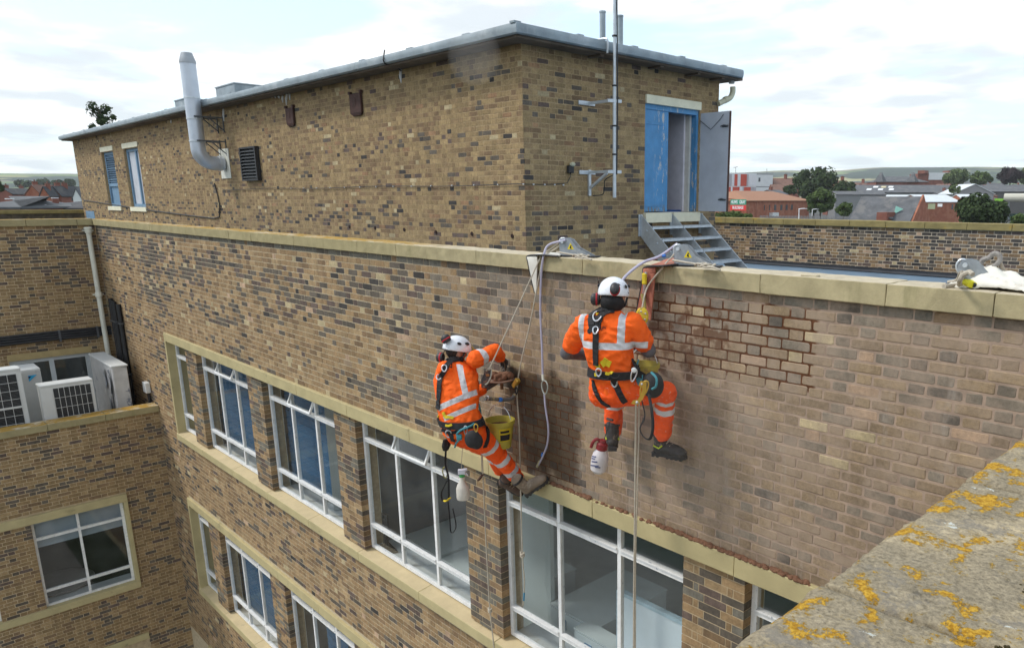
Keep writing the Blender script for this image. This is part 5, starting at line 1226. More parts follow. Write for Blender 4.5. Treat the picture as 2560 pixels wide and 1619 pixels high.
mb = MB(); mb.tube(spline([at_y(1114, 848, -.72), hc-hr*.11+hup*.04, hc-hr*.118-hup*.01]), .005, 6); mb.tube(spline([at_y(1102, 892, -.74), hc-hr*.125-hf*.03-hup*.01, hc-hr*.118+hup*.02]), .005, 6); mb.build('ear_defender_arm', BLACK, W1)
mb = MB(); mb.tube([hc+hf*.145+hr*.03*math.cos(t)*1.6+hup*(.01+.02*math.sin(t)) for t in np.linspace(0, 2*math.pi, 11)[:-1]], .010, 6, closed=True); mb.build('head_lamp', mat('amber_lens', (.35, .22, .03), .3), he1)
mb = MB(); mb.lathe(J1['neck']-A1x*.01, [(.070, 0), (.082, .012), (.078, .05), (.062, .055)], axis=A1x, k=18); mb.build('collar', SNOOD, W1, smooth=True)
bv1 = bvh_of([sh1, tr1])
strap(bv1, [Z4(240, 330), Z4(195, 370), Z4(160, 430), Z4(135, 500), Z4(128, 620), Z4(120, 740)], .045, 'dorsal_strap', WEB, W1, .012, .010)
strap(bv1, [Z4(300, 310), Z4(250, 315), Z4(210, 350)], .042, 'yoke_strap', WEB, W1, .012, .010)
c1 = J1['pel']*.52+J1['waist']*.48; tl = (A1x+R1*-.24).normalized()
belt_ring(W1, c1, R1, F1, .194, .156, .062, .014, 'belt', WEB, tl)
bvb = bvh_of([sh1, tr1]+[o for o in W1.children if o.name.startswith('belt')])
for pts, w in (([Z4(175, 805), Z4(205, 800), Z4(245, 812)], .030), ([Z4(162, 760), Z4(170, 785), Z4(185, 805)], .032), ([Z4(180, 868), Z4(205, 872), Z4(235, 862)], .022), ([Z4(115, 780), Z4(125, 800)], .025)):
    strap(bvb, pts, w*.85, 'yellow_pad', YEL, W1, .007, .008)
for pts, w in (([Z4(205, 890), Z4(225, 950), Z4(245, 1000)], .040), ([Z4(150, 905), Z4(230, 930), Z4(330, 900), Z4(430, 860)], .030), ([Z4(480, 830), Z4(520, 900), Z4(525, 980), Z4(500, 1050)], .040)):
    strap(bvb, pts, w, 'leg_strap', WEB, W1, .008, .008)
for q, s1 in ((Z4(210, 935), .7), (Z4(165, 400), .6), (Z4(130, 480), .6)):
    h, n = cast(bvb, *q); t = n.cross(R1).normalized(); carabiner(W1, h+n*.016, t, R1, .036*s1+.008, .026*s1+.006, STEEL, 'buckle', .006)
h, n = cast(bvb, *Z4(300, 960)); mb = MB()
mb.tube(spline([cast(bvb, *Z4(500, 680))[0]+n*.03, cast(bvb, *Z4(480, 780))[0]+n*.035, cast(bvb, *Z4(400, 860))[0]+n*.03, cast(bvb, *Z4(310, 900))[0]+n*.03, cast(bvb, *Z4(275, 940))[0]+n*.03, cast(bvb, *Z4(300, 970))[0]+n*.035, cast(bvb, *Z4(270, 1010))[0]+n*.02, at_y(*Z4(255, 1050), -.80)], 6), .009, 7); mb.build('teal_lanyard', TEAL, W1)
mb = MB()
for k in range(4): mb.tube([h+n*.03+R1*(.010*k-.02)+U_*.022*math.cos(a)+n*.016*math.sin(a) for a in np.linspace(0, 2*math.pi, 9)[:-1]], .008, 6, closed=True)
mb.build('lanyard_knot', TEAL, W1)
q = at_y(*Z4(405, 985), -.78); mb = MB(); mb.ball(q, (.075, .055, .085), 14, 10, (R1, F1, U_)); mb.ball(q-U_*.02+R1*.03, (.06, .05, .075), 12, 9, (R1, F1, U_)); blob('tool_pouch', mb, .008, 2, mat('black_pouch', (.028, .028, .03), .8, var=.3, scale=14), W1)
carabiner(W1, at_y(*Z4(430, 890), -.80), U_, R1, .035, .016, GOLD); carabiner(W1, at_y(*Z4(345, 910), -.80), U_, R1, .040, .014)
mb = MB(); mb.tube([at_y(*Z4(180, 985), -.80), at_y(*Z4(185, 1035), -.80), at_y(*Z4(180, 1075), -.80)], [.03, .05, .03], 8, flat=.5); mb.build('folded_sling', WEB, W1)
mb = MB(); mb.tube(spline([at_y(*Z4(180, 1080), -.79), at_y(*Z4(178, 1200), -.78), at_y(*Z4(200, 1290), -.78), at_y(*Z4(205, 1400), -.78), at_y(*Z4(200, 1480), -.78), at_y(*Z4(160, 1500), -.78), at_y(*Z4(145, 1430), -.78), at_y(*Z4(190, 1330), -.78)], 6), .010, 7, flat=.4); mb.tube(spline([at_y(1119, 1245, -.78), at_y(1124, 1290, -.78), at_y(1128, 1330, -.78), at_y(1140, 1315, -.78), at_y(1132, 1270, -.78)], 5), .007, 6, flat=.5); mb.build('foot_loop', WEB, W1)
carabiner(W1, at_y(*Z4(175, 1260), -.78), U_, R1, .055, .022, mat('olive_alloy', (.30, .27, .08), .4, .4))
mb = MB(); mb.tube(spline([at_y(*Z4(168, 1490), -.785), at_y(*Z4(185, 1497), -.785), at_y(*Z4(215, 1470), -.785)], 5), .016, 7, flat=.4); mb.build('yellow_loop_pad', YEL, W1)
boot(W1, at_y(1318, 1236, -.17), at_y(1385, 1188, -.02), J1['Rk']-J1['Ra'], BOOTT); boot(W1, at_y(1247, 1204, -.05), at_y(1290, 1226, .06), J1['Lk']-J1['La'], mat('brown_boot', (.10, .065, .05), .8, var=.3, scale=14))
stamp(bv1, 'IN', Z4(190, 425), Z4(238, 385), Z4(182, 398), 'print_letters', PRINT, W1)
# ------------------------------------------------------------------ ropes, pads, tools
def rope(name, label, pts, r=.0065, m=ROPE, n=6, cat='rope', group=None):
    p = spline(pts, n); o = tag(MBtube(p, r).build(name, m, None, smooth=True, loc=p[0]), label, cat, group); return o
def MBtube(p, r, k=8): mb = MB(); mb.tube(p, r, k); return mb
E1 = at_z(1321, 641, .139); E1.y = -.05
def knot(parent, c, r=.02, m=ROPE):
    mb = MB(); r_ = random.Random(1)
    for k in range(4): mb.tube([Vector(c)+Vector((r*math.cos(a+k), r*math.sin(a+k)*.8, (k-1.5)*r*.55+r*.35*math.sin(2*a))) for a in np.linspace(0, 2*math.pi, 11)[:-1]], .0075, 6, closed=True)
    mb.build('knot', m, parent, smooth=True)
an1 = Vector((-5.0, .06, .28))
w_dev = at_y(1222, 925, -.48)
rope('working_rope', 'pale rope slanting from the coping edge down to the left worker\'s chest device', [an1, (E1+an1)/2+Vector((0, 0, .0)), E1+Vector((0, .02, .012)), E1+Vector((-.012, -.012, -.03)), (E1+w_dev)/2, w_dev])
q1, q2 = at_y(1294, 955, -.10), at_y(1306, 1385, -.12)
o = rope('safety_rope', 'pale rope hanging from the coping past the left worker to a knot by the window', [an1+Vector((.03, 0, -.01)), (E1+an1)/2+Vector((.03, 0, -.012)), E1+Vector((.03, .02, .010)), E1+Vector((.03, -.014, -.03)), (E1*.5+q1*.5)+Vector((.02, 0, 0)), q1, at_y(1298, 1070, -.11), at_y(1301, 1200, -.12), q2, at_y(1311, 1450, -.12), at_y(1308, 1512, -.12)])
knot(o, q2, .022)
mb = MB(); mb.tube([at_y(1310.5, 1480, -.12), at_y(1309.5, 1500, -.12)], .0085, 8); mb.build('blue_whipping', mat('blue_tape', (.03, .20, .35), .5), o)
t1 = at_y(1225, 1524, -.25)
o = rope('tail_rope', 'pale rope tail hanging from the left worker before the brick pier', [at_y(1205, 1122, -.52), at_y(1208, 1200, -.40), at_y(1214, 1330, -.30), at_y(1221, 1460, -.26), t1, at_y(1231, 1580, -.25), at_y(1238, 1650, -.25)]); knot(o, t1, .020)
E2 = at_z(1622, 668, .139); E2.y = -.055; an2 = Vector((-3.67, .05, .28))
d2 = at_y(1604, 782, -.26)
rope('working_rope', 'pale rope running over the red edge pad down to the right worker\'s yellow descender', [an2, (an2+E2)/2, E2+Vector((0, .02, .03)), E2+Vector((0, -.03, -.01)), at_y(1620, 715, -.10), at_y(1608, 755, -.20), d2])
rope('tail_rope', 'long pale rope hanging straight down below the right worker to the picture\'s bottom', [at_y(1590, 1000, -.55), at_y(1589, 1100, -.50), at_y(1587, 1300, -.45), at_y(1585, 1480, -.42), at_y(1584, 1660, -.40)], .0075)
rope('spare_rope', 'second pale rope hanging close beside the long one below the right worker', [at_y(1598, 1000, -.50), at_y(1597, 1080, -.44), at_y(1593, 1250, -.40), at_y(1589, 1400, -.38), at_y(1588, 1660, -.36)], .0055)
# lilac hoses
o = rope('lilac_hose', 'lilac hose hanging from the left anchor down the wall, ending at a carabiner', [an1+Vector((.05, -.02, .0)), at_y(1372, 618, -.02)+Vector((0, 0, .02)), at_y(1359, 640, -.07), at_y(1353, 690, -.065), at_y(1351, 780, -.06), at_y(1355, 870, -.06), at_y(1357, 938, -.06)], .010, LILAC, 7, 'hose')
carabiner(o, at_y(1362, 968, -.06), U_, Vector((1, 0, 0)), .065, .042, mat('pale_alloy', (.42, .44, .40), .35, .5), 'carabiner', .007)
mb = MB(); mb.tube([at_y(1357, 935, -.06), at_y(1358, 950, -.06)], .013, 8); mb.build('pale_sleeve', OFFWHITE, o)
o = rope('lilac_hose', 'short lilac hose end hanging below the carabiner over the raked brickwork', [at_y(1361, 985, -.06), at_y(1364, 1020, -.06), at_y(1371, 1070, -.055), at_y(1368, 1110, -.05), at_y(1356, 1142, -.05), at_y(1346, 1162, -.05)], .009, LILAC, 7, 'hose')
mb = MB(); mb.tube([at_y(1357, 1132, -.05), at_y(1355, 1139, -.05)], .012, 8); mb.build('blue_band', mat('blue_band', (.03, .15, .50), .5), o)
mb = MB(); mb.tube([at_y(1350, 1150, -.05), at_y(1343, 1166, -.05)], [.010, .014], 8); mb.build('end_fitting', mat('khaki_fitting', (.35, .32, .18), .5), o)
o = rope('lilac_hose', 'lilac hose arching from the right anchor across the coping down behind the right worker', [an2+Vector((-.02, 0, .02)), at_y(1650, 640, -.02), at_y(1610, 655, -.14), at_y(1575, 680, -.25), at_y(1553, 706, -.33), at_y(1545, 740, -.36)], .011, LILAC, 7, 'hose')
mb = MB(); mb.tube([at_y(1664, 639, .0), at_y(1656, 640, -.01)], .013, 8); mb.build('blue_band', mat('blue_band', (.03, .15, .50), .5), o)
# edge pads
def sheet(name, pts2, mats, label, cat, th=.006, edge=None, loc=None):
    """a strip given by left and right edge points"""
    rs = []
    L = spline([a for a, b in pts2], 5); Rr = spline([b for a, b in pts2], 5)
    for i in range(len(L)):
        t = (L[min(i+1, len(L)-1)]-L[max(i-1, 0)]).normalized(); s = (Rr[i]-L[i]); n = t.cross(s).normalized()*th/2; mid = (L[i]+Rr[i])/2-n*.0
        rs.append([L[i]-n, mid-n*1.6, Rr[i]-n, Rr[i]+n, mid+n*1.0, L[i]+n])
    mb = MB(); mb.rings(rs); o = mb.build(name, mats, None, smooth=False, loc=L[0]); fix_normals(o)
    tag(o, label, cat)
    if edge: mb2 = MB(); mb2.tube(L, .008, 6); mb2.build('black_edge', edge, o); 
    return o
TOPZ = .148
z1 = lambda u, v: at_z(u, v, TOPZ)
CANV = mat('white_canvas', (.66, .635, .57), .9, var=.12, scale=6, bump=.3, bscale=50, col2=(.45, .40, .33), lo=.62, hi=.75, s2=5)
sheet('edge_pad', [(z1(1395, 640), z1(1415, 634)), (z1(1350, 637), z1(1370, 632)), (at_y(1319, 640, -.05), at_y(1345, 638, -.05)), (at_y(1320, 655, -.065), at_y(1344, 656, -.065)), (at_y(1327, 690, -.06), at_y(1342, 692, -.06)), (at_y(1337, 732, -.055), at_y(1341, 731, -.055))], CANV, 'white canvas pad tapering to a point over the coping edge above the left worker', 'edge pad', .008, BLACK)
REDC = mat('dusty_red_pad', (.36, .13, .085), .9, var=.25, scale=7, bump=.3, bscale=40, col2=(.46, .30, .22), lo=.55, hi=.7, s2=6)
sheet('edge_pad', [(z1(1702, 660), z1(1708, 645)), (z1(1660, 664), z1(1668, 648)), (at_y(1612, 668, -.055), at_y(1642, 664, -.055)), (at_y(1608, 690, -.072), at_y(1638, 690, -.072)), (at_y(1601, 730, -.075), at_y(1634, 735, -.075)), (at_y(1590, 785, -.07), at_y(1627, 800, -.07))], REDC, 'dusty red rope pad draped over the coping edge above the right worker', 'edge pad', .010, BLACK)
o = tag(MBtube(spline([at_y(1615, 680, -.10), at_y(1613, 705, -.10), at_y(1610, 735, -.10)], 5), [.012]*11, 8).build('pulley_block', STEEL, None, True, at_y(1615, 680, -.1)), 'small yellow and steel pulley hanging in front of the red pad', 'pulley')
mb = MB(); mb.obox(at_y(1611, 697, -.105), (1, 0, 0), (0, 1, 0), (0, 0, 1), .022, .012, .045); bevel(mb.build('yellow_body', YEL, o), .008)
mb = MB(); mb.tube([at_y(1607, 735, -.10), at_y(1613, 770, -.12)], [.02, .012], 8); mb.build('tail', mat('olive_canvas', (.30, .24, .08), .8), o)
# rope tails heaped on the coping
for (u, v, lab) in ((1452, 640, 'coiled rope tail on the coping behind the left anchor'), (1762, 663, 'coiled rope tail on the coping behind the right anchor')):
    c = at_z(u, v, .17); p = [c+Vector((-.30, .0, .02))]
    for k in range(26): a = k*.9; p.append(c+Vector((.004*k-.05+.05*math.cos(a), .035*math.sin(a), .012*math.sin(a*1.7)+.0)))
    p.append(c+Vector((.16, -.03, -.02))); rope('rope_tail', lab, p, .0075, ROPE, 3)
# anchor three: cloth thrown over, rope loops
def cloth_grid():
    mb = MB(); nx, ny = 44, 16; A = Vector((-1.80, -.0, 0)); idx = {}
    for i in range(nx+1):
        f = i/nx
        for j in range(ny+1):
            g = j/ny; x = -1.66+.62*f; y = .03+.25*g+.02*math.sin(f*5)
            prof = .118*math.exp(-((f-.30)/.17)**2)+.062*math.exp(-((f-.58)/.18)**2)+.05*math.exp(-((f-.92)/.10)**2)+.012
            across = math.sin(math.pi*min(1, g*.62+.0))**.75 if g < .8 else .9-(g-.8)*2.5
            lift = 0
            if .22 < f < .80 and g < .28: lift = .016*math.sin(math.pi*(f-.22)/.58)
            h = .141+prof*(across)*(.9+.22*mnoise.noise(Vector((f*9, g*6, 2))))+lift+.010*mnoise.noise(Vector((f*20, g*12, 5)))
            if f < .02 or f > .98: h = .142
            idx[i, j] = len(mb.v); mb.v.append((x, y, h))
    for i in range(nx):
        for j in range(ny): mb.face([idx[i, j], idx[i+1, j], idx[i+1, j+1], idx[i, j+1]])
    o = mb.build('canvas_cloth', mat('cream_canvas', (.70, .675, .60), .9, var=.08, scale=5, bump=.4, bscale=30, col2=(.52, .46, .38), lo=.6, hi=.75, s2=6), None, True, (-1.4, .1, .14))
    m = o.modifiers.new('s', 'SOLIDIFY'); m.thickness = .005; return o
o = tag(cloth_grid(), 'crumpled cream canvas sheet thrown over the rope anchor at the far right', 'cloth')
ly = thing('yellow_sling', 'yellow and black sling end sticking out from under the cream canvas sheet', 'sling', at_z(2425, 708, .16))
mb = MB(); mb.tube([at_z(2412, 704, .17), at_z(2424, 708, .165), at_z(2430, 712, .16)], [.028, .036, .030], 10, flat=.6); mb.build('yellow_end', mat('sling_yellow', (.72, .66, .03), .6), ly)
mb = MB(); mb.tube([at_z(2430, 711, .16), at_z(2437, 712, .158)], [.034, .028], 10, flat=.6); mb.build('black_band', BLACK, ly)
p0 = at_y(2395, 704, .03); rope('tied_rope', 'thick pale rope end tied at the left edge of the cream canvas sheet', [at_z(2360, 716, .148), at_z(2395, 712, .150), at_z(2400, 700, .20), at_z(2407, 688, .23), at_z(2422, 680, .25), at_z(2432, 686, .24)], .014, ROPE, 5)
rope('tied_rope', 'second pale rope end lying crossed beside the cream canvas sheet', [at_z(2370, 706, .146), at_z(2390, 702, .16), at_z(2402, 690, .20), at_z(2412, 684, .22), at_z(2402, 682, .23), at_z(2398, 694, .19)], .013, ROPE, 5)
rope('rope_loop', 'grey rope loop standing up behind the cream canvas sheet', [at_y(2452, 662, .20), at_y(2456, 650, .20), at_y(2470, 645, .20), at_y(2484, 634, .21), at_y(2496, 636, .21), at_y(2500, 648, .21), at_y(2492, 660, .2), at_y(2478, 668, .2), at_y(2465, 668, .2)], .014, mat('grey_rope', (.27, .25, .23), .9, var=.2, scale=60), 5)
rope('rope_tail', 'pale rope slanting down from the grey loop behind the canvas', [at_y(2500, 655, .22), at_y(2508, 672, .23), at_y(2516, 695, .24), at_y(2520, 706, .24)], .010, mat('tan_rope', (.36, .30, .23), .9), 5)
# descender of the right worker
o = thing('descender', 'round yellow descender on the rope beside the right worker\'s shoulder', 'descender', at_y(1605, 790, -.25))
c = at_y(1605, 790, -.26); n = (CAM-c).normalized(); a = n.cross(U_).normalized(); b = a.cross(n)
mb = MB(); mb.lathe(c, [(0, -.02), (.055, -.02), (.062, -.010), (.062, .008), (.05, .016), (0, .016)], axis=n, k=22, sx=.8, sy=1.1, xdir=a); mb.build('side_plate', mat('descender_yellow', (.68, .50, .04), .4, .2, col2=(.25, .19, .10), lo=.56, hi=.64, s2=20), o, smooth=True)
mb = MB()
for t in range(5): mb.ball(c+n*.017+a*.03*math.cos(t*1.3)+b*.036*math.sin(t*1.3), .008, 8, 6)
mb.build('rivet', STEEL, o)
mb = MB(); mb.tube([c-n*.025+b*.05, c-n*.03-b*.09], [.03, .022], 8); mb.build('handle', BLACK, o)
# chest device and lanyard of the left worker
o = thing('descender', 'brown and black rope device in front of the left worker\'s chest', 'descender', at_y(1216, 945, -.46))
c = at_y(1217, 945, -.46); n = (CAM-c).normalized(); a = n.cross(U_).normalized(); b = (a.cross(n)-a*.35).normalized(); a = b.cross(n)
mb = MB(); mb.prism([c+a*x+b*y for x, y in ((-.03, .09), (.03, .08), (.04, .0), (.025, -.09), (-.02, -.10), (-.045, -.03))], n*.03); fix_normals(bevel(mb.build('body', mat('dark_alloy', (.05, .04, .04), .5, .3, col2=(.22, .10, .06), lo=.5, hi=.6, s2=14), o), .006))
mb = MB(); mb.tube([c+n*.035+a*(.03*math.cos(t)-.0)+b*(.08*math.sin(t)+.02) for t in np.linspace(-1.6, 2.6, 14)], .007, 7); mb.build('rope_bight', ROPE, o)
mb = MB(); mb.ball(c+n*.034+b*.03, (.02, .02, .014), 8, 6); mb.build('cam', mat('copper_cam', (.40, .17, .07), .4, .4), o)
o = thing('rope_grab', 'gold back-up device with short lanyard on the rope right of the left worker', 'rope grab', q1)
mb = MB(); d_ = (at_y(1297, 944, -.10)-at_y(1283, 968, -.10)).normalized(); mb.obox(at_y(1290, 957, -.11), d_, Vector((0, 1, 0)), d_.cross(Vector((0, 1, 0))), .055, .022, .024); bevel(mb.build('body', GOLD, o), .008)
mb = MB(); mb.tube(spline([at_y(1288, 985, -.12), at_y(1280, 995, -.2), at_y(1262, 999, -.30), at_y(1235, 997, -.44), at_y(1212, 996, -.56)], 6), .018, 8); mb.build('lanyard', mat('grey_sheath', (.13, .115, .11), .8, col2=(.36, .28, .14), lo=.52, hi=.6, s2=9), o)
mb = MB(); mb.tube([at_y(1253, 998.5, -.36), at_y(1248, 998.5, -.385)], .022, 8); mb.build('blue_band', mat('blue_band', (.03, .15, .50), .5), o)
carabiner(o, at_y(1291, 976, -.12), U_, Vector((1, 0, 0)), .035, .016, BLACK); carabiner(o, at_y(1216, 994, -.54), Vector((1, 0, .3)), U_, .035, .018, STEEL)
# trowel and hawk of the left worker
o = thing('pointing_trowel', 'narrow pointing trowel in the left worker\'s raised right hand', 'trowel', at_y(1258, 905, -.12))
mb = MB(); mb.tube([at_y(1252, 893, -.13), at_y(1258, 905, -.11)], .013, 8); mb.build('handle', mat('trowel_wood', (.22, .12, .06), .7), o)
mb = MB(); mb.tube(spline([at_y(1258, 904, -.11), at_y(1262, 912, -.09), at_y(1264, 926, -.05)], 4), [.007]*4+[.011]*5, 6, flat=.5); mb.build('blade', mat('muddy_steel', (.12, .09, .06), .6, .3), o)
o = thing('mortar_hawk', 'small mortar board loaded with brown mortar held by the left worker\'s other hand', 'hawk', at_y(1255, 948, -.12))
c = at_y(1254, 950, -.14)
mb = MB(); mb.obox(c, (1, .15, .10), (-.15, 1, 0), (0, 0, 1), .13, .12, .005); mb.build('board', mat('muddy_board', (.20, .12, .085), .9, var=.25, scale=12), o)
mb = MB(); r_ = random.Random(3)
for k in range(26): mb.ball(c+Vector((r_.uniform(-.09, .07), r_.uniform(-.07, .07), .012+r_.uniform(0, .045))), r_.uniform(.018, .040), 8, 6)
blob('mortar_heap', mb, .007, 1, mat('brown_mortar', (.17, .085, .05), .95, var=.3, scale=14, bump=.6, bscale=60), o, .004, 40)
mb = MB(); mb.tube([c-U_*.005, c-U_*.09], .016, 8); mb.build('handle', mat('trowel_wood', (.22, .12, .06)), o)
# buckets
YB = mat('yellow_bucket_plastic', (.43, .37, .06), .55, var=.18, scale=6, col2=(.30, .22, .08), lo=.58, hi=.7, s2=8)
def bucket(label, c, r, h, lab=False, tilt=(0, 0)):
    o = thing('mortar_bucket', label, 'bucket', c-U_*h); b = c-U_*h; ax = Vector((tilt[0], tilt[1], 1)).normalized()
    mb = MB(); mb.lathe(b, [(0, 0), (r*.74, 0), (r*.98, h*.86), (r*1.06, h*.87), (r*1.08, h), (r*1.0, h*1.0), (r*.94, h*.80), (r*.92, h*.76)], axis=ax, k=30); mb.build('tub', YB, o, smooth=True)
    mb = MB(); mb.lathe(b, [(0, h*.80), (r*.93, h*.78), (r*.93, h*.74), (0, h*.74)], axis=ax, k=24); blobby = mb.build('mortar_fill', mat('brown_mortar', (.17, .085, .05)), o)
    mb = MB(); mb.tube([b+ax*(h*.92+r*1.25*math.sin(t))+Vector((1, .2, 0)).normalized()*(r*1.05*math.cos(t)) for t in np.linspace(.25, math.pi-.25, 13)], .004, 6); mb.build('handle', STEEL, o)
    if lab:
        n = (CAM-b); n.z = 0; n.normalize(); s_ = Vector((-n.y, n.x, 0)); a0 = .30
        for (t0, t1, h0, h1, mm, nm) in ((-.05, .85, .30, .78, YEL, 'label'), (-.0, .80, .34, .56, PRINT, 'label_picture'), (.02, .72, .62, .71, PRINT, 'label_print')):
            mb = MB(); q = []
            for t in np.linspace(t0, t1, 6):
                d = n*math.cos(t)+s_*math.sin(t); q.append((b+d*(r*(.74+.28*h0)+.004+(.002 if nm != 'label' else 0))+U_*h*h0, b+d*(r*(.74+.28*h1)+.004+(.002 if nm != 'label' else 0))+U_*h*h1))
            for i in range(5): mb.poly([q[i][0], q[i+1][0], q[i+1][1], q[i][1]])
            mb.build(nm, mm, o)
    return o
bucket('yellow bucket of brown mortar hanging beside the left worker\'s knee', at_y(1249, 1048, -.30), .135, .27, True)
bucket('yellow bucket mostly hidden behind the right worker\'s hip', at_y(1610, 908, -.26), .115, .24)
# sprayers
o = thing('spray_bottle', 'white trigger spray bottle hanging below the left worker in front of the window', 'spray bottle', at_y(1158, 1240, -.62))
c = at_y(1158, 1246, -.62)
mb = MB(); mb.lathe(c, [(0, 0), (.058, 0), (.062, .02), (.062, .11), (.05, .145), (.028, .18), (.024, .23), (0, .23)], k=18); mb.build('bottle', mat('cloudy_plastic', (.62, .59, .53), .4, var=.08, scale=12, col2=(.36, .28, .2), lo=.62, hi=.7, s2=16), o, smooth=True)
mb = MB(); mb.lathe(c+U_*.225, [(.027, 0), (.027, .022)], k=14); mb.build('green_ring', mat('green_ring', (.05, .30, .08), .5), o)
mb = MB(); mb.obox(c+U_*.275, R1, F1, U_, .035, .016, .026); mb.obox(c+U_*.295+R1*.03, R1, F1, U_, .022, .012, .012); mb.tube([c+U_*.27+R1*.03, c+U_*.235+R1*.055], .008, 6); bevel(mb.build('trigger_head', mat('spray_head_white', (.6, .62, .70), .4), o), .004)
mb = MB(); mb.tube(spline([c+U_*.30, c+U_*.36, at_y(1157, 1110, -.72)], 4), .003, 5); mb.build('cord', ROPE, o)
o = thing('pressure_sprayer', 'white bottle with a dark red pump head dangling below the right worker', 'sprayer', at_y(1495, 1185, -.52))
c = at_y(1494, 1182, -.52); ax = (U_+Vector((.14, .08, 0))).normalized()
mb = MB(); mb.lathe(c, [(0, 0), (.035, .004), (.062, .03), (.068, .08), (.068, .13), (.058, .175), (.038, .205), (.034, .22), (0, .22)], axis=ax, k=22); tnk = mb.build('tank', mat('milky_tank', (.58, .54, .55), .4, var=.10, scale=10, col2=(.42, .33, .27), lo=.6, hi=.7, s2=9), o, smooth=True)
mb = MB(); mb.lathe(c+ax*.20, [(.040, 0), (.046, .008), (.044, .05), (.030, .062), (.026, .085), (0, .088)], axis=ax, k=18); mb.build('pump_head', mat('dark_red_plastic', (.20, .018, .022), .45, var=.2, scale=14), o, smooth=True)
n = (CAM-c).normalized(); s_ = n.cross(U_).normalized()*-1
mb = MB(); mb.tube(spline([c+ax*.275-s_*.02, c+ax*.29-s_*.05, c+ax*.265-s_*.075, c+ax*.22-s_*.085], 5), .013, 8); mb.build('trigger', mat('dark_red_plastic', (.20, .018, .022)), o)
mb = MB(); mb.tube(spline([c+ax*.28+s_*.015, at_y(1513, 1090, -.48), at_y(1525, 1052, -.42)], 5), .004, 6); mb.tube([at_y(1518, 1046, -.41), at_y(1532, 1050, -.41)], .010, 6); mb.build('lance', BLACK, o)
bvt = bvh_of([tnk])
for (x0, x1, y0) in ((295, 330, 1372), (298, 322, 1388), (290, 340, 1410), (290, 350, 1440), (320, 362, 1452)):
    strap(bvt, [Z5(x0, y0), Z5((x0+x1)/2, y0+4), Z5(x1, y0+6)], .010, 'faded_print', mat('faded_blue_print', (.10, .11, .20), .6), o, .002, .002)
# small red-handled brush hanging on a cord by the left worker
o = thing('hanging_chisel', 'small rusty plugging chisel hanging on a thin cord in front of the pier top', 'chisel', at_y(1203, 1190, -.42))
mb = MB(); mb.tube([at_y(1203, 1130, -.50), at_y(1204, 1180, -.44)], .003, 5); mb.build('cord', ROPE, o)
mb = MB(); mb.bar(at_y(1206, 1186, -.43), at_y(1196, 1200, -.43), .028, .012); mb.build('blade', RUST, o)
# mortar droppings along the lintel
mb = MB(); r_ = random.Random(12); o0 = Vector((-3.5, -.02, ZL))
for k in range(900):
    x = r_.uniform(-5.15, -2.35); dens = .15 if -4.6 < x < -3.9 else (1.0 if x > -3.75 else .75)
    n_ = mnoise.noise(Vector((x*7, 0, 0)))
    if r_.random() > dens*(.75+.6*n_): continue
    s_ = r_.uniform(.006, .022); mb.ball((x, r_.uniform(-.040, -.006), ZL+s_*.35+max(0, n_)*.02*r_.random()), (s_*1.3, s_, s_*.75), 6, 5)
o = mb.build('mortar_droppings', mat('brown_mortar', (.17, .085, .05)), None, True, (-3.7, -.02, ZL)); tag(o, 'crumbs of brown mortar lying along the upper painted lintel', 'debris', kind='stuff')
# ------------------------------------------------------------------ inside the offices
CAB = mat('pale_cabinet', (.50, .56, .56), .5, var=.05, scale=2)
def cabinet(label, x0, x1, y0, y1, z1, n=2):
    z0 = ZST-.72; o = thing('storage_cabinet', label, 'cabinet', ((x0+x1)/2, (y0+y1)/2, z0), 'pale cabinets behind the office windows')
    mb = MB(); mb.box(x0, x1, y0, y1, z0, z1-.02); mb.build('carcass', CAB, o)
    mb = MB(); mb.box(x0-.01, x1+.01, y0-.015, y1+.01, z1-.02, z1); mb.build('top', CAB, o)
    w = (x1-x0)/n
    for i in range(n):
        mb = MB(); mb.box(x0+w*i+.006, x0+w*(i+1)-.006, y0-.018, y0-.002, z0+.05, z1-.03); d = mb.build('door', CAB, o)
        if i % 2 == 0: mb = MB(); xx = x0+.16; mb.box(xx, xx+.13, y0-.030, y0-.018, z1-.24, z1-.10); bevel(mb.build('handle', mat('blue_handle', (.02, .11, .22), .4), d), .012); mb = MB(); mb.box(xx+.015, xx+.115, y0-.034, y0-.030, z1-.235, z1-.175); mb.build('grip', mat('blue_grip', (.015, .20, .42), .4), d)
cabinet('pale office cabinet at the left behind the third big window', -9.46, -8.52, .80, 2.1, -4.26, 1)
cabinet('pale office cabinet in the middle behind the third big window', -8.50, -7.72, .80, 2.1, -4.30, 1)
cabinet('pale office cabinet at the right behind the third big window', -7.70, -6.9, .74, 1.9, -4.28, 1)
cabinet('pale office cabinet set back at the left behind the largest window', -6.14, -5.36, .80, 2.0, -4.04, 1)
cabinet('pale office cabinet in front behind the largest window', -5.50, -4.55, .60, .795, -4.0, 1)
o = thing('white_board', 'big pale board standing against the right pane of the largest window', 'board', (-3.95, .45, -4.8))
mb = MB(); mb.box(-4.62, -3.2, .42, .46, -4.8, -3.18); mb.build('panel', mat('pale_blue_board', (.60, .67, .70), .5, var=.03), o)
mb = MB(); mb.box(-4.66, -3.2, .41, .47, -3.178, -3.14); mb.box(-4.68, -4.622, .41, .47, -4.8, -3.14); mb.build('frame', mat('board_edge', (.36, .48, .54), .4), o)
o = thing('desk_stand', 'black folding stand on the sill behind the third big window', 'stand', (-8.78, .36, ZST))
c = at_z(962, 1368, ZST+.02)
mb = MB(); mb.prism([c+Vector((-.10, -.09, 0)), c+Vector((.22, -.10, 0)), c+Vector((.26, .05, 0)), c+Vector((-.06, .10, 0))], (0, 0, .03)); mb.build('base', BLACK, o)
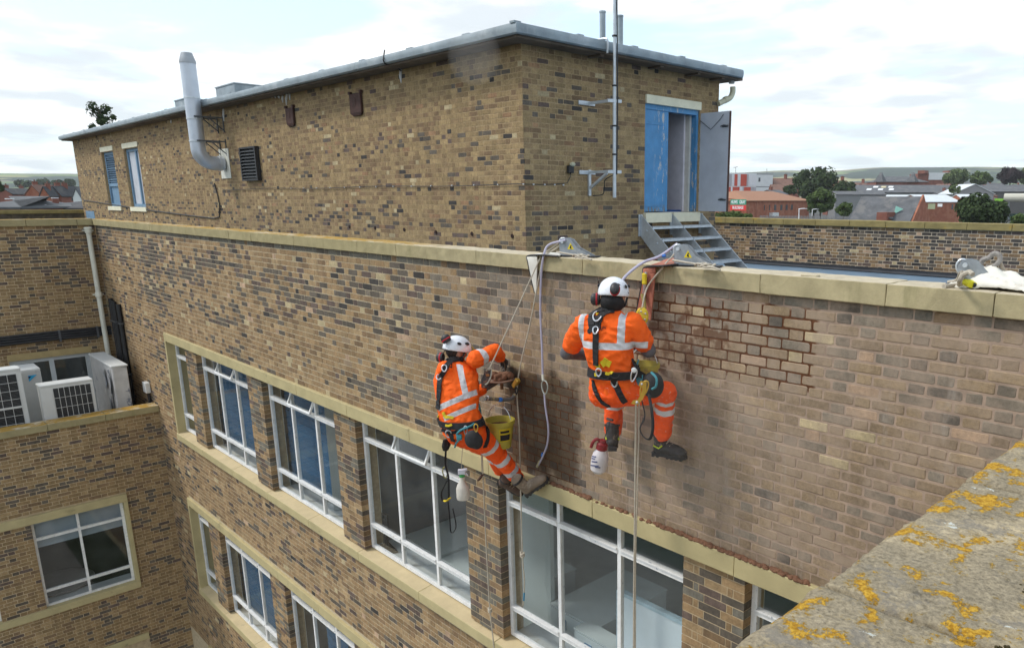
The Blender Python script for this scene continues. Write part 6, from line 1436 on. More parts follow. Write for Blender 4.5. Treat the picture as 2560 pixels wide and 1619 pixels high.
mb = MB(); mb.bar(c+Vector((.0, 0, .03)), c+Vector((.03, .02, .30)), .05, .03); mb.bar(c+Vector((.10, 0, .03)), c+Vector((.04, .02, .18)), .04, .025); mb.build('arm', BLACK, o)
mb = MB(); p0 = c+Vector((.03, .02, .30))
for a_, b_ in (((-.06, 0, 0), (-.06, 0, .20)), ((.06, 0, 0), (.06, 0, .20)), ((-.06, 0, .20), (.06, 0, .20)), ((-.06, 0, 0), (.06, 0, 0))): mb.bar(p0+Vector(a_), p0+Vector(b_), .022, .022, (0, 1, 0))
mb.box(p0.x-.06, p0.x+.06, p0.y-.006, p0.y+.006, p0.z, p0.z+.13); mb.build('holder', BLACK, o)
o = thing('metal_bed_frame', 'thin metal rail frame in the dark room behind the largest window', 'frame', (-3.5, 2.2, -4.8))
mb = MB(); mb.tube(spline([(-4.0, 2.0, -4.8), (-4.0, 2.0, -3.5), (-3.93, 2.0, -3.38), (-3.2, 2.0, -3.36), (-2.9, 2.0, -3.4)], 5), .016, 8); mb.build('rail', mat('worn_brass', (.35, .33, .25), .4, .5), o)
# chair and blue floor seen through the plant room door
o = thing('chair', 'dark chair with a pale strip standing inside the open blue doorway', 'chair', (XP-.9, 6.4, .4))
mb = MB(); mb.box(XP-1.1, XP-.75, 6.05, 6.5, .85, .89); mb.build('seat', BLACK, o)
mb = MB(); mb.obox((XP-.85, 6.55, 1.05), (1, 0, 0), (0, 1, .4), (0, -.4, 1), .16, .02, .22); bevel(mb.build('backrest', BLACK, o), .015)
mb = MB(); mb.obox((XP-.66, 6.52, 1.10), (1, 0, 0), (0, 1, .4), (0, -.4, 1), .02, .02, .17); mb.build('pale_strip', mat('pale_yellow_strip', (.55, .52, .33), .6), o)
for x, y in ((-1.08, 6.1), (-.78, 6.1), (-1.08, 6.48), (-.78, 6.48)): mb = MB(); mb.tube([(XP+x, y, .86), (XP+x+.02, y+.12, .40)], .012, 6); mb.build('leg', DARKSTEEL, o)
mb = MB(); mb.box(XP-.9, XP-.28, 6.18, 6.88, .402, .43); tag(mb.build('blue_mat', mat('blue_floor_mat', (.01, .06, .22), .7), None, loc=(XP-.6, 6.5, .4)), 'blue floor mat just inside the open doorway', 'mat')
# ================================================================== GROUND, HILLS AND TOWN
def ground_z(x, y):
    d = math.hypot(x, y); f = min(1, max(0, (d-70)/90)); f = f*f*(3-2*f); return -12.5+4.5*f
mb = MB(); xs = list(np.arange(-160, 161, 20)); ys_ = xs
far_ = [-6500, -3000, -1500, -800, -400, -250]; X = far_+xs+[-v for v in far_[::-1]]
n = len(X); mb.v = [(x, y, ground_z(x, y)) for x in X for y in X]
for i in range(n-1):
    for j in range(n-1): mb.face([i*n+j, (i+1)*n+j, (i+1)*n+j+1, i*n+j+1])
g = mb.build('ground', mat('tarmac_and_verge', (.085, .085, .082), .95, var=.25, scale=.08, col2=(.06, .085, .03), lo=.52, hi=.6, s2=.012), None, True); g['kind'] = 'structure'
mb = MB(); mb.box(-40, 8, -14, 0, -12.6, -12.44); cy_ = mb.build('courtyard_bounce_sheet', mat('pale_bounce_paving', (.42, .40, .36), .9, var=.12, scale=.6), None); cy_['kind'] = 'structure'  # unseen pale sheet added to bounce light up onto the walls
def hillmat():
    t = NT('hill_fields'); P = t.n('ShaderNodeNewGeometry').outputs['Position']
    mp = t.n('ShaderNodeMapping'); t.l(P, mp.inputs[0]); mp.inputs['Scale'].default_value = (.0035, .0035, .0)
    v = t.n('ShaderNodeTexVoronoi'); v.inputs['Scale'].default_value = 1.0; t.l(mp.outputs[0], v.inputs['Vector'])
    s = t.sep(v.outputs['Color']); c = t.mix(t.rng(s['X'], .25, .35), (.10, .17, .05), (.18, .25, .085)); c = t.mix(t.rng(s['Y'], .60, .64), c, (.30, .28, .12))
    c = t.mix(t.rng(s['Z'], .74, .78), c, (.20, .16, .10))
    w = t.noise(.0022, 7, .62); c = t.mix(t.rng(w, .475, .495), c, t.gain((.016, .034, .022), t.rng(t.noise(.02, 4), .3, .7, .6, 1.4)))
    return t.fin(c, .95, 0, .05)
mb = MB(); idx = {}
AZ = np.linspace(-1.75, .55, 190); RD = [1700, 2100, 2500, 2900, 3300, 3700, 4100, 4500, 5000, 5600]
def hill_h(az, r):                                                  # az measured from +y towards +x
    side = 1/(1+math.exp(-(az+1.0)*5)); top = 156*side+96*(1-side); top *= 1+.15*mnoise.noise(Vector((az*4.5, 1.7, 0)))+.06*mnoise.noise(Vector((az*17, 5, 0)))
    f = min(1, max(0, (r-1700)/2600)); f = f*f*(3-2*f); return -9+(top+9)*f+18*mnoise.noise(Vector((az*9, r*.0016, 3)))*f*(1-f)*3.0
for i, a in enumerate(AZ):
    for j, r_ in enumerate(RD): idx[i, j] = len(mb.v); mb.v.append((math.sin(a)*r_, math.cos(a)*r_, hill_h(a, r_)-(2 if j == 0 else 0)))
for i in range(len(AZ)-1):
    for j in range(len(RD)-1): mb.face([idx[i, j], idx[i+1, j], idx[i+1, j+1], idx[i, j+1]])
h_ = mb.build('hills', hillmat(), None, True); h_['kind'] = 'structure'
# -------- trees: trunk, limbs and a crown of leaf cards in clumps
def leafmat(name, c, c2): 
    t = NT(name); k = t.n('ShaderNodeAttribute', attribute_name='Col').outputs['Color']
    s = t.sep(k); col = t.mix(s['X'], c, c2); col = t.gain(col, t.rng(t.noise(2.0, 3), .3, .7, .8, 1.2))
    return t.fin(col, .75, 0, .15)
LEAF = {'green': leafmat('leaf_mid_green', (.030, .055, .016), (.11, .155, .045)), 'dark': leafmat('leaf_dark_green', (.016, .030, .012), (.062, .092, .030)), 'copper': leafmat('leaf_copper', (.016, .011, .014), (.045, .03, .034)), 'pale': leafmat('leaf_pale_green', (.055, .085, .03), (.14, .18, .07)), 'conifer': leafmat('leaf_conifer', (.016, .032, .014), (.05, .075, .025))}
BARK = mat('tree_bark', (.07, .055, .04), .9, var=.3, scale=3)
def tree(label, base, H, Rr, kind='green', n=2600, shape='round', leaf=None, seed=1, cat='tree', name='tree', clumps=34, squash=1.0):
    r = random.Random(seed); base = Vector(base); g0 = Vector((base.x, base.y, min(base.z, ground_z(base.x, base.y)))); t = thing(name, label, cat, g0); leaf = leaf or Rr*.075
    mb = MB(); hb = H*.28; mb.tube([g0, base+Vector((0, 0, hb)), base+Vector((Rr*.05, 0, H*.75))], [H*.035, H*.026, H*.008], 8)
    for k in range(6): a = k*1.05+r.random(); mb.tube([base+Vector((0, 0, hb+H*.05*k*.8)), base+Vector((math.cos(a)*Rr*.35, math.sin(a)*Rr*.35, H*(.45+.06*k))), base+Vector((math.cos(a)*Rr*.7, math.sin(a)*Rr*.7, H*(.52+.06*k)))], [H*.014, H*.009, H*.003], 6)
    mb.build('trunk', BARK, t)
    cl = []
    for k in range(clumps):
        if shape == 'round':
            while True:
                p = Vector((r.uniform(-1, 1), r.uniform(-1, 1), r.uniform(-1, 1)))
                if .25 < p.length < 1: break
            p = p.normalized()*(p.length**.5)*.80; c = base+Vector((p.x*Rr, p.y*Rr, H*.58+p.z*H*.40*squash)); cr = Rr*r.choice((.15, .2, .26, .36))
        elif shape == 'cone':
            f = r.random()**.8; a = r.uniform(0, 6.28); q = Rr*(1-f)*(.4+.6*r.random()); c = base+Vector((math.cos(a)*q, math.sin(a)*q, H*(.12+.86*f))); cr = Rr*.30*(1.15-f)
        else:
            a = r.uniform(0, 6.28); q = Rr*r.random()**.5*.85; c = base+Vector((math.cos(a)*q, math.sin(a)*q*.6, H*r.uniform(.25, .75))); cr = Rr*r.uniform(.16, .3)
        cl.append((c, cr, r.uniform(.1, .9)))
    mb = MB()
    for k in range(n):
        c, cr, tone = r.choice(cl)
        d = Vector((r.gauss(0, 1), r.gauss(0, 1), r.gauss(0, 1))).normalized(); p = c+d*cr*(r.random()**.35)*Vector((1, 1, 1)).x
        nrm = (d+Vector((r.uniform(-.7, .7), r.uniform(-.7, .7), r.uniform(-.3, .8)))).normalized(); a = nrm.orthogonal().normalized(); b = nrm.cross(a); s = leaf*r.uniform(.6, 1.4); th = r.uniform(0, 6.28)
        a, b = a*math.cos(th)+b*math.sin(th), b*math.cos(th)-a*math.sin(th)
        v = min(1, max(0, tone*.6+.4*r.random())); mb.col = (v, v, v, 1); mb.poly([p-a*s, p+b*s*.55, p+a*s, p-b*s*.55])
    mb.build('crown', LEAF[kind], t); return t
def tree_at(label, u, vb, vt, wpx, d, **k):
    b = at_d(u, vb, d); t_ = at_d(u, vt, d); return tree(label, (b.x, b.y, b.z), t_.z-b.z, wpx/FPX*d/2, **k)
# -------- houses: box with pitched or hipped roof, windows, chimneys
RBRICK = mat('red_brick_far', (.30, .105, .060), .9, var=.18, scale=.9, col2=(.36, .15, .09), lo=.45, hi=.6, s2=.6); DBRICK = mat('dull_red_brick', (.22, .085, .06), .9, var=.2, scale=.8)
SLATE = mat('grey_slate', (.105, .108, .115), .8, var=.25, scale=.7, col2=(.15, .145, .14), lo=.5, hi=.65, s2=.35); TILE = mat('brown_roof_tile', (.33, .165, .095), .85, var=.12, scale=1.2)
BROWNROOF = mat('dull_brown_tile', (.18, .10, .075), .85, var=.2, scale=.8)
WHITEW = mat('white_cladding', (.66, .68, .68), .6, var=.06, scale=.5); WROOF = mat('white_metal_roof', (.60, .63, .64), .5, var=.08, scale=.4)
DGLASS = mat('far_window', (.05, .06, .07), .2, spec=.6); DGREY = mat('mid_grey', (.22, .225, .23), .8)
def frame_axes(p, q): d = Vector((q.x-p.x, q.y-p.y, 0)); L = d.length; d.normalize(); return d, Vector((-d.y, d.x, 0)), L
def house(name, label, p, q, depth, zb, ze, zr, wall, roof, kind='gable', over=.3, cat='building', group=None, wins=0, chim=(), parapet=0, wz=None, ends=False):
    """front eave from p to q (seen left to right), ridge parallel to it; depth goes away from the viewer"""
    X, Y_, L = frame_axes(p, q); o = Vector((p.x, p.y, 0))
    T = lambda a, b, z: o+X*a+Y_*b+Vector((0, 0, z))
    t = thing(name, label, cat, T(L/2, depth/2, zb), group)
    mb = MB(); mb.hexa([T(0, 0, zb), T(L, 0, zb), T(L, depth, zb), T(0, depth, zb), T(0, 0, ze), T(L, 0, ze), T(L, depth, ze), T(0, depth, ze)])
    if kind == 'gable':
        for a in (0.01, L-.01): mb.prism([T(a-.005, .02, ze-.01), T(a-.005, depth-.02, ze-.01), T(a-.005, depth/2, zr-.12)], X*.01)
    w = mb.build('wall', wall, t); rb = MB(); ov = over; th = .22
    if kind == 'gable':
        k = (zr-ze)/(depth/2)
        rb.rings([[T(a, -ov, ze-ov*k), T(a, depth/2, zr), T(a, depth+ov, ze-ov*k), T(a, depth+ov, ze-ov*k+th), T(a, depth/2, zr+th), T(a, -ov, ze-ov*k+th)] for a in (-parapet*0-ov*.5, L+ov*.5)])
    elif kind == 'hip':
        h = depth/2
        base_ = [T(-ov, -ov, ze), T(L+ov, -ov, ze), T(L+ov, depth+ov, ze), T(-ov, depth+ov, ze)]; r1, r2 = T(h, h, zr), T(L-h, h, zr)
        up_ = [b+Vector((0, 0, th)) for b in base_]; rb.poly(base_[::-1]); 
        for i in range(4): rb.poly([base_[i], base_[(i+1) % 4], up_[(i+1) % 4], up_[i]])
        rb.poly([up_[0], up_[1], r2, r1]); rb.poly([up_[1], up_[2], r2]); rb.poly([up_[2], up_[3], r1, r2]); rb.poly([up_[3], up_[0], r1])
    elif kind == 'flat': rb.hexa([T(-.1, -.1, ze), T(L+.1, -.1, ze), T(L+.1, depth+.1, ze), T(-.1, depth+.1, ze)]+[T(-.1, -.1, ze+.3), T(L+.1, -.1, ze+.3), T(L+.1, depth+.1, ze+.3), T(-.1, depth+.1, ze+.3)])
    elif kind == 'pyr':
        c = T(L/2, depth/2, zr); b = [T(-ov, -ov, ze), T(L+ov, -ov, ze), T(L+ov, depth+ov, ze), T(-ov, depth+ov, ze)]; rb.poly(b[::-1])
        for i in range(4): rb.poly([b[i], b[(i+1) % 4], c])
    ro = rb.build('roof', roof, t)
    for (a, b, z0, z1, s) in chim:
        mb = MB(); c = T(a, b, 0); mb.box(c.x-s, c.x+s, c.y-s, c.y+s, z0, z1); ch = mb.build('chimney', DBRICK, ro)
        mb = MB(); mb.box(c.x-s*1.15, c.x+s*1.15, c.y-s*1.15, c.y+s*1.15, z1, z1+.15); mb.tube([c+Vector((0, 0, z1)), c+Vector((0, 0, z1+.55))], .16, 8); mb.build('chimney_pot', BROWNROOF, ch)
    for zz in (wz or []):
        for i in range(wins):
            a = L*(i+.5)/wins; mb = MB(); f = MB(); ww, hh = min(.65, L/wins*.3), .75
            f.hexa([T(a-ww-.1, -.05, zz-hh-.1), T(a+ww+.1, -.05, zz-hh-.1), T(a+ww+.1, .05, zz-hh-.1), T(a-ww-.1, .05, zz-hh-.1), T(a-ww-.1, -.05, zz+hh+.1), T(a+ww+.1, -.05, zz+hh+.1), T(a+ww+.1, .05, zz+hh+.1), T(a-ww-.1, .05, zz+hh+.1)]); fo = f.build('window', WHITEW, t)
            mb.hexa([T(a-ww, -.07, zz-hh), T(a+ww, -.07, zz-hh), T(a+ww, .05, zz-hh), T(a-ww, .05, zz-hh), T(a-ww, -.07, zz+hh), T(a+ww, -.07, zz+hh), T(a+ww, .05, zz+hh), T(a-ww, .05, zz+hh)]); mb.build('pane', DGLASS, fo)
    return t, T, L
zat = lambda v, d, u=2100: at_d(u, v, d).z
GZ = -8.0
# builders' merchant: brown hipped roof, red brick, sign on the gable end
d = 235; p, q = at_d(1868, 503, d), at_d(2024, 499, d*1.16)
t, T, L = house('builders_merchant', 'red brick trade shop with brown roof and green and red end sign', p, q, 20, GZ, p.z, zat(478, 258), RBRICK, TILE, 'hip', .6, chim=())
mb = MB(); mb.hexa([T(-.04, 0, GZ), T(0, 0, GZ), T(0, 14, GZ), T(-.04, 14, GZ), T(-.04, 0, p.z+.1), T(0, 0, p.z+.1), T(0, 14, p.z+1.9), T(-.04, 14, p.z+1.9)]); mb.build('end_wall', RBRICK, t)
for i, a in enumerate((12.2, 16.0, 20.2, 25.0, 29.2, 33.5)):
    if a > L-1: break
    mb = MB(); w = .30 if i < 2 else .8; mb.hexa([T(a-w, -.06, p.z-3.0), T(a+w, -.06, p.z-3.0), T(a+w, .05, p.z-3.0), T(a-w, .05, p.z-3.0), T(a-w, -.06, p.z-1.2), T(a+w, -.06, p.z-1.2), T(a+w, .05, p.z-1.2), T(a-w, .05, p.z-1.2)]); mb.build('window', DGLASS, t)
mb = MB(); mb.hexa([T(16, -.3, GZ), T(28, -.3, GZ), T(28, .05, GZ), T(16, .05, GZ), T(16, -.3, GZ+2.6), T(28, -.3, GZ+2.6), T(28, .05, GZ+2.6), T(16, .05, GZ+2.6)]); mb.build('shop_front', DGLASS, t)
mb = MB(); mb.hexa([T(16, -1.2, GZ+3.0), T(20.8, -1.2, GZ+3.0), T(20.8, -.05, GZ+3.0), T(16, -.05, GZ+3.0), T(16, -1.2, GZ+4.3), T(20.8, -1.2, GZ+4.3), T(20.8, -.05, GZ+4.3), T(16, -.05, GZ+4.3)]); mb.build('white_fascia', WHITEW, t)
mb = MB(); mb.hexa([T(6.2, -.05, GZ), T(6.4, -.05, GZ), T(6.4, .02, GZ), T(6.2, .02, GZ), T(6.2, -.05, p.z), T(6.4, -.05, p.z), T(6.4, .02, p.z), T(6.2, .02, p.z)]); mb.build('pilaster', DBRICK, t)
def far_text(parent, text, c, ax, h, m, w=None):
    cu = bpy.data.curves.new('t', 'FONT'); cu.body = text; cu.align_x = 'CENTER'; cu.align_y = 'CENTER'; cu.offset = .02; cu.extrude = .01
    o = bpy.data.objects.new('t', cu); COL.objects.link(o); me = bpy.data.meshes.new_from_object(o.evaluated_get(bpy.context.evaluated_depsgraph_get())); bpy.data.objects.remove(o)
    xs = [v.co.x for v in me.vertices]; k = (w/(max(xs)-min(xs))) if w else h; o0 = org(parent); n = ax.cross(Vector((0, 0, 1)))
    for v in me.vertices: v.co = c+ax*v.co.x*k+Vector((0, 0, v.co.y*h))+n*v.co.z-o0
    me.materials.clear(); me.materials.append(m); me.name = 'lettering'; return link_mesh('sign_lettering', me, parent)
# the sign faces the viewer on the end wall (which looks along -X of the building)
s0, s1 = at_d(1826, 509, 232), at_d(1865, 509, 226); ax = Vector((s1.x-s0.x, s1.y-s0.y, 0)).normalized(); w_ = (s1-s0).length; nn = ax.cross(Vector((0, 0, 1))); c0 = (s0+s1)/2
hs = 27/FPX*229; 
for (z0, z1_, mm, nm) in ((0, .5, mat('sign_red', (.62, .03, .03), .5), 'red_panel'), (.5, 1.0, mat('sign_green', (.02, .26, .16), .5), 'green_panel')):
    mb = MB(); zc = c0.z-hs*.62; a, b = c0-ax*w_/2, c0+ax*w_/2
    mb.hexa([Vector((a.x, a.y, zc+hs*z0)), Vector((b.x, b.y, zc+hs*z0)), Vector((b.x, b.y, zc+hs*z0))-nn*.1, Vector((a.x, a.y, zc+hs*z0))-nn*.1, Vector((a.x, a.y, zc+hs*z1_)), Vector((b.x, b.y, zc+hs*z1_)), Vector((b.x, b.y, zc+hs*z1_))-nn*.1, Vector((a.x, a.y, zc+hs*z1_))-nn*.1])
    mb.build(nm, mm, t)
SW = mat('sign_white', (.8, .8, .8), .5)
far_text(t, 'HUWS   GRAY', Vector((c0.x, c0.y, zc+hs*.75))+nn*.03, ax, hs*.42, SW, w_*.92); far_text(t, 'BUILDBASE', Vector((c0.x, c0.y, zc+hs*.25))+nn*.03, ax, hs*.36, SW, w_*.70)
# block clad in red, white and grey panels
d = 420; A = at_d(1800, 440, d); B = at_d(1932, 436, d*1.02)
X, Y_, L = frame_axes(A, B); o = Vector((A.x, A.y, 0)); T = lambda a, b, z: o+X*a+Y_*b+Vector((0, 0, z)); zt_ = zat(433, d); zb_ = zt_-21.5
t = thing('panel_clad_block', 'flat-roofed block clad in red, white and grey upright panels', 'building', T(L/2, 5, GZ))
mb = MB(); mb.hexa([T(0, 0, GZ), T(L, 0, GZ), T(L, 14, GZ), T(0, 14, GZ), T(0, 0, zt_), T(L, 0, zt_), T(L, 14, zt_), T(0, 14, zt_)]); mb.build('wall', WHITEW, t)
PC = [mat('panel_red', (.55, .075, .04), .5), mat('panel_white', (.70, .70, .72), .5), mat('panel_grey', (.42, .40, .42), .5), mat('panel_dark_red', (.38, .04, .035), .5)]
r = random.Random(9); split = L*.69
for row in range(3):
    z1_ = zt_-.6-row*7.0; x = 0
    while x < split-.3:
        w_ = min(r.choice((.8, 1.1, 1.5, 1.9)), split-x); mb = MB(); mb.hexa([T(x+.03, -.18, z1_-6.5), T(x+w_-.03, -.18, z1_-6.5), T(x+w_-.03, -.01, z1_-6.5), T(x+.03, -.01, z1_-6.5), T(x+.03, -.18, z1_), T(x+w_-.03, -.18, z1_), T(x+w_-.03, -.01, z1_), T(x+.03, -.01, z1_)]); mb.build('panel', r.choice((PC[0], PC[0], PC[1], PC[0], PC[2], PC[1]) if row < 2 else (PC[3], PC[0], PC[1])), t); x += w_
    mb = MB(); mb.hexa([T(split, -.12, z1_-6.6), T(L+.1, -.12, z1_-6.6), T(L+.1, -.01, z1_-6.6), T(split, -.01, z1_-6.6), T(split, -.12, z1_-.1), T(L+.1, -.12, z1_-.1), T(L+.1, -.01, z1_-.1), T(split, -.01, z1_-.1)]); mb.build('white_panel', WHITEW, t)
    mb = MB(); mb.hexa([T(split, -.10, z1_-.1), T(L+.12, -.10, z1_-.1), T(L+.12, -.01, z1_-.1), T(split, -.01, z1_-.1), T(split, -.10, z1_+.42), T(L+.12, -.10, z1_+.42), T(L+.12, -.01, z1_+.42), T(split, -.01, z1_+.42)]); mb.build('floor_band', DGREY, t)
mb = MB(); a = split+L*.055; mb.hexa([T(a-.6, -.2, zt_-4.6), T(a+.6, -.2, zt_-4.6), T(a+.6, -.13, zt_-4.6), T(a-.6, -.13, zt_-4.6), T(a-.6, -.2, zt_-2.4), T(a+.6, -.2, zt_-2.4), T(a+.6, -.13, zt_-2.4), T(a-.6, -.13, zt_-2.4)]); mb.build('window', DGLASS, t)
for (u, v0, v1, lab) in ((1839, 434, 418, 'thin lamp mast with a crossbar behind the panel clad block'), (1917, 434, 422, 'thin bare mast behind the white end of the panel clad block')):
    m_ = thing('mast', lab, 'mast', at_d(u, v0+20, 500)); mb = MB(); mb.tube([at_d(u, v0+20, 500), at_d(u, v1, 500)], .14, 6); mb.build('pole', DGREY, m_)
    if '	'.strip() == '' and v1 < 420: mb = MB(); mb.bar(at_d(u-5, v1+1, 500), at_d(u+5, v1-1, 500), .3, .3); mb.build('crossbar', DGREY, m_)
# grey slate roofed building in front with brick gable at its right, small brick dormer stack
d = 150; p, q = at_d(2124, 546, d), at_d(2274, 549, d*.955); X, Y_, L = frame_axes(p, q)
ridge = at_d(2170, 494, d*1.04)
t, T, L = house('slate_roofed_hall', 'low hall with big grey slate roof and red brick gable beyond the far parapet', p, q, 13, GZ, p.z-.5, ridge.z, RBRICK, SLATE, 'gable', .25, chim=())
mb = MB(); a0 = L+.15; mb.prism([T(a0, -.3, p.z-.9), T(a0, 13.3, p.z-.9), T(a0, 6.5, ridge.z+.55)], X*.35); mb.build('gable_coping', RBRICK, t)
mb = MB(); mb.box(*sorted((T(L*.52, 0, 0).x, T(L*.70, 0, 0).x)), T(L*.6, -.6, 0).y-1.2, T(L*.6, 2.0, 0).y, p.z-2, p.z+1.3); dm = mb.build('dormer_stack', DBRICK, t)
c = T(L*.61, .6, p.z+1.2); mb = MB(); w_ = 1.5; mb.prism([c+Vector((-w_, -1.6, -1.1)), c+Vector((w_, -1.6, -1.1)), c+Vector((0, -1.6, .1))], (0, 2.6, 0)); mb.build('dormer_roof', SLATE, dm)
mb = MB(); g0 = T(L*.70, 1.6, p.z+.9); mb.poly([g0, g0+X*1.5+Vector((0, .5, 1.0)), g0+Vector((0, .5, 1.6)), ]); mb.poly([g0+Y_*.1, g0+Y_*.1+Vector((0, .5, 1.6)), g0+Y_*.1+X*1.5+Vector((0, .5, 1.0))]); mb.build('copper_flashing', mat('verdigris', (.20, .42, .36), .7), t)
# red brick workshop with white roof, further white roofs
d = 250; p, q = at_d(2312, 505, d), at_d(2400, 505, d*1.02)
house('brick_workshop', 'red brick workshop with white metal roof and white wall sign', p, q, 14, GZ, p.z, zat(487, d), RBRICK, WROOF, 'gable', .4, wins=0)
t = [o for o in bpy.data.objects if o.name == 'brick_workshop'][0]
for (u, v, w_, h_2, mm, nm) in ((2329, 516, 17, 13, mat('olive_panel', (.33, .36, .22), .7), 'shutter'), (2350, 513, 11, 7, SW, 'wall_sign'), (2381, 517, 4, 12, DGLASS, 'window')):
    c = at_d(u, v, d*.99); mb = MB(); mb.obox(c, X, Y_, (0, 0, 1), w_/FPX*d/2, .1, h_2/FPX*d/2); mb.build(nm, mm, t)
d = 275; p, q = at_d(2216, 494, d), at_d(2300, 494, d)
house('white_roofed_shed', 'long low shed with white roof behind the slate hall', p, q, 10, GZ, p.z, zat(488, d), DBRICK, WROOF, 'gable', .3)
d = 280; p, q = at_d(2404, 497, d), at_d(2470, 497, d)
house('white_roofed_shed', 'short shed with white roof behind the dark round tree', p, q, 10, GZ, p.z, zat(486, d), RBRICK, WROOF, 'gable', .3)
# long grey market roofs with skylights
d = 330; p, q = at_d(2150, 481, d), at_d(2420, 481, d)
t, T, L = house('market_hall', 'long dark grey market hall roof with slanted white skylights', p, q, 26, GZ, p.z, zat(462, d), DGREY, SLATE, 'gable', .5)
for u in (2176, 2212, 2208, 2233, 2246, 2256):
    v = 476 if u in (2176, 2212, 2246) else 469; c = at_d(u, v, d*1.0)+Vector((0, 0, .0)); f_ = (477-v)/15; a = (c-T(0, 0, 0)).dot(X); 
    k = (zat(462, d)-p.z)/13; 
    mb = MB(); b0 = 3.0 if v > 472 else 7.5; mb.poly([T(a, b0, p.z+b0*k+.30), T(a+2.2, b0, p.z+b0*k+.30), T(a+3.6, b0+3, p.z+(b0+3)*k+.30), T(a+1.4, b0+3, p.z+(b0+3)*k+.30)]); mb.build('skylight', SW if u != 2233 else mat('cream_skylight', (.6, .52, .32)), t)
d = 300; p, q = at_d(2385, 484, d), at_d(2445, 484, d)
X2, Y2, L2 = frame_axes(p, q)
house('gabled_barn', 'pale gabled barn with a white roof in the middle of the grey roofs', p+Y2*14, p, 16, GZ, p.z, zat(460, d), mat('grey_boarding', (.27, .265, .27), .8), WROOF, 'gable', .6)
d = 310; p, q = at_d(2425, 479, d), at_d(2600, 479, d)
house('open_shed', 'long low grey shed roof at the far right edge', p, q, 20, GZ+3, p.z, zat(462, d), mat('shed_dark_grey', (.12, .115, .11), .9), SLATE, 'gable', .5)  # plain dark grey shed walls
d = 260; p, q = at_d(2090, 487, d), at_d(2215, 489, d)
house('low_grey_building', 'low dull grey roofed building between the trees and the slate hall', p, q, 9, GZ, p.z, zat(479, d), DGREY, SLATE, 'gable', .3)
# turreted roof, modern brick and white block, brick houses
d = 450; p, q = at_d(2190, 463, d), at_d(2320, 463, d)
t, T, L = house('turreted_building', 'old red brick building with two pointed slate turrets', p, q, 18, GZ, zat(455, d), zat(440, d), DBRICK, SLATE, 'hip', .4)
for u in (2201, 2281): c = at_d(u, 455, d*.99); wq = 24/FPX*d/2; mb = MB(); b = [c+Vector((sx*wq, sy*wq, 0)) for sx, sy in ((-1, -1), (1, -1), (1, 1), (-1, 1))]; zt_ = at_d(u, 437, d).z; e = [Vector((c.x+sx*.8, c.y+sy*.8, zt_)) for sx, sy in ((-1, -1), (1, -1), (1, 1), (-1, 1))]; mb.rings([b, e]); tq = mb.build('turret_roof', SLATE, t); mb = MB(); mb.box(c.x-.8, c.x+.8, c.y-.8, c.y+.8, zt_, zt_+1); mb.build('finial', DGREY, tq)
d = 520; p, q = at_d(2294, 442, d), at_d(2392, 442, d)
t, T, L = house('brick_and_white_block', 'modern flat-roofed block of red brick with a white upper band', p, q, 15, GZ, zat(434, d), zat(434, d), DBRICK, DGREY, 'flat')
mb = MB(); a, b = L*.28, L*.80; mb.hexa([T(a, -.5, zat(449, d)), T(b, -.5, zat(449, d)), T(b, -.01, zat(449, d)), T(a, -.01, zat(449, d)), T(a, -.5, zat(431, d)), T(b, -.5, zat(431, d)), T(b, -.01, zat(431, d)), T(a, -.01, zat(431, d))]); mb.build('white_band', WHITEW, t)
mb = MB(); mb.box(*sorted((T(0, 0, 0).x, T(L*.25, 0, 0).x)), T(0, 2, 0).y-2, T(0, 8, 0).y, zat(434, d), zat(426, d)); mb.build('stair_tower', DBRICK, t)
p, q = at_d(2370, 446, d), at_d(2396, 446, d); house('brick_tower', 'narrow brick stair tower at the right of the modern block', p, q, 10, GZ, zat(426, d), 0, DBRICK, DGREY, 'flat')
for i, (u0, u1, ve, vr, d, lab) in enumerate(((1935, 2000, 462, 446, 430, 'brick terrace with dark roof and chimney between the panel clad block and the big tree'), (1930, 1975, 478, 462, 380, 'lower brick house end beside the panel clad block'), (2072, 2100, 470, 456, 420, 'small brick house with orange roof right of the big tree'), (2100, 2122, 472, 452, 400, 'brick gable house right of the big tree, second from it'), (2140, 2186, 466, 457, 470, 'far brick house left of the pointed turrets'))):
    p, q = at_d(u0, ve, d), at_d(u1, ve, d); L_ = (q-p).length
    house('brick_house', lab, p, q, 10, GZ, p.z, zat(vr, d), DBRICK if i % 2 == 0 else RBRICK, BROWNROOF if i != 2 else TILE, 'gable', .3, chim=[(L_*.5, 5, zat(vr, d)-1, zat(vr, d)+2.2, .7)] if i in (0, 3, 4) else (), wins=3 if i < 2 else 2, wz=[p.z-1.6], group='brick houses across the town')
r = random.Random(77)
KT = ['red brick', 'dull brick', 'dark brick']
k = 0
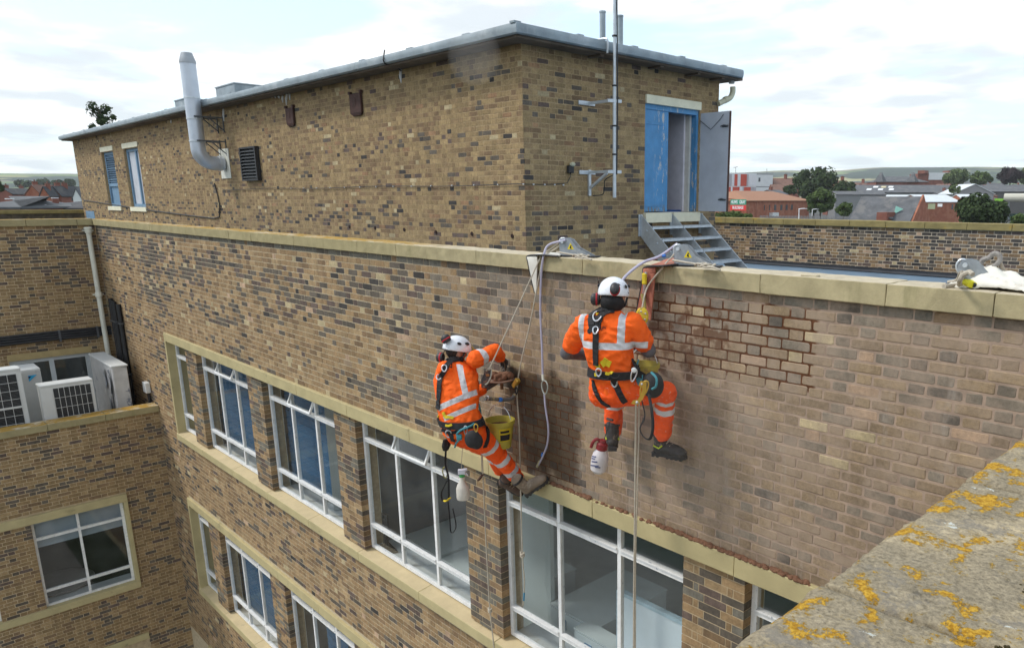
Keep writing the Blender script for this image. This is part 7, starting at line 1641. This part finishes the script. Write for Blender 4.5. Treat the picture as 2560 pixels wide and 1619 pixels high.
for (u0, ve, vr, d, w) in ((1940, 486, 476, 300, 30), (2095, 481, 472, 350, 34), (2128, 476, 466, 420, 40), (2160, 470, 461, 520, 34), (2330, 470, 460, 480, 40), (2400, 463, 455, 560, 44), (2470, 466, 457, 520, 46), (2505, 476, 468, 360, 50), (2330, 485, 477, 330, 40), (2090, 466, 457, 620, 40), (2540, 468, 460, 500, 44), (2460, 490, 482, 300, 34)):
    p, q = at_d(u0, ve, d), at_d(u0+w, ve, d*r.uniform(.97, 1.03)); L_ = (q-p).length; zr = zat(vr, d); k += 1
    house('terrace_house', '%s house with %s roof %s' % (KT[k % 3], ('slate', 'brown tile', 'grey')[(k//3) % 3], ('left of the big dark tree', 'right behind the bushy tree', 'behind the low grey building', 'far behind the bushy tree', 'behind the gabled barn', 'between the two round trees', 'left of the copper tree', 'below the copper tree', 'above the white roofed workshop', 'on the skyline right of the big tree', 'right of the copper tree', 'right of the white roofed workshop')[k-1]), p, q, 9, GZ, p.z, zr, (RBRICK, DBRICK, DBRICK)[k % 3], (SLATE, BROWNROOF, SLATE)[(k//3) % 3], 'gable', .3, chim=[(L_*.3, 4.5, zr-1, zr+1.2, .55)] if k % 2 else (), wins=3, wz=[p.z-1.5], group='terrace houses across the town')
# trees on the right
tree_at('big dark round tree standing over the brown roofed shop', 2034, 516, 414, 112, 330, n=7500, kind='dark', seed=3, leaf=.75, clumps=60)
tree_at('smaller mid green tree in front of the big dark tree', 2050, 545, 472, 76, 215, n=5200, kind='green', seed=4, leaf=.48, clumps=46)
tree_at('dark bushy tree beside the big tree, left of the market hall', 2106, 506, 452, 66, 300, n=3600, kind='dark', seed=5, leaf=.6)
tree_at('low dark bush at the left foot of the big tree', 1974, 494, 462, 36, 320, n=1600, kind='dark', seed=15, leaf=.55)
tree_at('bright leafy bush left of the slate hall', 2108, 548, 505, 46, 180, n=2600, kind='green', seed=6, leaf=.36)
tree_at('dark round tree right of the workshop, close behind the parapet', 2448, 580, 484, 132, 130, n=9000, kind='dark', seed=7, leaf=.34, clumps=70)
tree_at('rounded olive green tree behind the grey market roof', 2388, 470, 424, 66, 430, n=3600, kind='pale', seed=8, leaf=.8)
tree_at('flat topped green tree right of the olive green one', 2450, 468, 430, 56, 430, n=3000, kind='green', seed=9, leaf=.8)
tree_at('dark copper leaved tree near the right edge', 2524, 466, 419, 62, 410, n=3600, kind='copper', seed=10, leaf=.75)
tree_at('green tree cut off by the right edge behind the copper one', 2562, 468, 418, 44, 440, n=2200, kind='pale', seed=11, leaf=.8)
tree_at('yellowish small tree in front of the gabled barn', 2384, 488, 459, 32, 290, n=1000, kind='pale', seed=12, leaf=.5, clumps=20)
for i, (u, v0, v1, w_, dd) in enumerate(((1820, 560, 522, 80, 90), (1862, 562, 530, 40, 92))):
    tree_at(['long green hedge bush under the trade shop\'s sign', 'low rounded bush at the right end of the hedge under the sign'][i], u, v0, v1, w_, dd, n=3000, kind='green', seed=20+i, leaf=.14, shape='bush', cat='bush', name='bush')
tree_at('green bush at the right edge just above the parapet', 2556, 575, 528, 60, 120, n=2400, kind='green', seed=24, leaf=.2, shape='bush', cat='bush', name='bush')
# car park: fence, lamp posts, parked cars, wrapped pallets
for i, (u, v0, v1, dd, lab) in enumerate(((1998, 552, 523, 150, 'white lamp post with a bent arm in front of the trade shop'), (2031, 545, 524, 190, 'white lamp post with a bent arm in front of the smaller green tree'))):
    lp = thing('lamp_post', lab, 'lamp post', at_d(u, v0, dd), 'lamp posts by the trade shop'); a, b = at_d(u, v0, dd), at_d(u, v1, dd); a.z = GZ-.3
    mb = MB(); mb.tube(spline([a, b-Vector((0, 0, .6)), b, b+Vector((.9, .6, .15))], 4), .09, 6); mb.build('post', SW, lp); mb = MB(); mb.obox(b+Vector((1.0, .7, .12)), (1, .7, 0), (-.7, 1, 0), (0, 0, 1), .35, .12, .06); mb.build('lantern', WHITEW, lp)
fe = thing('palisade_fence', 'grey palisade fence in front of the trade shop', 'fence', at_d(1950, 560, 170)); a, b = at_d(1900, 556, 170), at_d(2120, 560, 165)
nF = 60
pm = None
for i in range(nF):
    c = a+(b-a)*(i/(nF-1)); c.z = zat(556, 170)
    if pm is None: mb = MB(); mb.v = []; mb.box(c.x-.09, c.x+.09, c.y-.02, c.y+.02, GZ-.3, c.z+1.5); pm = mb.build('pale', DGREY, fe, loc=c)
    else: o = pm.copy(); COL.objects.link(o); o.parent = fe; o.location = c-org(fe)
mb = MB(); a2, b2 = Vector((a.x, a.y, zat(556, 170)+1.0)), Vector((b.x, b.y, zat(556, 170)+1.0)); mb.bar(a2, b2, .06, .1); mb.build('rail', DGREY, fe)
def car(label, c, ang, col, k=1.0):
    o = thing('parked_car', label, 'car', c, 'cars parked by the workshops'); ca, sa = math.cos(ang), math.sin(ang)
    T = lambda x, y, z: Vector((c.x+(x*ca-y*sa)*k, c.y+(x*sa+y*ca)*k, c.z+z*k))
    prof = [(-2.1, .35), (-2.15, .75), (-1.9, .95), (-1.2, 1.0), (-.7, 1.42), (.6, 1.45), (1.2, 1.02), (1.95, .90), (2.1, .65), (2.1, .35)]
    mb = MB(); mb.rings([[T(x, y, z) for x, z in prof] for y in (-.85, .85)]); b_ = mb.build('body', col, o); fix_normals(b_)
    for y in (-.86, .86): mb = MB(); mb.prism([T(x, y, z) for x, z in ((-1.05, 1.02), (-.65, 1.36), (.55, 1.38), (1.0, 1.04))], T(0, .01, 0)-T(0, 0, 0)); mb.build('side_glass', DGLASS, o)
    mb = MB(); mb.poly([T(1.19, -.7, 1.05), T(1.19, .7, 1.05), T(.66, .7, 1.44), T(.66, -.7, 1.44)]); mb.build('windscreen', DGLASS, o)
    for x in (-1.3, 1.3):
        for y in (-.8, .8): w_ = MB(); w_.lathe(T(x, y, .33), [(0, -.1), (.33, -.1), (.33, .1), (0, .1)], axis=T(0, 1, 0)-T(0, 0, 0), k=12); w_.build('wheel', BLACK, o)
CW = mat('car_white', (.7, .7, .7), .3); CS = mat('car_silver', (.40, .42, .44), .3, .4); CB_ = mat('car_dark', (.04, .045, .05), .3)
for (u, v, dd, ang, m_, lab) in ((2318, 553, 291, .7, CS, 'silver car parked by the workshop, nearest the slate hall gable'), (2346, 553, 291, .7, CB_, 'dark car parked by the workshop, nearer the round tree')):
    c = at_d(u, v, dd); c.z = GZ; car(lab, c, ang, m_, 1.25)
r = random.Random(31)
for i, (u, v, m_, lab) in enumerate(((2352, 537, 'white', 'white wrapped pallet beside the dark round tree'), (2366, 535, 'green', 'green wrapped pallet beside the dark round tree'), (2372, 540, 'white', 'second white wrapped pallet nearest the dark round tree'), (2517, 528, 'white', 'white wrapped pallet right of the dark round tree'), (2536, 526, 'green', 'green wrapped pallet near the right edge'))):
    c = at_d(u, v, 330); mb = MB(); mb.box(c.x-1.3, c.x+1.3, c.y-1.1, c.y+1.1, GZ, c.z+.9); o = mb.build('wrapped_pallet', mat('wrap_'+m_, (.62, .66, .68) if m_ == 'white' else (.12, .36, .30), .5, var=.2, scale=2), None, loc=c); bevel(o, .25, 2); tag(o, lab, 'pallet', 'wrapped pallets in the yards')
wt_ = thing('tank_trailer', 'cream tank on a frame under the shed at the right edge', 'tank', at_d(2545, 505, 250)); c = at_d(2548, 494, 250); mb = MB(); mb.tube([c-X*4.5, c+X*4.5], 1.4, 14); mb.build('tank', mat('cream_tank', (.52, .50, .42), .5), wt_); 
for s in (-3, 3): mb = MB(); mb.box(c.x+X.x*s-.3, c.x+X.x*s+.3, c.y+X.y*s-.3, c.y+X.y*s+.3, GZ, c.z-1.1); mb.build('leg', DGREY, wt_)
o = thing('sign_board', 'bright green sign board on posts by the grey sheds at the far right', 'sign', at_d(2505, 508, 255)); c = at_d(2505, 504, 255); mb = MB(); mb.obox(c, X, Y_, (0, 0, 1), 2.4, .08, 1.0); mb.build('panel', mat('lime_green_board', (.22, .50, .05), .6), o)
for s in (-1.8, 1.8): mb = MB(); q = c+X*s+Y_*.2; mb.box(q.x-.12, q.x+.12, q.y-.12, q.y+.12, GZ, c.z+.8); mb.build('post', DGREY, o)
# -------- the town at the left, beyond the wing
HS = 'brick houses and roofs beyond the left wing'
def lh(name, lab, u0, u1, ve, vr, d, wall, roof, kind='gable', depth=10, **k):
    p, q = at_d(u0, ve, d), at_d(u1, ve, d); zr = at_d((u0+u1)/2, vr, d).z
    return house(name, lab, p, q, depth, -12.4, p.z, zr, wall, roof, kind, .3, group=HS, **k)
DSL = mat('dark_old_slate', (.060, .060, .064), .85, var=.25, scale=.7, col2=(.09, .085, .08), lo=.5, hi=.65, s2=.35)
lh('roof_block', 'wide dark grey roof close beyond the left wing with a white vent', 40, 330, 524, 497, 95, DBRICK, DSL, kind='hip', depth=14)
lh('roof_block', 'grey roof at the left edge with two skylights', -90, 52, 522, 490, 88, DBRICK, mat('pale_slate', (.10, .105, .11), .8, var=.2, scale=.7), kind='hip', depth=12)
for i, (u0, u1, ve, vr, d, m_, lab) in enumerate(((62, 104, 488, 464, 180, RBRICK, 'red brick gable house left of the middle of the row'), (100, 122, 487, 468, 175, RBRICK, 'pointed red brick gable house in the middle of the row'), (120, 152, 488, 467, 178, DBRICK, 'dull brick gable house right of the pointed one'), (146, 178, 492, 474, 190, DBRICK, 'dull brick house beside the white gable'), (-10, 30, 485, 472, 200, DBRICK, 'grey roofed brick house at the far left edge'), (26, 66, 487, 473, 210, DBRICK, 'low brick house second from the left edge'))):
    p, q = at_d(u0, ve, d), at_d(u1, ve, d); zr = zat(vr, d, u0); Xv, Yv, Lw = frame_axes(p, q)
    house('brick_house', lab, p+Yv*9, p, Lw, -12.4, p.z, zr, m_, DSL if i not in (0, 3) else BROWNROOF, 'gable', .3, group=HS, chim=[(6.5, Lw*.25, zr-2, zr+.9, .5)] if i % 2 == 0 else [(2, Lw*.5, zr-1, zr+1.0, .5), (7.5, Lw*.5, zr-1, zr+.8, .45)])
d = 150; p = at_d(182, 494, d); q = at_d(198, 494, d); X3, Y3, L3 = frame_axes(p, q)
house('white_gable_house', 'small house with a white timbered gable next to the plant room corner', p+Y3*6, p, (q-p).length*1.3, p.z-5, p.z, zat(472, d, 190), WHITEW, SLATE, 'gable', .3)
sv = thing('roof_vent', 'small white roof vent on the wide dark roof at the left', 'vent', at_d(115, 519, 94)); mb = MB(); c = at_d(114, 519, 93); mb.lathe(c-Vector((0, 0, .3)), [(.12, 0), (.12, .45), (.2, .5), (.15, .65), (0, .7)], k=10); mb.build('cowl', SW, sv)
sv = thing('chimney_stack', 'dark chimney with a white rim on the wide grey roof at the left', 'chimney', at_d(139, 512, 96)); mb = MB(); c = at_d(139, 507, 96); mb.box(c.x-.3, c.x+.3, c.y-.3, c.y+.3, c.z-1.0, c.z+.55); mb.build('stack', DBRICK, sv); mb = MB(); mb.box(c.x-.34, c.x+.34, c.y-.34, c.y+.34, c.z+.55, c.z+.65); mb.build('rim', SW, sv)
for i, u in enumerate((20, 27)): mb = MB(); c = at_d(u, 497, 79); mb.obox(c, (1, 0, 0), (0, 1, 0), (0, 0, 1), .25, .25, .05); tag(mb.build('skylight', SW, None, loc=c), ['left skylight on the grey roof at the left edge', 'right skylight on the grey roof at the left edge'][i], 'skylight')
tree_at('dark green tree at the left edge of the town', -6, 490, 444, 44, 170, n=2000, kind='dark', seed=40, leaf=.3)
tree_at('green tree crown among the brick houses at the left', 168, 486, 462, 26, 220, n=1200, kind='green', seed=41, leaf=.4)
for i, (u, w_) in enumerate(((60, 40), (110, 30), (150, 36), (176, 24))): tree_at(['broad tree on the skyline at the left, first from the edge', 'tree on the skyline behind the first red gable house', 'wide tree on the skyline left of the plant room', 'tree on the skyline touching the plant room corner'][i], u, 470, 452-(i % 2)*4, w_, 700, n=900, kind='dark', seed=44+i, leaf=1.6)
cn = at_d(256, 318, 62); tree('ragged conifer top showing above the plant room roof at the left', (cn.x, cn.y, cn.z-1.6), at_d(256, 250, 62).z-cn.z+1.6, 1.25, kind='conifer', n=900, shape='round', seed=53, leaf=.13, clumps=13)

# -------- the thin air of the distance
mb = MB(); mb.box(-7200, 7200, -7200, 7200, -14, 330); hz = mb.build('haze', mat('tmp_haze', (1, 1, 1)), None); hz['kind'] = 'stuff'
hm = bpy.data.materials.new('haze_air'); hm.use_nodes = True; nt = hm.node_tree; nt.nodes.clear()
ho = nt.nodes.new('ShaderNodeOutputMaterial'); hv = nt.nodes.new('ShaderNodeVolumePrincipled'); hv.inputs['Color'].default_value = (.93, .97, 1.0, 1); hv.inputs['Density'].default_value = .000105
nt.links.new(hv.outputs[0], ho.inputs['Volume']); hz.data.materials.clear(); hz.data.materials.append(hm)

# -------- dust from the raked joints drifting by the wall
def dustmat(dens):
    m = bpy.data.materials.new('dust_air'); m.use_nodes = True; nt = m.node_tree; nt.nodes.clear()
    ho = nt.nodes.new('ShaderNodeOutputMaterial'); hv = nt.nodes.new('ShaderNodeVolumePrincipled'); hv.inputs['Color'].default_value = (.97, .93, .89, 1); hv.inputs['Density'].default_value = dens
    nt.links.new(hv.outputs[0], ho.inputs['Volume']); return m
for c, r_, dn_, lab in ((at_y(1185, 140, YP-.75), (.45, .30, .38), .15, 'faint dust puff under the plant room eave'), (at_y(1700, 1040, -.45), (1.1, .30, .75), .04, 'thin dust drifting along the wall by the right worker')):
    mb = MB(); mb.ball(c, r_, 32, 20); o = mb.build('dust_cloud', dustmat(dn_), None, True, loc=c); fix_normals(o); o['kind'] = 'stuff'; o['label'] = lab
